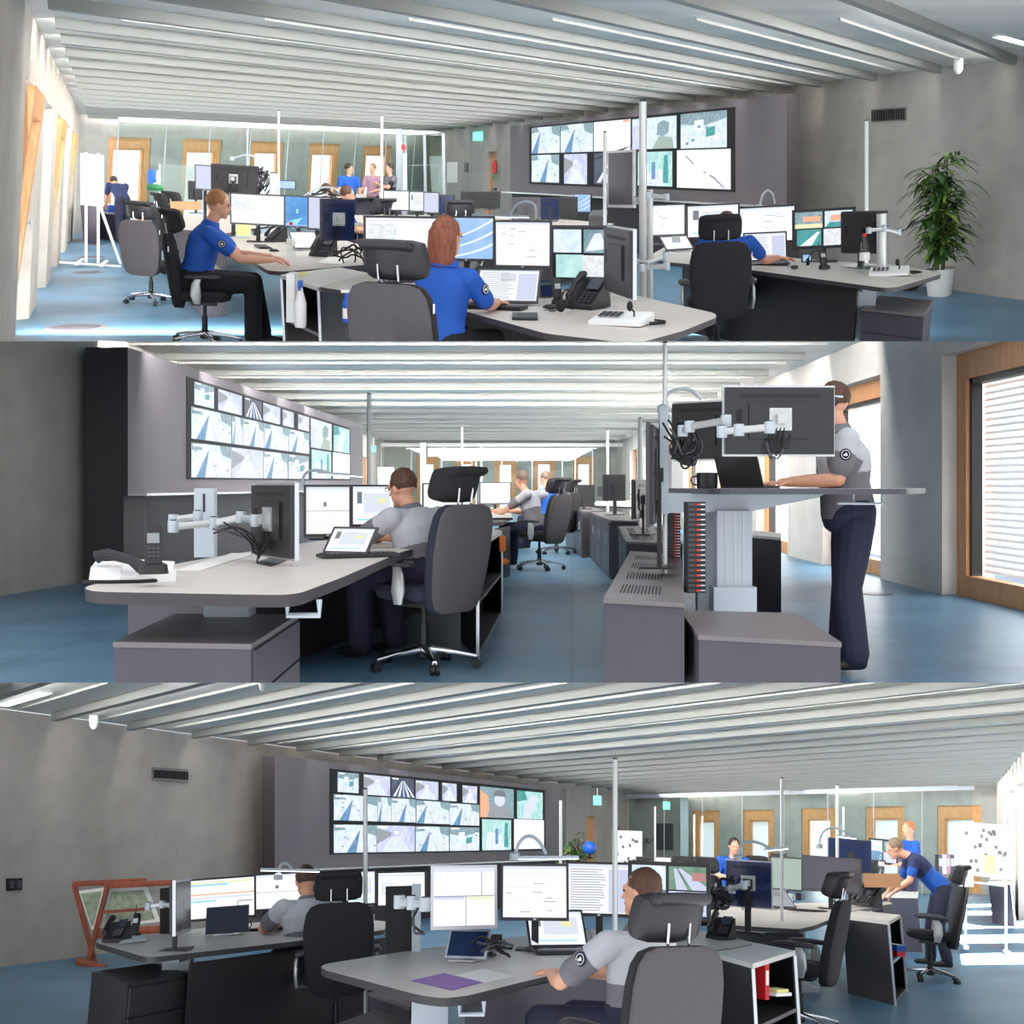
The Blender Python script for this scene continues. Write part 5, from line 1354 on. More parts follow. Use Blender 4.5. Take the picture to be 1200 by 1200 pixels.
for (px, Y, yaw, lab, hr) in ((386,20.5,-60,'far seated person with brown hair, leftmost of the two heads, top view','hbrown'),(411,17.2,-80,'far seated person in blue beside the grey chair, top view','hbrown')):
    person(R, R.col(px, Y), DG(yaw), sit_joints(), lab, hair=hr, pants='pblack', vox=.016, group='people, top view')
lamp(R, [(352,232),(372,220),(388,219),(398,224),(400,232)], 17.5, ((362,232),(384,228)), 'white gooseneck lamp over the far seated heads, top view', .74)
cables(R, [(366,233),(378,222),(390,226),(398,233)], 18, 'black cable loops behind the pale lilac monitor, top view', 5, .1, .012, 5)
# group with the black monitor back and the white screen
desk(R, [(205,268),(262,274),(330,262),(345,256),(262,252),(205,254)], .74, 'pale desk under black monitor back in the left distance, top view', panels=[((205,267),(262,273),.7,.05,'cab')])
monitor(R, 227.5,245, 193,223, 8, 'lav', 'pale monitor edge left of big black back, top view', group=g4, dz=.74)
monitor(R, 244,298, 193,227, -4, 'off', 'big black monitor back with silver arm, left distance, top view', group=g4, back=True, mount=True)
monitor(R, 222,232, 212,234, 30, 'off', 'small dark monitor low beside the pale one, top view', group=g4, back=True, W=.3)
arm(R, [(270,212),(283,214),(296,210),(316,211)], 17.5, 'silver arm reaching right from big black monitor, top view', .035)
cables(R, [(303,226),(304,210),(309,198),(312,212),(305,222)], 17.5, 'bundle of grey cables on the distant post, top view', 9, .09, .01, 8)
m_ = pole(R, 319, 203, 238, 17.4, .06, 'stout silver monitor post in left distance, top view', group='poles, top view', zb=.74)
lamp(R, [(272,186),(290,180),(303,186),(305,196)], 17.5, None, 'thin black gooseneck lamp above the big black monitor, top view', .74)
monitor(R, 325,342, 211,222, 0, 'swirl', 'tiny blue monitor top behind bright blue desktop, top view', group=g4, dz=.9, stand=False, Y=24, W=.4)
t = prism_thing('wooden_tray', R, [R.y(x,246,q) for x,q in ((200,16.2),(236,16.2),(236,17.4),(202,17.4))], (0,0,.11), 'woodl', 'woodl', 'light wooden tray box on desk behind the blond man, top view', 'tray')
chair(R, R.col(208,19.5), DG(-60), 'dark chair with looped headrest beyond the green cap, top view', 'chairs, top view', 'b')
chair(R, R.col(217,21.5), DG(-40), 'farther dark chair beside the pale monitor edge, top view', 'chairs, top view', 'b')
# ---------------- far left: cabinets, bending man, flipchart, globe lamp
cabinet(R, [(94,240),(112,241),(112,237.5),(97,237)], .85, 'dark cabinet in the far left corner, top view', front=0)
cabinet(R, [(113,250),(149,251.5),(151,247.5),(116,246.5)], .61, 'dark cabinet behind the flipchart carrying boxes, top view', front=0)
for (x, y, c, w, h, lab) in ((131,248.5,'bluep',.35,.16,'blue plastic box on the far left cabinet, top view'),(141,249,'orange',.12,.2,'orange folder on the far left cabinet, top view'),(123,248.5,'white',.25,.2,'white box left of orange folder, top view')):
    p = PZ(x, y, .61); mb = MB(); mb.box((0,0,h/2),(w,.25,h),c); mb.box((0,0,h),(w*.8,.2,.02),c); solo('storage_box', mb, R, p, 0, lab, 'box', 'boxes on the far cabinet')
person(R, R.col(144, 27.5), DG(40), stand_joints(chest=(0,.28,1.2), neck=(0,.4,1.28), head=(0,.52,1.33), shL=(-.2,.3,1.26), shR=(.2,.3,1.26), elL=(-.2,.45,1.0), elR=(.2,.45,1.0), wrL=(-.15,.55,.86), wrR=(.15,.55,.86), look=(0,.7,-.7)),
       'far bending person in dark blue before the first window, top view', shirt='snavy', hair='hdark', vox=.02, group='people, top view')
t = root('flipchart', R, R.col(108, 21), DG(12), 'white mobile flipchart easel with papers beside the windows, top view', 'flipchart')
m = MB(); m.box((0,0,1.45),(.38,.03,.85),'white'); part('board', m, t)
m = MB()
for k in range(5): m.box((-.1+.05*k,-.02,1.3+.07*k),(.16,.004,.2),'paper'); 
part('paper_sheet', m, t)
for s in (-1, 1):
    m = MB(); m.tube([(s*.1,0,.06),(s*.1,0,1.9)],.025,'white',8); part('post', m, t, True)
    m = MB(); m.box((s*.2,0,.06),(.06,.9,.04),'white'); part('foot', m, t)
m = MB(); m.tube([(.1,0,1.1),(.45,.2,.05)],.025,'white',8); m.tube([(-.5,-.25,.05),(.5,-.25,.05)],.02,'white',8); part('brace', m, t, True)
t = root('table_fan', R, R.y(181,214,24), 0, 'small blue and white desk fan near the far left window, top view', 'fan'); m = MB(); m.ell((-.05,0,.1),(.1,.05,.16),'bluep'); m.ell((.07,0,.1),(.04,.05,.14),'e_sage' if 0 else 'white'); part('fan_head', m, t, True); m = MB(); m.lathe([(.1,-.08),(.03,-.05),(.02,.15)],'white'); part('base', m, t, True)
t = root('glass_board', R, R.col(222, 27, 0), DG(-4), 'pale green glass board standing before the second window, top view', 'board', upright=True); m = MB(); m.box((0,0,1.25),(1.35,.02,.9),'boardg'); part('panel', m, t)
for s in (-1,1):
    m = MB(); m.box((s*.66,0,.85),(.04,.04,1.7),'steel'); part('post', m, t)
# far standing group
def far(px, Y, yaw, lab, **k): return person(R, R.col(px, Y), DG(yaw), stand_joints(**k.pop('J', {})), lab, vox=.018, group='people, top view', **k)
far(409, 30, 200, 'far standing man in blue polo with dark hair turned right, top view', shirt='sblue', hair='hdark', pants='pnavy', J=dict(look=(-.9,.4,-.2)))
far(437, 31, 150, 'far standing person in pink shirt behind the tall pole, top view', shirt='spink', hair='hgrey', pants='pblack')
far(457, 30, 130, 'far person in black vest with checked sleeves, rightmost, top view', shirt='sblack', yoke='sgd', hair='hdark', pants='pblack', J=dict(elR=(.2,.2,1.2), wrR=(.05,.35,1.3), elL=(-.2,.2,1.2), wrL=(-.02,.35,1.28)))
desk(R, [(386,230),(396,232),(470,231),(470,227.5),(400,227)], .95, 'high pale counter in front of the far standing group, top view', panels=[((396,231.8),(470,230.8),.92,.05,'cab')])
# ================================================================ MIDDLE VIEW
R = R2; V3 = Vector
YF = 51.0; XR = 4.5
LW = [V3((-6.2,5,0)), V3((-4.98,14.6,0)), V3((-5.46,YF,0))]
mb = MB(); mb.prism([V3((-7,5,0)), V3((7,5,0)), V3((7,YF+.5,0)), V3((-7,YF+.5,0))], (0,0,-.08), 'floor2'); struct('floor', mb, R)
mb = MB(); y = 12.0
while y < YF:
    mb.box((-.5, y, 2.95), (9.2, .12, .1), 'rib'); mb.box((-.5, y+1.2, 2.985), (9.2,.04,.03), 'rib'); area(R, (-.5, y+.09, 2.95), (0,.85,-.4), 9, .07, RIB_FILL2*9*(1.9 if y < 26 else .6 if y < 43 else .12), (1,.98,.95)); y += 2.38  # each rib also gets an added fill light, hidden on its far side
mb.box((0, (YF+9)/2, 3.04), (11, YF-9, .08), 'ceil'); struct('ceiling', mb, R)
def vwall(a, b, th, flip): return Wall(R, a, b, a+V3((0,0,3)), b+V3((0,0,3)), th, flip)
wl = vwall(LW[0], LW[1], .3, -1); wl.n = V3((-1,0,0)); wl.build('wall_left', 'conc2w' if 0 else 'conc2l')
wl2 = vwall(LW[1], LW[2], .3, -1); wl2.n = V3((-1,0,0))
u0, _ = wl2.hit(425.5, 580); u1, _ = wl2.hit(432, 580); ua, ub = sorted((u0, u1)); wl2.build('wall_left', 'conc2', [(ua, ub, 0, 2.2)])
DN[0] += 1; o = D.objects.new('door_%d' % DN[0], None); COL.objects.link(o); o['kind'] = 'structure'; OWNER[o] = R; base = wl2.at((ua+ub)/2, 0); o.matrix_world = R.T @ Matrix.Translation(base)
m = MB(); m.prism([wl2.at(ua,0,.1)-base, wl2.at(ub,0,.1)-base, wl2.at(ub,2.2,.1)-base, wl2.at(ua,2.2,.1)-base], wl2.n*.06, 'wood'); part('door_leaf', m, o)
# far wall
wf = vwall(V3((-5.46,YF,0)), V3((XR+.3,YF,0)), .4, -1); wf.n = V3((0,1,0))
hl = []; info = []
for (xa, xb, yt, pt) in ((488.5,514.6,535,543),(533.5,559,535,543),(579,605.5,535,543.5),(624,651,535,543),(671,697,535,543)):
    ua, _ = wf.hit(xa, 560); ub, _ = wf.hit(xb, 560); _, zt = wf.hit(xa, yt); _, zp = wf.hit(xa, pt); hl.append((ua, ub, .05, zt)); info.append((ua, ub, zt, zt-zp))
wf.build('wall_far', 'conc1', hl)
for k, (ua, ub, zt, hh) in enumerate(info):
    window(wf, ua, ub, .05, zt, .2, head=hh, blinds=False); area(R, wf.at((ua+ub)/2, 1.3, .9), -wf.n, 1.0, 2.0, W2F, (.93,.98,1))
# right wall with floor-length timber windows
wr = vwall(V3((XR,5,0)), V3((XR,YF,0)), .55, 1); wr.n = V3((1,0,0)); LL = YF - 5
hl = []
ops = [(7.6,12.5),(14.6,17.3),(19.5,22.0),(24.2,26.7),(28.9,31.4),(33.6,36.1),(38.3,40.8),(43,45.5)]
for a, b in ops: hl.append(((a-5)/LL, (b-5)/LL, .0, 2.5 if a < 30 else 2.5))
wr.build('wall_right', 'conc2', hl)
for k, (a, b) in enumerate(ops):
    window(wr, (a-5)/LL, (b-5)/LL, 0, 2.5, .27 if k == 0 else .24, off=.15, dep=.12, blinds=k < 3, sl='blk')
    area(R, wr.at(((a+b)/2-5)/LL, 1.3, .75), -wr.n, b-a, 2.3, W2R*(b-a)/2.7*(.32 if a < 8 else 1), (1,.99,.97))
# partition beam, posts and glass far back
mb = MB(); mb.box((-.4, 47.5, 2.78), (9.6, .12, .14), 'white'); struct('trim_2', mb, R)
t = root('glass_partition', R, V3((-.4,47.5,0)), 0, 'glass partition with slim posts before the far windows, middle view', 'glass partition')
for k in range(8):
    x = -4.8 + k*1.2; m = MB(); m.box((x+.6,0,1.35),(1.16,.012,2.6),'gl2'); part('pane', m, t); m = MB(); m.box((x,0,1.35),(.04,.04,2.7),'steel'); part('mullion', m, t)
P = R.col(496, 47, 0); m = MB(); m.box((0,0,1.43),(.22,.2,2.86),'white'); solo('pillar', m, R, P, 0, 'white square pillar near the far left corner, middle view', 'pillar')
for (q, l) in (((434,519,441,532,'exitg'),'small glowing exit sign near the video wall end, middle view'),):
    P = R.y(437.5, 526, 36); m = MB(); m.box((0,0,0),(.16,.05,.2),'exitg'); m.box((0,.03,.2),(.02,.02,.3),'steel'); solo('exit_sign', m, R, P, 0, l, 'sign')
t = root('whiteboard', R, R.col(452, 40, 0), 0, 'white board on stand right of the video wall end, middle view', 'whiteboard'); m = MB(); m.box((0,0,1.4),(.55,.04,.75),'white'); part('board', m, t)
for s in (-1,1):
    m = MB(); m.box((s*.25,0,.7),(.04,.05,1.4),'steel'); part('leg', m, t)
plant(R, R.col(469, 42, 0), 1.7, 'small far plant behind the bearded man\'s monitors, middle view', 40, .3, seed=8)
V2, vc, vn = videowall(R, ((150,684),(150,407)), ((425,620),(425,498)), 2.75, .5, [(221,443),(409,502),(409.5,562.5),(221.5,560.5)],
 [(226,249,.02,.25,'town'),(254,282,.02,.25,'tunnel'),(285,305,.02,.26,'beams'),(307,327,.02,.25,'tunnel'),(330,343,.03,.25,'tunnel'),(348,361,.03,.25,'tunnel'),
  (222.5,269.5,.28,.6,'road'),(270.5,283,.28,.6,'road3'),(283.5,308,.28,.6,'road2'),(308.5,337,.28,.6,'road3'),(337.5,361,.28,.6,'road'),
  (222.5,269.5,.64,.99,'road'),(270,307,.64,.99,'tunnel'),(307.5,336,.64,.99,'road'),(337,360.5,.64,.99,'town'),
  (363,387.5,.03,.49,'cab'),(390,408.5,.03,.49,'mint'),(364,387,.52,.98,'hall'),(389,409,.51,.98,'white')],
 'anthracite video wall with rows of road camera pictures, left of middle view', 1.02)
# ---------------- left workstation
desk(R, [(97,689),(110,693.5),(330,697.5),(352,695),(400,677),(470,647),(520,633),(560,622),(520,617),(430,626),(312,643),(214,659),(118,682)], .74,
     'large pale curved desk with rounded corner at the left front, middle view', thick=.045, legs=[(268,672)], panels=[((300,646.5),(560,612),.68,.0,'cabd')], handle=(356,690))
cabinet(R, [(134,752),(294,754.5),(348.5,720),(205,719)], .55, 'wide charcoal drawer pedestal at the left front, middle view', front=1, ndr=3, group='cabinets, middle view')
cabinet(R, [(150,697),(240,702),(300,696),(225,690)], .60, 'dark pedestal behind beneath the left desk, middle view', front=0, group='cabinets, middle view')
P = V3((R.col(241,6.6).x, 6.6, .74)); t = root('monitor_post', R, P, 0, 'wide white upright post carrying the jointed arm, middle view', 'monitor post'); m = MB(); m.box((0,0,.19),(.11,.07,.38),'steel'); part('column', m, t); m = MB(); m.box((-.0,-.037,.3),(.012,.004,.1),'blk'); part('slot', m, t)
g5 = 'monitors on the left desk, middle view'
monitor(R, 290,357, 566,654, -58, 'doc', 'black monitor back with white rim and silver mount, middle view', group=g5, back=True, mount=True, rim='silv', stand=False, W=.56)
monitor(R, 357,411, 568,629, 14, 'plan', 'pale monitor with round dot nearest the black back, middle view', group=g5)
monitor(R, 412,463, 568,617, 12, 'sheet', 'monitor with table in front of the bearded man\'s face, middle view', group=g5)
monitor(R, 495,542, 566,602, 8, 'white', 'white monitor between man\'s head and headrest, middle view', group=g5)
arm(R, [(203,609),(232,605)], [6.3,6.3], 'left silver arm segment of upper white post joint, middle view', .033)
arm(R, [(203,617),(250,613),(283,606),(300,610)], [6.2,6.3,6.25,6.1], 'long jointed silver arm leading to black monitor back, middle view', .036)
cables(R, [(255,618),(275,622),(292,628),(302,645),(318,640),(322,620)], 6.15, 'loops of black cable behind the black monitor back, middle view', 5, .035, .005, 4)
# telephone set
t = root('telephone', R, R.z(143,681,.74), DG(12), 'white telephone set with black handset on left desk end, middle view', 'telephone')
m = MB(); m.prism([(-.12,-.09,0),(-.12,.13,0),(-.12,.13,.075),(-.12,-.02,.06)],(.12,0,0),'white'); m.prism([(0,-.09,.0),(.2,-.09,0),(.2,.14,.045),(0,.14,.06)],(0,0,.025),'white'); part('base', m, t)
m = MB(); m.tube([(-.1,-.0,.1),(-.06,-.01,.115),(.04,-.06,.09),(.1,-.09,.05)],[.028,.022,.02,.03],'blk',10); part('handset', m, t, True)
m = MB(); m.tube([(-.14,-.1,.008),(-.05,-.13,.008),(.08,-.13,.008),(.16,-.08,.008)],.008,'blk2',6); part('cable', m, t, True)
for (x, y, yw, lab) in ((180,672,20,'black handset radio with antenna in white cradle, left desk end, middle view'),):
    r_ = radio_handset(R, R.z(x, y, .79), DG(yw), lab); r_.matrix_world = r_.matrix_world @ Matrix.Scale(1.15, 4)
m = MB(); m.box((0,0,.02),(.16,.2,.04),'white'); solo('charging_cradle', m, R, R.z(183,680,.741), DG(15), 'flat white charging cradle under the handset radio, middle view', 'cradle')
sheet(R, [(205,668),(235,668),(300,648),(272,648)], .741, 'white papers lying behind the telephone set, middle view')
tablet(R, R.z(404,652,.745), DG(-24), 'dark framed slanted tablet before the bearded man, middle view', 'sheet', .85, .7)
keyboard(R, R.z(420,652,.745), DG(28), 'black keyboard right of the slanted tablet, middle view')
t = prism_thing('desk_mat', R, [R.z(x,y,.742) for x,y in ((300,660),(318,664),(340,655),(322,652))], (0,0,.004), 'blk', 'blk', 'small dark stand foot beneath the black monitor back, middle view', 'stand')
mug(R, R.z(433,637,.745), 'small light cup right of the slanted tablet, middle view', 'white'); mug(R, R.z(441,636,.745), 'dark cup beside the small light cup, middle view', 'woodr')
lamp(R, [(354,568),(356,556),(364,551),(376,551),(390,556)], 9.2, ((372,555),(425,558.5)), 'gooseneck lamp with long head above the dotted monitor, middle view', .74)
pole(R, 432.5, 462, 600, 13.5, .024, 'tallest white pole behind the bearded man\'s monitors, middle view', group='poles, middle view')
for (x, y0, y1, Y, r, lab) in ((541.5,500,590,22,.02,'slim pole above the headrest, middle view'),(564,520,585,36,.03,'distant pole in the middle of far windows, middle view'),(558,530,570,34,.015,'short thin far rod left of the distant pole, middle view'),
        (712,504,598,19,.022,'slim pole in front of the far right corner, middle view'),(750,490,600,14,.022,'slim pole beside the tall black monitor edge, middle view'),(779.5,402,500,7.0,.014,'thin tall rod rising from the standing desk, middle view'),(674,529,575,30,.015,'thin far rod in front of the fifth far window, middle view')):
    pole(R, x, y0, y1, Y, r, lab, group='poles, middle view')
cE = chair(R, V3((R.col(497,7.45).x, 7.45, 0)), DG(52), 'large grey chair of the bearded man with chrome feet, middle view', 'chairs, middle view', 'c')
person(R, V3((R.col(503,7.6).x, 7.6, .0)), DG(52), sit_joints(pel=(0,0,.52), chest=(0,.1,.88), neck=(0,.17,1.01), head=(0,.24,1.12), shL=(-.22,.12,.93), shR=(.22,.12,.93), elL=(-.27,.36,.79), elR=(.25,.36,.79), wrL=(-.12,.56,.79), wrR=(.12,.58,.79), knL=(-.13,.5,.55), knR=(.13,.5,.55), anL=(-.13,.48,.1), anR=(.13,.42,.1), look=(0,1,-.25)),
       'seated bearded man with glasses in two-tone grey polo, middle view', shirt='sgd', yoke='sgl', hair='hbrown', beard=True, glasses=True, vox=.008, sleeve=.75, bulk=1.18, group='people, middle view')
shelf_unit(R, [(540,633),(560,640),(588,622),(572,618)], .74, 'dark open shelf unit with orange cloth behind the large chair, middle view', 1)
m = MB(); m.ell((0,0,.06),(.1,.08,.08),'orange'); m.ell((.08,0,.03),(.08,.06,.04),'orange'); solo('cloth', m, R, R.z(577,662,.38), 0, 'crumpled orange cloth in the open shelf, middle view', 'cloth', smooth=True)
m = MB(); m.box((0,0,-.06),(.05,.03,.12),'orange'); solo('key_tag', m, R, R.y(589,628,9.5), 0, 'small orange tag hanging at the shelf edge, middle view', 'tag')
# ---------------- second man at the next desk
desk(R, [(520,611),(560,614),(588,612),(600,606),(598,596),(560,594),(530,597)], .74, 'pale desk of the grey-haired man farther back, middle view', panels=[((560,613),(598,608),.65,.05,'cabd')])
monitor(R, 562,599, 565,591, 6, 'white', 'white monitor before the grey-haired man, middle view', group='far monitors, middle view')
chair(R, V3((R.col(632,16.2).x, 16.2, 0)), DG(55), 'grey chair of the grey-haired man farther back, middle view', 'chairs, middle view', 'd')
person(R, V3((R.col(622,16.4).x, 16.4, 0)), DG(55), sit_joints(chest=(0,.05,.95), neck=(0,.1,1.08), head=(0,.16,1.22), elL=(-.24,.3,.78), elR=(.24,.3,.78), wrL=(-.14,.54,.79), wrR=(.14,.54,.79), look=(0,1,-.2)), 'seated grey-haired man in two-tone grey polo farther back, middle view', shirt='sgd', yoke='sgl', hair='hgrey', vox=.012, group='people, middle view')
person(R, V3((R.col(636,21).x, 21, 0)), DG(60), sit_joints(), 'seated person in royal blue behind the grey-haired man, middle view', shirt='sblue', hair='hgrey', vox=.016, group='people, middle view')
chair(R, V3((R.col(652,20).x, 20, 0)), DG(70), 'distant dark chair partly hidden behind the nearer grey chair, middle view', 'chairs, middle view', 'b')
m = keyboard(R, R.z(578,609,.745), DG(10), 'keyboard on the farther desk, middle view')
mug(R, R.z(566,606,.745), 'blue mug under the farther white monitor, middle view', 'bluep')
# ---------------- right row of cabinets with monitors
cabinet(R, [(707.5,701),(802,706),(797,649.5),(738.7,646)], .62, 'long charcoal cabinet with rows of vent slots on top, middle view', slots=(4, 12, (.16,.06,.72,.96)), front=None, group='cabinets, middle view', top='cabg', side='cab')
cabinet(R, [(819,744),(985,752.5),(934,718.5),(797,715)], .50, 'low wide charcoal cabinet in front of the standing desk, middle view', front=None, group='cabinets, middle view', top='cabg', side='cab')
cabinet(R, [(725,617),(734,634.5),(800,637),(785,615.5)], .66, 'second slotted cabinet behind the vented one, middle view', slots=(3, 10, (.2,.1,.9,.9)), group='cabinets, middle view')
cabinet(R, [(692,600.5),(715.5,609.5),(750,610.5),(727,599.5)], .72, 'grey-doored cabinet under the second black monitor, middle view', front=0, door=3, group='cabinets, middle view', side='bez')
cabinet(R, [(663.5,594),(682.5,599),(707,598),(688,593)], .74, 'farthest cabinet of the right row, middle view', front=0, door=2, group='cabinets, middle view')
cabinet(R, [(880,627),(915.5,630),(915.5,624.5),(884,622)], .74, 'tall narrow slate cabinet beyond the standing desk column, middle view', top='white', group='cabinets, middle view')
g6 = 'monitors of the right row, middle view'
monitor(R, 670,697, 568,594, 5, 'off', 'leftmost black monitor of the right row, middle view', group=g6, back=True, dz=.745)
monitor(R, 706,733, 556,587, 8, 'off', 'second black monitor on grey-doored cabinet, middle view', group=g6, back=True, dz=.72)
monitor(R, 742,755, 562,608, 70, 'off', 'narrow dark monitor seen sideways, third in the row, middle view', group=g6, back=True, W=.5, dz=.66)
monitor(R, 753,772, 497,616, 80, 'off', 'tall near black monitor seen edge-on, middle view', group=g6, back=True, W=.55, dz=.66, Y=6.9)
for (x, Y, lab) in ((700,24,'low clutter'),):
    pass
desk(R, [(690,592),(740,594),(800,596),(830,590),(760,586),(700,587)], .78, 'distant pale desk behind the right row, middle view')
for i, (xl, xr, yt, yb, k) in enumerate(((640,652,571,581,'off'),(655,664,572,582,'off'),(700,712,570,582,'off'),(738,748,566,580,'white'))):
    monitor(R, xl, xr, yt, yb, 5, k, ['distant monitor left of the farthest cabinet','tiny distant monitor above farthest cabinet','distant dark monitor between two black ones','tiny bright monitor beside the slim pole','high distant dark screen before the right wall'][i] + ', middle view', group='far monitors, middle view', back=k == 'off', H=.38, dz=.74, Y=38)
# patch panel
def rackm(px, Y, zt, zb, w, lab):
    t = root('patch_panel', R, V3((R.col(px, Y).x, Y, zb)), DG(8), lab, 'patch panel'); H = zt - zb
    m = MB(); m.box((0,0,H/2),(w,.06,H),'blk'); part('frame', m, t); n = 18
    for k in range(n):
        z = H*(k+.5)/n; m = MB(); m.box((0,-.033,z),(w*.9,.012,H/n*.55),'bez'); m.box((w*.05,-.045,z),(w*.14,.02,H/n*.3),'redled'); m.box((w*.3,-.04,z),(w*.25,.012,H/n*.22),'e_white' if 0 else 'silv'); part('port_row', m, t)
rackm(814, 6.2, 1.05, .58, .1, 'tall black patch panel with red plugs under the standing desk, middle view')
rackm(789, 8.6, .97, .6, .09, 'smaller patch panel farther behind, middle view')
# ---------------- standing desk
zt = 1.118; pl = [V3((R.col(x, Y, zt).x, Y, zt)) for x, Y in ((777,8.0),(838,6.2),(1062,6.35),(1086,7.3),(1070,8.4),(800,9.2))]
pl = rnd_poly(pl, .15); c = ctr(pl); c.z = 0
t = root('standing_desk', R, c, 0, 'raised sit-stand desk at which the standing man types, middle view', 'desk')
m = MB(); m.prism([p-c for p in pl], (0,0,-.03), 'desk', 'cab', 'edge'); part('desktop', m, t)
def off(px, Y, z): p = R.col(px, Y, z); p.z = z; return p - c
m = MB(); A = [off(768,6.9,1.09), off(968,6.9,1.09), off(958,6.9,1.065), off(880,6.9,.985), off(768,6.9,.975)]; m.prism(A, (0,.12,0), 'steel'); part('cantilever_arm', m, t)
m = MB(); p = off(858.5,6.9,0); m.box((p.x,p.y,.7),(.2,.13,.58),'steel'); part('leg', m, t)
m = MB(); m.box((p.x,p.y,.32),(.245,.17,.64 - .17),'steel'); m.box((p.x,p.y,.06),(.3,.6,.04),'steel')
for q in (-.05,.0,.05): m.box((p.x+q,p.y-.067,.7),(.006,.003,.56),'alu')
part('lower_sleeve', m, t)
m = MB(); p = off(826,7.2,0); m.box((p.x,p.y,.5),(.1,.1,1.0),'steel'); part('leg', m, t)
m = MB(); p = off(777.5,6.9,0); m.box((p.x,p.y,1.27),(.05,.06,.6),'steel'); part('monitor_post', m, t)
m = MB(); a = off(1000,6.6,1.085); m.tube([a, a+V3((0,0,-.05)), a+V3((.16,0,-.05)), a+V3((.16,0,0))], .008, 'steel', 8); m.box((a.x-.02,a.y,a.z-.05),(.14,.04,.012),'steel'); part('height_lever', m, t, True)
def mon2(*a, **k): return monitor(R, *a, **k)
mon2(846,978, 452,535, 2, 'off', 'large black monitor back with silver mount, right, middle view', group='monitors on the standing desk', back=True, mount=True, rim='silv', stand=False, dz=1.12)
mon2(800,846, 470,540, -38, 'off', 'black monitor back angled left of the large one, middle view', group='monitors on the standing desk', back=True, rim='silv', stand=False, dz=1.12, W=.42)
arm(R, [(800,505),(808,500),(851,493)], [6.3,6.2,6.0], 'upper silver arm behind the angled monitor, middle view', .034)
arm(R, [(846,506),(866,504),(902,501)], [5.95,5.9,5.85], 'lower silver arm ending at the square mount, middle view', .034)
cables(R, [(788,502),(800,520),(790,535),(812,545),(818,520),(806,508)], 6.4, 'thick tangle of black cables beside the white post, middle view', 12, .06, .006, 6)
cables(R, [(900,520),(905,530),(915,536),(918,522)], 5.8, 'two thin cables hanging under the square mount, middle view', 2, .02, .005, 7)
t = laptop(R, V3((R.col(878,6.5,zt).x, 6.7, zt)), DG(140), 'open black laptop seen from behind on the standing desk, middle view', 'doc', .82, 2.0)
for i, (x, lab) in enumerate(((824,'silver handled black mug near the white post, middle view'),(833,'second dark mug with silver handle near laptop, middle view'))):
    mug(R, V3((R.col(x,6.8,zt).x, 6.8, zt)), lab, 'blk', yaw=PI)
lamp(R, [(777,480),(780,462),(795,455),(812,457),(822,468)], 7.0, None, 'gooseneck arch rising above the standing desk monitors, middle view', 1.12)
pm, h3, HR = person(R, V3((R.col(1000,7.3).x, 7.3, 0)), DG(82), stand_joints(pel=(0,.03,.97), chest=(0,.08,1.35), neck=(0,.09,1.51), head=(0,.13,1.645), shL=(-.21,.06,1.41), shR=(.21,.06,1.41), elL=(-.25,.12,1.17), elR=(.25,.16,1.17), wrL=(-.12,.38,1.155), wrR=(.14,.42,1.155), look=(0,1,-.15), knL=(-.1,.05,.52), knR=(.1,.03,.52), anL=(-.12,-.0,.1), anR=(.12,.06,.1), hdL=(.1,1,-.05), hdR=(-.1,1,-.05)),
       'standing man in light grey polo and navy trousers typing, middle view', shirt='sgd', yoke='sgl', hair='hbrown', vox=.0075, sleeve=.7, badge='L', bulk=1.2, group='people, middle view')
m = MB(); pts = [h3(-.085,-.005,.0), h3(-.088,-.01,.06), h3(-.05,-.02,.12), h3(0,-.02,.135), h3(.05,-.02,.12), h3(.088,-.01,.06), h3(.085,-.005,0)]
m.tube([h3(-.08,-.06,.02), h3(-.09,0,.03), h3(-.082,.05,.02)], .008, 'silv', 8)
t = D.objects.new('headset', None); COL.objects.link(t); t.matrix_world = pm.matrix_world; OWNER[t] = R; props(t, 'silver and dark headset worn by the standing man, middle view', 'headset')
part('ear_hook', m, t, True); m = MB(); m.ell(h3(-.092,-.002,.0),(.02,.03,.03),'blk'); part('ear_cushion', m, t, True)
for i, (x, y, lab) in enumerate(((1028,696,'small floor box lid behind the standing man, middle view'),)):
    m = MB(); m.lathe([(.16,0),(.16,.004),(.1,.006)],'cab',seg=20); solo('floor_box', m, R, R.z(x,y,.002), 0, lab, 'floor box')
# ================================================================ BOTTOM VIEW
R = R3
FL = linY(R.z(0,1136), R.z(595,1060.5)); TL = linY(R.z(0,828,3.0), R.z(595,906.5,3.0))
LF = R.z(745,1037.8); LFt = R.z(745,930,3.0); RF = R.z(1168,1049.4); RFt = R.z(1168,918,3.0)
RB = linY(R.z(1200,1085), RF); RT = linY(R.z(1200,880,3.0), RFt)
d2 = R.ray(-500,985); d2.z = 0; d2.normalize(); d2 = -d2
a, b = FL(8), RB(8)
mb = MB(); mb.prism([a+V3((-1,0,0)), b+V3((3,0,0)), RF+V3((3,1,0)), LF+V3((-1,1,0))], (0,0,-.08), 'floor3'); struct('floor', mb, R)
sd = (TL(30)-TL(10)); sd.z = 0; sd = sd/sd.y
mb = ribs(R, 'c', TL(10), TL(30), RT(10), RT(30), R.z(55,845.5,2.9), d2, sd, 1.32, -14, 22, shrink=.1, rib_fill=RIB_FILL3, ymax=24)
a, b = TL(8.2), RT(8.2); mb.prism([a, b, RFt+V3((.5,0,0)), LFt], (0,0,.08), 'ceil'); struct('ceiling', mb, R)
WL3 = Wall(R, FL(6), LF, TL(6), LFt, .35, flip=-1)
if WL3.n.x > 0: WL3.n = -WL3.n
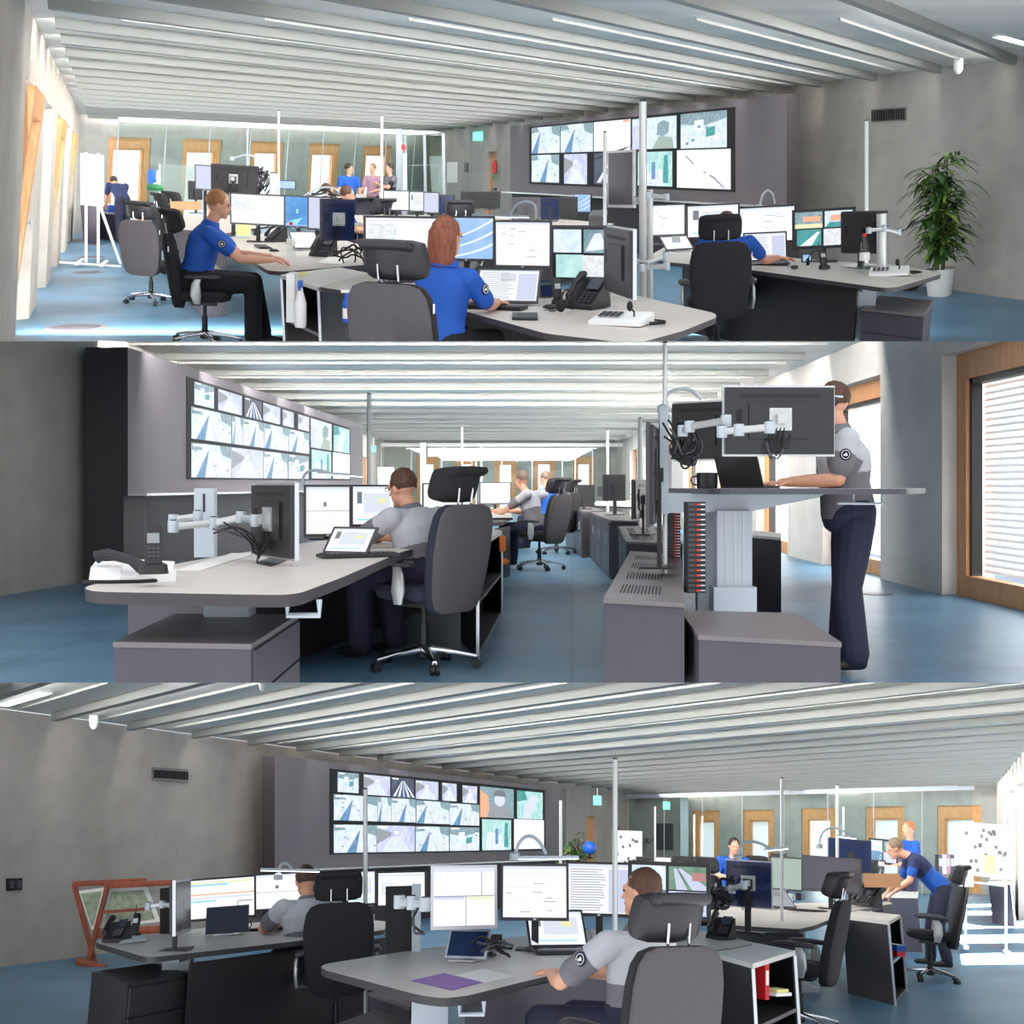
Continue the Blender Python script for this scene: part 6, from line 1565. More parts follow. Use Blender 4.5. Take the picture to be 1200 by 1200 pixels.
ua, ub = sorted((WL3.hit(687,985)[0], WL3.hit(699,985)[0])); zt = WL3.hit(692,957)[1]
WL3.build('wall_left', 'conc3', [(ua, ub, 0, zt)])
DN[0] += 1; o = D.objects.new('door_%d' % DN[0], None); COL.objects.link(o); o['kind'] = 'structure'; OWNER[o] = R; base = WL3.at((ua+ub)/2, 0); o.matrix_world = R.T @ Matrix.Translation(base)
m = MB(); m.prism([WL3.at(ua,0,.1)-base, WL3.at(ub,0,.1)-base, WL3.at(ub,zt,.1)-base, WL3.at(ua,zt,.1)-base], WL3.n*.06, 'wood'); part('door_leaf', m, o)
WF3 = Wall(R, LF, RF, LFt, RFt, .4, flip=-1)
if WF3.n.y < 0: WF3.n = -WF3.n
hl = []; info = []
for (xa, xb, yt, pt) in ((810,843,950,962),(871,907,949,961),(939,980,947,960),(1014,1060,945,959),(1098,1150,944,959)):
    ua = WF3.hit(xa,1000)[0]; ub = WF3.hit(xb,1000)[0]; zt = WF3.hit((xa+xb)/2,yt)[1]; zp = WF3.hit((xa+xb)/2,pt)[1]; hl.append((ua,ub,.05,zt)); info.append((ua,ub,zt,zt-zp))
WF3.build('wall_far', 'conc1', hl)
for k, (ua, ub, zt, hh) in enumerate(info):
    window(WF3, ua, ub, .05, zt, .2, off=.05, dep=.1, head=hh, blinds=k in (0,1,3,4))
    area(R, WF3.at((ua+ub)/2, 1.3, .9), -WF3.n, 1.3, 2.0, W3F*(1 if k == 2 else .5), (.95,.99,1))
# right wall with openings that let the sun in
wr3 = Wall(R, RB(9), RF, RT(9), RFt, .5, flip=1)
if wr3.n.x < 0: wr3.n = -wr3.n
yy = lambda py: 1.47*1400*math.cos(0)/(py-985) 
hl = []; spans = []
for (p0, p1) in ((1114,1129),(1093,1104),(1078,1087),(1066,1073.6),(1058,1062)):
    Ya = R.z(1150, p1).y; Yb = R.z(1150, p0).y
    u0_, u1_ = (Ya-wr3.A.y)/(RF.y-wr3.A.y), (Yb-wr3.A.y)/(RF.y-wr3.A.y); hl.append((u0_, u1_, 0.0, 2.5)); spans.append((Ya, Yb, u0_, u1_))
wr3.build('wall_right', 'conc2', hl)
for (Ya, Yb, u0_, u1_) in spans:
    window(wr3, u0_, u1_, 0, 2.5, .12, off=.32, dep=.1)
    cpt = wr3.at((u0_+u1_)/2, 1.2, 0)
    dv = V3((-.62, 0, -.78)).normalized()
    area(R, cpt - dv*3.4 + V3((0,0,-.1)), dv, Yb-Ya+.9, 3.2, SUN3*(Yb-Ya+.9)*3.2, (1,.97,.9), spread=DG(1.2), up=(1,0,0))
    area(R, wr3.at((u0_+u1_)/2, 1.2, .7), -wr3.n, Yb-Ya, 2.2, W3R, (.95,.98,1))
mb = MB(); P0, P1 = WF3.at(.0, 2.8, -1.2), WF3.at(.98, 2.8, -1.2); mb.prism([P0,P1,P1+V3((0,0,.12)),P0+V3((0,0,.12))], (0,-.1,0), 'steel'); struct('trim_3', mb, R)
base = WF3.at(.45,0,-1.2); t = root('glass_partition', R, base, 0, 'glass partition in front of the far blinds, bottom view', 'glass partition', upright=False)
for k in range(8):
    a, b = .04+.94*k/8, .04+.94*(k+1)/8
    m = MB(); m.prism([WF3.at(a+.002,.02,-1.2)-base, WF3.at(b-.002,.02,-1.2)-base, WF3.at(b-.002,2.78,-1.2)-base, WF3.at(a+.002,2.78,-1.2)-base], (0,-.012,0), 'gl2'); part('pane', m, t)
    m = MB(); m.tube([WF3.at(a,0,-1.2)-base, WF3.at(a,2.78,-1.2)-base], .015, 'steel', 6); part('mullion', m, t)
P = R.col(801.5, WF3.at(.12,0).y-1.6, 0); m = MB(); m.box((0,0,1.4),(.26,.2,2.8),'steel'); solo('pillar', m, R, P, 0, 'pale square pillar left of the far blinds, bottom view', 'pillar')
# wall fittings
for (q, mt, nm, lab, cat) in (([(177.5,899),(218.5,901.5),(218.5,917),(177.5,914.5)],'cabg','air_vent','slatted ventilation grille on taupe concrete wall, bottom view','vent'),([(7,1029.5),(24,1029),(24,1043),(7,1044)],'blk2','power_outlet','black double socket on the concrete wall, far left, bottom view','socket')):
    o, w_, c = fixed(nm, R, WL3, q, -.03, 0, mt, lab, cat)
    pts, v = WL3.quad(q, -.045, -.03)
    n = 14 if nm == 'air_vent' else 2
    for k in range(n):
        e0, e1 = (k+.2)/n, (k+.75)/n; a_, b_ = pts[0].lerp(pts[1],e0), pts[0].lerp(pts[1],e1); a2, b2 = pts[3].lerp(pts[2],e0), pts[3].lerp(pts[2],e1)
        m = MB(); m.prism([p-c for p in (a_.lerp(a2,.2),b_.lerp(b2,.2),b_.lerp(b2,.8),a_.lerp(a2,.8))], v, 'blk2' if n > 2 else 'cab'); part('slot', m, o)
for (x, y, lab) in ((700,938,'glowing exit sign above the oak door, bottom view'),(781,944,'second faint glowing exit sign left of pillar, bottom view')):
    P = R.y(x, y, 30 if x < 720 else 36); m = MB(); m.box((0,0,0),(.2,.05,.22),'exitg'); m.box((0,0,.2),(.02,.02,.2),'steel'); solo('exit_sign', m, R, P, 0, lab, 'sign', 'exit signs, bottom view')
fixed('dark_window', R, WL3, [(718,968),(724,968.5),(724,1006),(718,1007)], -.05, 0, 'cab', 'narrow dark strip on wall beside the whiteboard, bottom view', 'panel')
t = root('whiteboard', R, R.col(735, 27, 0), DG(10), 'whiteboard covered with small notes near the oak door, bottom view', 'whiteboard'); m = MB(); m.box((0,0,1.25),(.66,.04,.85),'white'); part('board', m, t)
m = MB(); rn = random.Random(4)
for k in range(14): m.box((rn.uniform(-.26,.26),-.024,1.25+rn.uniform(-.34,.34)),(.05,.003,.06),'e_text' if 0 else 'cabg')
part('note', m, t)
for s in (-1,1):
    m = MB(); m.box((s*.3,0,.42),(.04,.04,.84),'steel'); part('leg', m, t)
t = root('coat_stand', R, R.col(755.5, 30, 0), 0, 'dark coat stand between whiteboard and pillar, bottom view', 'coat stand'); m = MB(); m.lathe([(.18,0),(.03,.04),(.02,.06),(.02,1.55)],'blk'); part('pole', m, t, True)
m = MB()
for k in range(5): a = k*1.256; m.tube([(0,0,1.45),(.12*math.cos(a),.12*math.sin(a),1.42),(.2*math.cos(a),.2*math.sin(a),1.52)],.016,'blk',6)
part('hooks', m, t, True)
fixed('hatch', R, WF3, [(768,965),(789,965),(789,996),(768,996)], -.08, 0, 'cab', 'dark glazed hatch left of the pillar, bottom view', 'hatch')
plant(R, R.col(674, 25, 0), 1.65, 'bushy green plant at the right end of the video wall, bottom view', 190, .42, seed=11, low=.2)
t = root('globe', R, R.y(691,1000,24), 0, 'small blue globe right of the bushy plant, bottom view', 'globe'); m = MB(); m.ell((0,0,.1),(.13,.13,.13),'bluep'); part('ball', m, t, True); m = MB(); m.lathe([(.1,-.1),(.02,-.06),(.02,0)],'blk'); part('foot', m, t, True)
m = MB(); p0, p1 = R.z(3,827,2.99), R.z(54,812,2.99)
t = root('ceiling_light', R, p0, 0, 'thin bright strip light in the top left ceiling corner, bottom view', 'ceiling light', upright=False); e = p1-p0; s = V3((-e.y, e.x, 0)).normalized()*.06
m = MB(); m.prism([-s*1.3,e-s*1.3,e+s*1.3,s*1.3],(0,0,.01),'steel'); part('frame', m, t); m = MB(); dn = V3((0,0,-.005)); m.prism([-s+dn,e-s+dn,e+s+dn,s+dn],(0,0,.004),'led'); part('diffuser', m, t)
for (x, y, r, lab) in ((110,848,.055,'white smoke detector above the concrete wall, bottom view'),(307,801,.03,'small white ceiling sensor near the top edge, bottom view')):
    P = R.z(x, y, 2.9); m = MB(); m.lathe([(r*.3,-.07),(r*.7,-.05),(r,-.015),(r,.1)],'white'); solo('smoke_detector', m, R, P, 0, lab, 'smoke detector', 'ceiling detectors, bottom view', True)
VW3, vc, vn = videowall(R, ((322,1099.5),(322,885.5)), ((663,1055),(663,924)), 2.75, .22, [(389.5,902),(636.5,926.5),(637,996),(389,1000.5)],
 [(394.5,419,.02,.26,'town'),(425,456,.02,.27,'tunnel'),(457.5,484,.02,.28,'beams'),(486,512.5,.03,.28,'tunnel'),(517,534,.03,.28,'tunnel'),(541,558,.04,.29,'tunnel'),
  (390,441,.29,.6,'road'),(441.5,457,.29,.6,'road3'),(457.5,486,.29,.6,'road2'),(487,525.5,.3,.61,'road3'),(526,560.5,.31,.62,'road'),
  (390,440,.65,.99,'road2'),(440.5,485,.65,.99,'tunnel'),(486,525,.65,.99,'road'),(526,560.5,.65,.99,'town'),
  (561.5,601,.03,.49,'figure'),(605,635,.04,.49,'mint'),(564,598,.52,.99,'hall'),(601.5,636.5,.5,.98,'white')],
 'wide dark video wall with three rows of traffic pictures, bottom view', 1.0)
# ---------------- wooden map stand
t = root('map_stand', R, R.z(107,1130,0), 0, 'cherry wood stand holding two framed maps by the concrete wall, bottom view', 'map stand', upright=False); b0 = R.z(107,1130,0); Ym = b0.y
def bar(a, b, w, nm='post', Ya=0, Yb=0):
    A = R.y(*a, Ym+Ya)-b0; B_ = R.y(*b, Ym+Yb)-b0; m = MB(); d = (B_-A).normalized(); u = d.cross(V3((0,1,0))).normalized(); m.loft([(A,u*w,V3((0,w*.9,0)),6),(B_,u*w,V3((0,w*.9,0)),6)],'woodr',8); part(nm, m, t)
bar((87,1036),(112,1131),.03,'post'); bar((126,1038),(103,1128),.03,'post',-.1,-.1); bar((86,1036),(171,1032),.035,'rail'); bar((123,1038),(207,1034),.035,'rail',-.1,-.1)
bar((207,1035),(190,1092),.03,'post',-.1,-.1); bar((120,1069),(172,1065),.02,'rail',-.12,-.12); bar((116,1094),(190,1090),.06,'rail',-.05,-.05); bar((90,1126),(124,1135),.045,'foot',-.3,-.3)
for q, lab in ((((92,1044),(122,1040),(110,1089),(107,1089)),'left map leaning inward'),(((127,1042),(172,1039),(188,1080),(116,1089)),'right map in pale frame')):
    Q = [R.y(x,y,Ym-.02)-b0 for x,y in q]; m = MB(); m.prism(Q,(0,.02,0),'paper'); o = part('map_board', m, t, label=lab); cc = ctr(Q); m = MB(); m.poly([cc+(p-cc)*.84+V3((0,-.004,0)) for p in Q],'mapg'); part('map', m, o)
# ---------------- left workstation
desk(R, [(112,1103),(116,1106),(168,1121),(182,1121.5),(330,1105),(450,1090),(455,1080),(390,1074),(300,1081),(190,1093),(118,1100)], .74, 'pale desk in front of the cherry wood map stand, bottom view', legs=[(210,1108)], panels=[((225,1114),(455,1087),.66,.02,'cabd')])
cabinet(R, [(108,1139),(150,1153),(221,1141),(180,1128.5)], .58, 'dark charcoal pedestal under the left desk tip, bottom view', front=1, ndr=3, group='cabinets, bottom view', side='cabd', top='cabd')
m = MB(); m.loft([((0,0,0),(.2,0,0),(0,.14,0),3),((0,0,.2),(.22,0,0),(0,.15,0),2.6),((0,0,.34),(.12,0,0),(0,.1,0),2.2)],'blk2'); solo('bag', m, R, R.z(243,1205), 0, 'dark bag on the floor beneath the left desk, bottom view', 'bag', smooth=True)
g7 = 'monitors on the left desk, bottom view'
monitor(R, 209,225, 1030,1094, 94, 'off', 'monitor with silver rim seen edge-on at left, bottom view', group=g7, rim='silv', W=.56, Y=8.9)
monitor(R, 226,299, 1028,1078, 6, 'timeline', 'monitor with yellow and orange timeline bars, bottom view', group=g7, rim='mono')
monitor(R, 301.5,358, 1026,1070, 2, 'plan', 'pale plan monitor left of the seated man\'s head, bottom view', group=g7, rim='mono')
monitor(R, 406,441, 1024,1065, -4, 'sheet', 'pale monitor right of the black headrest, bottom view', group=g7, rim='mono')
monitor(R, 443.5,499, 1023,1065, -8, 'green', 'pale monitor with green lines before video wall, bottom view', group=g7, rim='mono')
arm(R, [(174,1062),(190,1060),(212,1062)], [9,9,8.9], 'silver arm holding the edge-on monitor at left, bottom view', .03)
m = MB(); m.box((0,0,.18),(.16,.06,.36),'blk2'); solo('monitor_post', m, R, R.z(200,1094,.74), 0, 'black upright panel behind the silver arm, bottom view', 'monitor post')
desk_phone(R, R.z(137,1103,.745), DG(-10), 'white-sided telephone at left desk tip, bottom view', s=.8)
r_ = radio_handset(R, R.z(157,1098,.745), DG(-10), 'black handset radio beside the left telephone, bottom view')
sheet(R, [(140,1104),(172,1100),(170,1096),(150,1097)], .745, 'pale cradle plate under the handset radio, bottom view', 'white', 'charging_cradle', 'cradle', None, .015)
tablet(R, R.z(266,1095,.745), DG(8), 'dark slanted tablet on pale base below the timeline monitor, bottom view', 'off', 1.0, .45)
mug(R, R.z(285,1091,.745), 'mug with white ring handle beside the dark tablet, bottom view', 'blk')
keyboard(R, R.z(315,1090,.745), DG(0), 'keyboard before the man at the left desk, bottom view')
lamp(R, [(326,1028),(328,1014),(334,1011),(340,1015),(342,1020)], 10, ((306,1020),(374,1021.5)), 'thin lamp with long pale head at the left desk, bottom view', .74)
pole(R, 433, 925, 1100, 10, .018, 'slim white pole in front of the traffic pictures, bottom view', group='poles, bottom view')
chair(R, V3((R.col(394,9.8).x, 9.8, 0)), DG(12), 'black high-backed chair with chrome headrest posts at left, bottom view', 'chairs, bottom view', 'b')
person(R, V3((R.col(366,10.2).x, 10.2, 0)), DG(30), sit_joints(pel=(0,0,.52), chest=(0,.06,.89), neck=(0,.1,1.02), head=(0,.16,1.13), shL=(-.21,.08,.94), shR=(.21,.08,.94), elL=(-.3,.3,.79), wrL=(-.12,.5,.79), elR=(.28,.28,.79), wrR=(.12,.5,.79), look=(.0,1,-.3)),
       'seated man in grey polo at the left desk, head bowed, bottom view', shirt='sgd', yoke='sgl', hair='hbrown', vox=.009, sleeve=.7, bulk=1.25, scale=1.02, group='people, bottom view')
# ---------------- centre workstation
desk(R, [(375.5,1133),(381,1129.5),(486,1113),(600,1098),(700,1091),(820,1090),(870,1101),(883,1106),(860,1111),(800,1118),(700,1130),(640,1144),(545,1167.5),(517,1170),(490,1166),(381,1137)], .74, 'big pale desk with purple sheet in the foreground, bottom view', thick=.04, legs=[(505,1146)], panels=[((545,1163),(800,1117),.71,.0,'cab')], handle=(553,1163))
cabinet(R, [(432,1163),(480,1180),(520,1172),(478,1157)], .5, 'dark low cabinet left of the white desk column, bottom view', group='cabinets, bottom view')
cabinet(R, [(395,1200),(470,1215),(520,1196),(440,1183)], .42, 'dark cabinet top at the bottom edge, bottom view', group='cabinets, bottom view')
g8 = 'monitors on the centre desk, bottom view'
MF1 = monitor(R, 508,581, 1014,1089, 12, 'panes', 'large monitor split into panes with silver side, bottom view', group=g8, rim='silv', stand=False)
monitor(R, 588.5,664, 1012,1079, -4, 'doc', 'plain white monitor in the middle of centre desk, bottom view', group=g8)
monitor(R, 664,737, 1010,1074, -8, 'list', 'monitor with dense list of lines before the man, bottom view', group=g8)
monitor(R, 737,826, 1010,1078, -14, 'feeds', 'dark monitor with green and violet road pictures, bottom view', group=g8, rim='mono')
P = R.z(488,1115,.74); m = MB(); m.box((0,0,.22),(.06,.05,.44),'steel'); solo('monitor_post', m, R, P, 0, 'white upright post at the left end of centre desk, bottom view', 'monitor post')
m = MB(); m.box((0,0,.22),(.2,.04,.45),'blk2'); solo('partition_panel', m, R, R.z(469,1118,.72), 0, 'black upright panel left of the white post, bottom view', 'panel')
LAST[0] = MF1; arm(R, [(468,1057),(483,1058),(498,1060)], [6.9,6.8,6.7], '', .04, mt='steel')
cables(R, [(487,1065),(484,1085),(490,1092),(500,1094)], 6.6, 'two black cables looping down the white post, bottom view', 2, .02, .007, 3)
tablet(R, R.z(545,1126,.745), DG(-24), 'silver-rimmed dark tablet on foot at the left of centre desk, bottom view', 'offb', .85, .45, rim='silv')
for (x, y, c, lab) in ((572,1113,'blk','black cup with white ring handle left, bottom view'),(582,1111,'blk','black cup with white ring handle right, bottom view'),(684,1103,'bluep','pale blue mug near the list monitor, bottom view'),(693,1104,'white','white ring-handled mug near the list monitor, bottom view')):
    mug(R, R.z(x,y,.745), lab, c, yaw=-PI/2)
cables(R, [(560,1108),(575,1104),(590,1107),(600,1112)], 7.6, 'low tangle of black cables behind the cups, bottom view', 5, .05, .008, 12)
mouse(R, R.z(575,1121,.745), DG(30), 'black mouse in front of the black cups, bottom view')


tablet(R, R.z(655,1112,.745), DG(14), 'white sheet-like tablet standing before the man, bottom view', 'sheet', 1.25, .55)
keyboard(R, R.z(664,1117,.745), DG(12), 'dark keyboard under the man\'s hand, bottom view')
mouse(R, R.z(620,1115,.745), DG(0), 'flat black mouse left of the white tablet, bottom view')
sheet(R, [(482,1149),(520,1140),(565,1151),(529,1160)], .741, 'purple sheet of paper on the desk corner, bottom view', 'purple')
sheet(R, [(534,1143),(566,1135),(602,1143.5),(568,1151)], .7405, 'white sheet of paper behind the purple one, bottom view')
lamp(R, [(603,1004),(608,986),(620,978),(632,985),(640,1001)], 8.2, ((601,1006.5),(678,1006)), 'gooseneck lamp arching above the plain white monitor, bottom view', .74)
pole(R, 716.5, 890, 1100, 8.6, .018, 'tallest white pole rising behind the list monitor, bottom view', group='poles, bottom view')
desk_phone(R, R.z(845,1100,.745), DG(-30), 'black telephone right of the big leather headrest, bottom view', s=.9)
chair(R, V3((R.col(742,6.0).x, 6.0, 0)), DG(32), 'largest grey leather chair in the foreground, bottom view', 'chairs, bottom view', 'a')
person(R, V3((R.col(747,6.5).x, 6.5, 0)), DG(50), sit_joints(pel=(0,0,.54), chest=(.02,.0,.92), neck=(.03,.01,1.06), head=(.06,.02,1.21), shL=(-.21,.03,.97), shR=(.24,.0,.97), elL=(-.3,.26,.78), wrL=(-.1,.48,.79), elR=(.26,.28,.79), wrR=(.1,.5,.79), look=(-.1,1,-.1), knL=(-.15,.5,.56), knR=(.15,.5,.56)),
       'seated man in two-tone grey polo with sleeve badge, foreground, bottom view', shirt='sgd', yoke='sgl', hair='hbrown', vox=.0075, sleeve=.75, badge='L', bulk=1.15, group='people, bottom view')
shelf_unit(R, [(826,1114),(882,1129),(931,1114),(875,1103)], .735, 'dark shelf unit with red binder in the foreground, bottom view', 1)
p = R.z(893,1165,.38); binder(R, R.y(889,1170,8.35), DG(40), 'red and white binder standing in the near shelf, bottom view', 'red', .22, .04, .14)
m = MB(); m.box((0,0,.01),(.16,.12,.02),'paper'); m.box((0,0,.03),(.12,.1,.02),'yellow'); solo('paper_stack', m, R, R.y(910,1166,8.4), DG(40), 'stack of papers lying in the near shelf, bottom view', 'papers')
# ---------------- right workstations
desk(R, [(826,1068),(850,1084),(935,1089),(955,1084.5),(995,1068.5),(1046,1059),(1042,1056.5),(960,1058),(870,1059)], .74, 'pale desk with long right tip beside the empty grey chair, bottom view', legs=[(930,1070)], panels=[((850,1080),(940,1083),.66,.3,'cab')])
g9 = 'monitors on the right desk, bottom view'
monitor(R, 851,899, 1008,1064, -22, 'off', 'black monitor back with silver mount near blue man, bottom view', group=g9, back=True, mount=True, rim='silv', backmat='e_offb')
monitor(R, 900.5,937, 1004,1044, -4, 'sage', 'pale sage green screen beside the black monitor back, bottom view', group=g9)
monitor(R, 939,1004, 1004,1046, -6, 'off', 'wide grey switched-off screen on the right desk, bottom view', group=g9, backmat='bez')
monitor(R, 968,1015, 983,1021, -4, 'off', 'dark blue-black monitor back beyond the grey screen, bottom view', group=g9, back=True, backmat='e_offb')
monitor(R, 1015.5,1047, 983,1013, -6, 'feeds', 'small monitor with road pictures beside bending man, bottom view', group=g9, rim='mono')
arm(R, [(828,1040),(842,1040),(858,1042),(872,1037)], [10.6,10.4,9.9,9.6], 'silver arm left of the black monitor back, bottom view', .036)
cables(R, [(830,1045),(838,1058),(845,1050),(836,1040),(848,1048)], 10.2, 'knot of black cables right of the road pictures, bottom view', 8, .1, .012, 21)
tablet(R, R.z(917,1065,.745), DG(30), 'blue-grey tablet leaning behind the right desk edge, bottom view', 'grey', 1.2, .8)
keyboard(R, R.z(945,1068,.745), DG(10), 'dark keyboard on the right desk, bottom view')
mug(R, R.z(925,1056,.745), 'white cup under the sage green screen, bottom view'); mug(R, R.z(936,1055,.745), 'dark cup right of the white cup, bottom view', 'blk')
desk_phone(R, R.z(1015,1062,.745), DG(-55), 'large telephone on the long desk tip, bottom view', s=1.3)
shelf_unit(R, [(987,1073),(1041,1080),(1055,1072),(1003,1066.5)], .735, 'dark shelf unit with blue and red folders, bottom view', 1)
for (c, z_, lab) in (('bluep',1104,'blue folder lying in the farther shelf, bottom view'),('red',1110,'red folder lying below the blue one, bottom view')):
    m = MB(); m.box((0,0,.03),(.12,.2,.06),c); m.box((0,0,.062),(.11,.19,.006),'paper'); solo('folder', m, R, R.y(1047,z_+10,12.8), DG(30), lab, 'folder', 'folders in the farther shelf')
chair(R, V3((R.col(937,10.5).x, 10.5, 0)), DG(66), 'empty chair with light grey back beside near shelf, bottom view', 'chairs, bottom view', 'd')
pole(R, 908, 912, 1060, 12, .016, 'slim pole rising above the sage green screen, bottom view', group='poles, bottom view'); pole(R, 973, 920, 1030, 15, .02, 'slim pole left of the fourth far window, bottom view', group='poles, bottom view')
for (x, y0, Y, lab) in ((656,938,15,'thin pole at the video wall\'s right edge, bottom view'),(765.5,945,24,'pole between coat stand and dark hatch, bottom view'),(811,954,24,'thin rod before the first far blind, bottom view'),(820.5,956,25,'second thin rod before the first far blind, bottom view'),(983,945,22,'thin rod beside the third far window, bottom view')):
    pole(R, x, y0, 1010, Y, .02, lab, group='poles, bottom view')
lamp(R, [(865,1006),(867,991),(877,985),(892,988),(904,996)], 10, ((896,997),(923,994.5)), 'gooseneck lamp over the black monitor back, bottom view', .74)
lamp(R, [(960,992),(962,976),(972,969),(985,971),(996,980)], 13, ((980,980),(1003,983)), 'gooseneck lamp above the dark blue-black monitor, bottom view', .74)
cabinet(R, [(1010,1043),(1024,1050),(1075,1051),(1076,1043)], .72, 'grey cabinet with pale top behind the long desk tip, bottom view', top='deskw', front=1, group='cabinets, bottom view')
t = prism_thing('wooden_tray', R, [R.y(x,1040,q) for x,q in ((1013,13.2),(1056,13.2),(1054,15),(1015,15))], (0,0,.14), 'woodl', 'woodl', 'orange-brown wooden tray box under the bending man, bottom view', 'tray')
bottle(R, R.y(1033,1024,14), 'clear water bottle on the wooden tray, bottom view', 'white', .9)
person(R, V3((R.col(1098,15.4).x, 15.4, 0)), DG(82), stand_joints(pel=(0,-.05,.93), chest=(0,.26,1.18), neck=(0,.38,1.28), head=(0,.5,1.33), shL=(-.2,.3,1.2), shR=(.2,.3,1.2), elL=(-.24,.36,.97), elR=(.24,.4,.95), wrL=(-.15,.5,.84), wrR=(.15,.55,.82), look=(0,.9,-.45), fwd=(0,.5,-1), hipL=(-.09,-.05,.88), hipR=(.09,-.05,.88), knL=(-.1,.0,.48), knR=(.1,.05,.48), anL=(-.12,-.1,.1), anR=(.12,.05,.1)),
       'bending man in royal blue shirt with navy shoulders, bottom view', shirt='sblue', yoke='snavy', hair='hgrey', vox=.011, group='people, bottom view')
chair(R, V3((R.col(1090,14).x, 14, 0)), DG(74), 'empty chair with chrome feet in front of the bending man, bottom view', 'chairs, bottom view', 'd')
person(R, R.col(1066, 19.5), DG(100), stand_joints(look=(0,1,-.2)), 'standing person in blue behind the bending man, bottom view', shirt='sblue', hair='hsand', vox=.014, group='people, bottom view')
person(R, R.col(857, 19), DG(190), stand_joints(pel=(0,0,.78), chest=(0,.05,1.12), neck=(0,.08,1.26), head=(0,.12,1.39), shL=(-.2,.05,1.18), shR=(.2,.05,1.18), elL=(-.27,.15,.95), elR=(.27,.15,.95), wrL=(-.2,.4,.95), wrR=(.2,.4,.95), look=(0,1,-.4), hipL=(-.09,-.05,.74), hipR=(.09,-.05,.74), knL=(-.1,.3,.5), knR=(.1,.3,.5)), 'man in royal blue facing the camera at a far desk, bottom view', shirt='sblue', hair='hdark', vox=.014, group='people, bottom view')
for (px, Y, yw, lab, kd) in ((838,17,200,'dark chair left of the man facing the camera, bottom view','b'),(887,19,170,'dark chair right of the man facing the camera, bottom view','b'),(1000,17,100,'far dark chair beyond the grey screen, bottom view','b')):
    chair(R, R.col(px, Y), DG(yw), lab, 'chairs, bottom view', kd)
desk(R, [(735,1032),(760,1036),(850,1034),(900,1030),(880,1024),(780,1025)], .74, 'distant pale desk before the man facing the camera, bottom view', panels=[((760,1035),(900,1029),.7,.05,'cab')])
for (xl, xr, yt, yb, k, bk, lab) in ((745,765,1004,1020,'off',True,'distant black monitor back left end, bottom view'),(766,786,1004,1020,'white',False,'distant white monitor low behind the road pictures, bottom view'),(788,812,1003,1020,'off',True,'distant black monitor back right of white one, bottom view'),(815,838,1004,1024,'off',True,'distant black monitor back beside the blue man, bottom view'),(902,920,1000,1012,'off',True,'distant black screen behind the sage one, bottom view')):
    monitor(R, xl, xr, yt, yb, 3, k, lab, group='distant monitors, bottom view', back=bk, Y=26)
t = root('flipchart', R, R.col(1155, 17.5), DG(-18), 'flipchart covered with notes standing by the right wall, bottom view', 'flipchart')
m = MB(); m.box((0,0,1.35),(.62,.03,.72),'paper'); part('board', m, t); m = MB(); rn = random.Random(3)
for k in range(26): m.box((rn.uniform(-.26,.26),-.018,1.35+rn.uniform(-.3,.3)),(.04,.003,.05),'cabg')
part('note', m, t); m = MB(); m.box((.06,-.02,1.16),(.16,.004,.24),'yellow'); part('yellow_sheet', m, t)
for s in (-1,1):
    m = MB(); m.tube([(s*.26,0,.05),(s*.26,0,1.1)],.02,'white',8); part('post', m, t, True); m = MB(); m.box((s*.26,0,.04),(.06,.8,.04),'white'); part('foot', m, t)
m = MB(); m.tube([(-.26,0,.9),(.26,0,.9)],.015,'white',8); part('rail', m, t, True)
cabinet(R, [(1096,1028),(1122,1030),(1124,1025),(1100,1023.5)], .8, 'grey cabinet with binders behind the empty chair, bottom view', group='cabinets, bottom view', side='bez')
for k, c in enumerate(('bez','white','spink','cab','white')):
    binder(R, R.y(1100+k*4.6, 1024, 23), 0, ['first grey','second white','third pink','fourth dark','fifth white'][k] + ' binder from left on the grey cabinet, bottom view', c, .34, .07, .2, group='binders on the grey cabinet')
cabinet(R, [(1158,1034),(1184,1036),(1186,1030),(1162,1029)], .72, 'blue-grey low cabinet under the flipchart\'s right side, bottom view', group='cabinets, bottom view', side='bez')
for i, (x, y) in enumerate(((1167,1109),(1164,1088.5),(1161,1075))):
    m = MB(); m.lathe([(.2,0),(.2,.004),(.12,.006)],'cabg',seg=20); solo('floor_box', m, R, R.z(x,y,.002), 0, ['nearest','second','farthest'][i] + ' floor box lid between the sunlit stripes, bottom view', 'floor box', 'floor boxes, bottom view', upright=False)
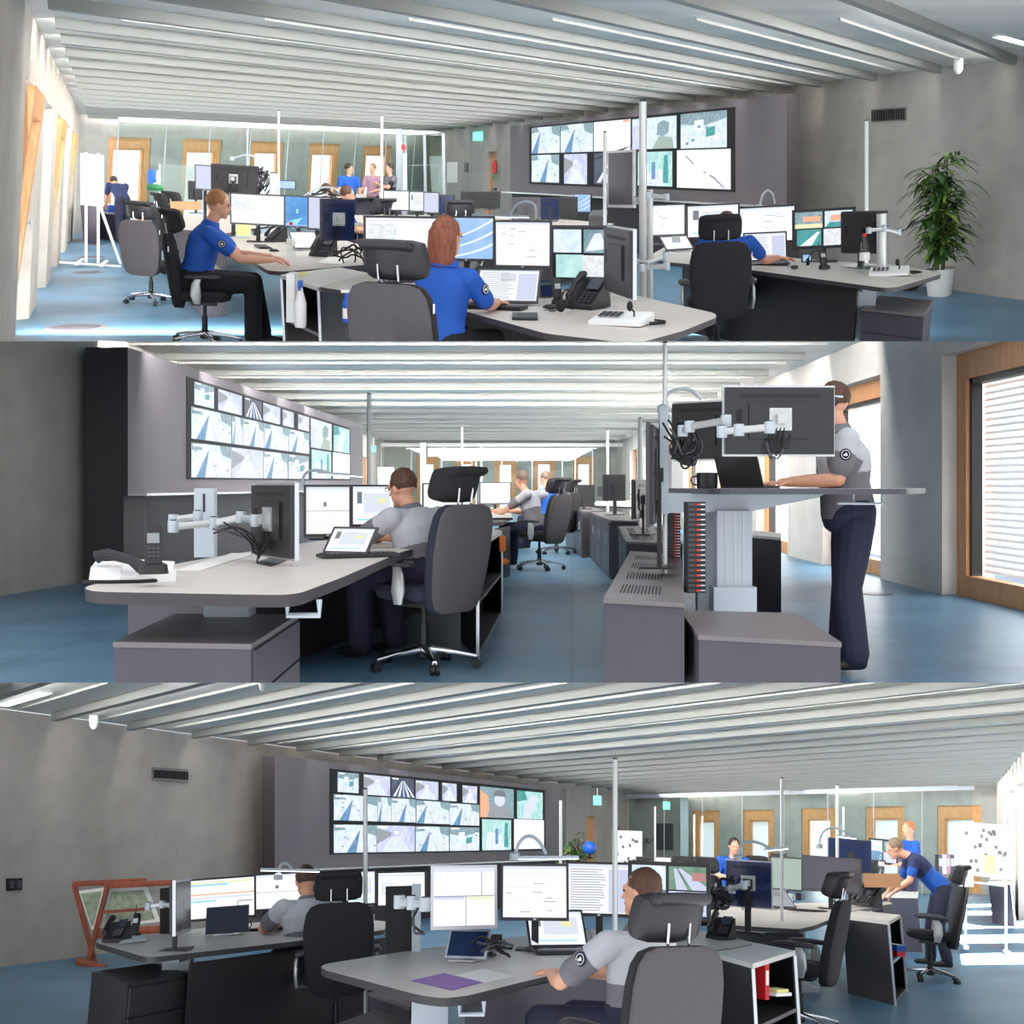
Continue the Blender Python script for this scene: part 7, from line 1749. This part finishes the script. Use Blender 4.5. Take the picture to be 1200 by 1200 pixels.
# ================================================================ finish
def section_cuts():
    """each view is a whole room; cut what reaches past its own wedge of sight"""
    bpy.context.view_layer.update()
    eye = Vector((0, 0, EYE))
    def pl(py, sgn):                       # keep side: sgn*(normal . p) > 0
        k = (CY - py) / F; n = Vector((0, -k, 1)).normalized(); return n * sgn
    keep = {R1: [pl(400, 1)], R2: [pl(400, -1), pl(800, 1)], R3: [pl(800, -1)]}
    dead = []
    for o, R in list(OWNER.items()):
        if o.type != 'MESH': continue
        mw = o.matrix_world
        for n in keep[R]:
            ds = [(mw @ Vector(c) - eye).dot(n) for c in o.bound_box]
            if min(ds) >= 0: continue
            if max(ds) <= 0: dead.append(o); break
            if o.data.users > 1: o.data = o.data.copy()
            inv = mw.inverted(); co = inv @ eye; no = (mw.to_3x3().transposed() @ n).normalized()
            bm = bmesh.new(); bm.from_mesh(o.data)
            r = bmesh.ops.bisect_plane(bm, geom=bm.verts[:] + bm.edges[:] + bm.faces[:], plane_co=co, plane_no=no, clear_inner=True, dist=1e-6)
            ed = [e for e in r['geom_cut'] if isinstance(e, bmesh.types.BMEdge)]
            if ed and len(o.data.polygons) < 60000:
                try: bmesh.ops.holes_fill(bm, edges=ed, sides=0)
                except Exception: pass
            if len(bm.faces) == 0: bm.free(); dead.append(o); break
            bm.to_mesh(o.data); bm.free(); o.data.update()
    for o in dead:
        for ch in list(o.children):
            if ch not in dead:
                w = ch.matrix_world.copy(); ch.parent = o.parent; ch.matrix_world = w
        OWNER.pop(o, None)
    for o in dead: D.objects.remove(o)
    go = True
    while go:
        go = False
        for o in [o for o in D.objects if o.type == 'EMPTY' and not o.children]:
            OWNER.pop(o, None); D.objects.remove(o); go = True
section_cuts()
cam = D.cameras.new('camera'); co = D.objects.new('camera', cam); COL.objects.link(co)
cam.sensor_width = 36; cam.sensor_fit = 'HORIZONTAL'; cam.lens = 36 * F / 1200; cam.shift_y = -(600 - CY) / 1200
cam.clip_end = 400; cam.clip_start = .05
co.location = (0, 0, EYE); co.rotation_euler = (PI/2, 0, 0); SC.camera = co
w = D.worlds.new('sky'); SC.world = w; w.use_nodes = True
bg = w.node_tree.nodes['Background']; bg.inputs[0].default_value = (.93, .96, 1, 1); bg.inputs[1].default_value = WORLD
SC.view_settings.view_transform = 'Standard'; SC.view_settings.look = 'None'; SC.view_settings.exposure = EXPO; SC.view_settings.gamma = 1
SC.view_settings.use_curve_mapping = False
SC.cycles.use_denoising = True
try: SC.cycles.denoiser = 'OPENIMAGEDENOISE'
except Exception: pass
SC.cycles.max_bounces = 7; SC.cycles.diffuse_bounces = 4; SC.cycles.glossy_bounces = 3; SC.cycles.transparent_max_bounces = 16; SC.cycles.sample_clamp_indirect = 6
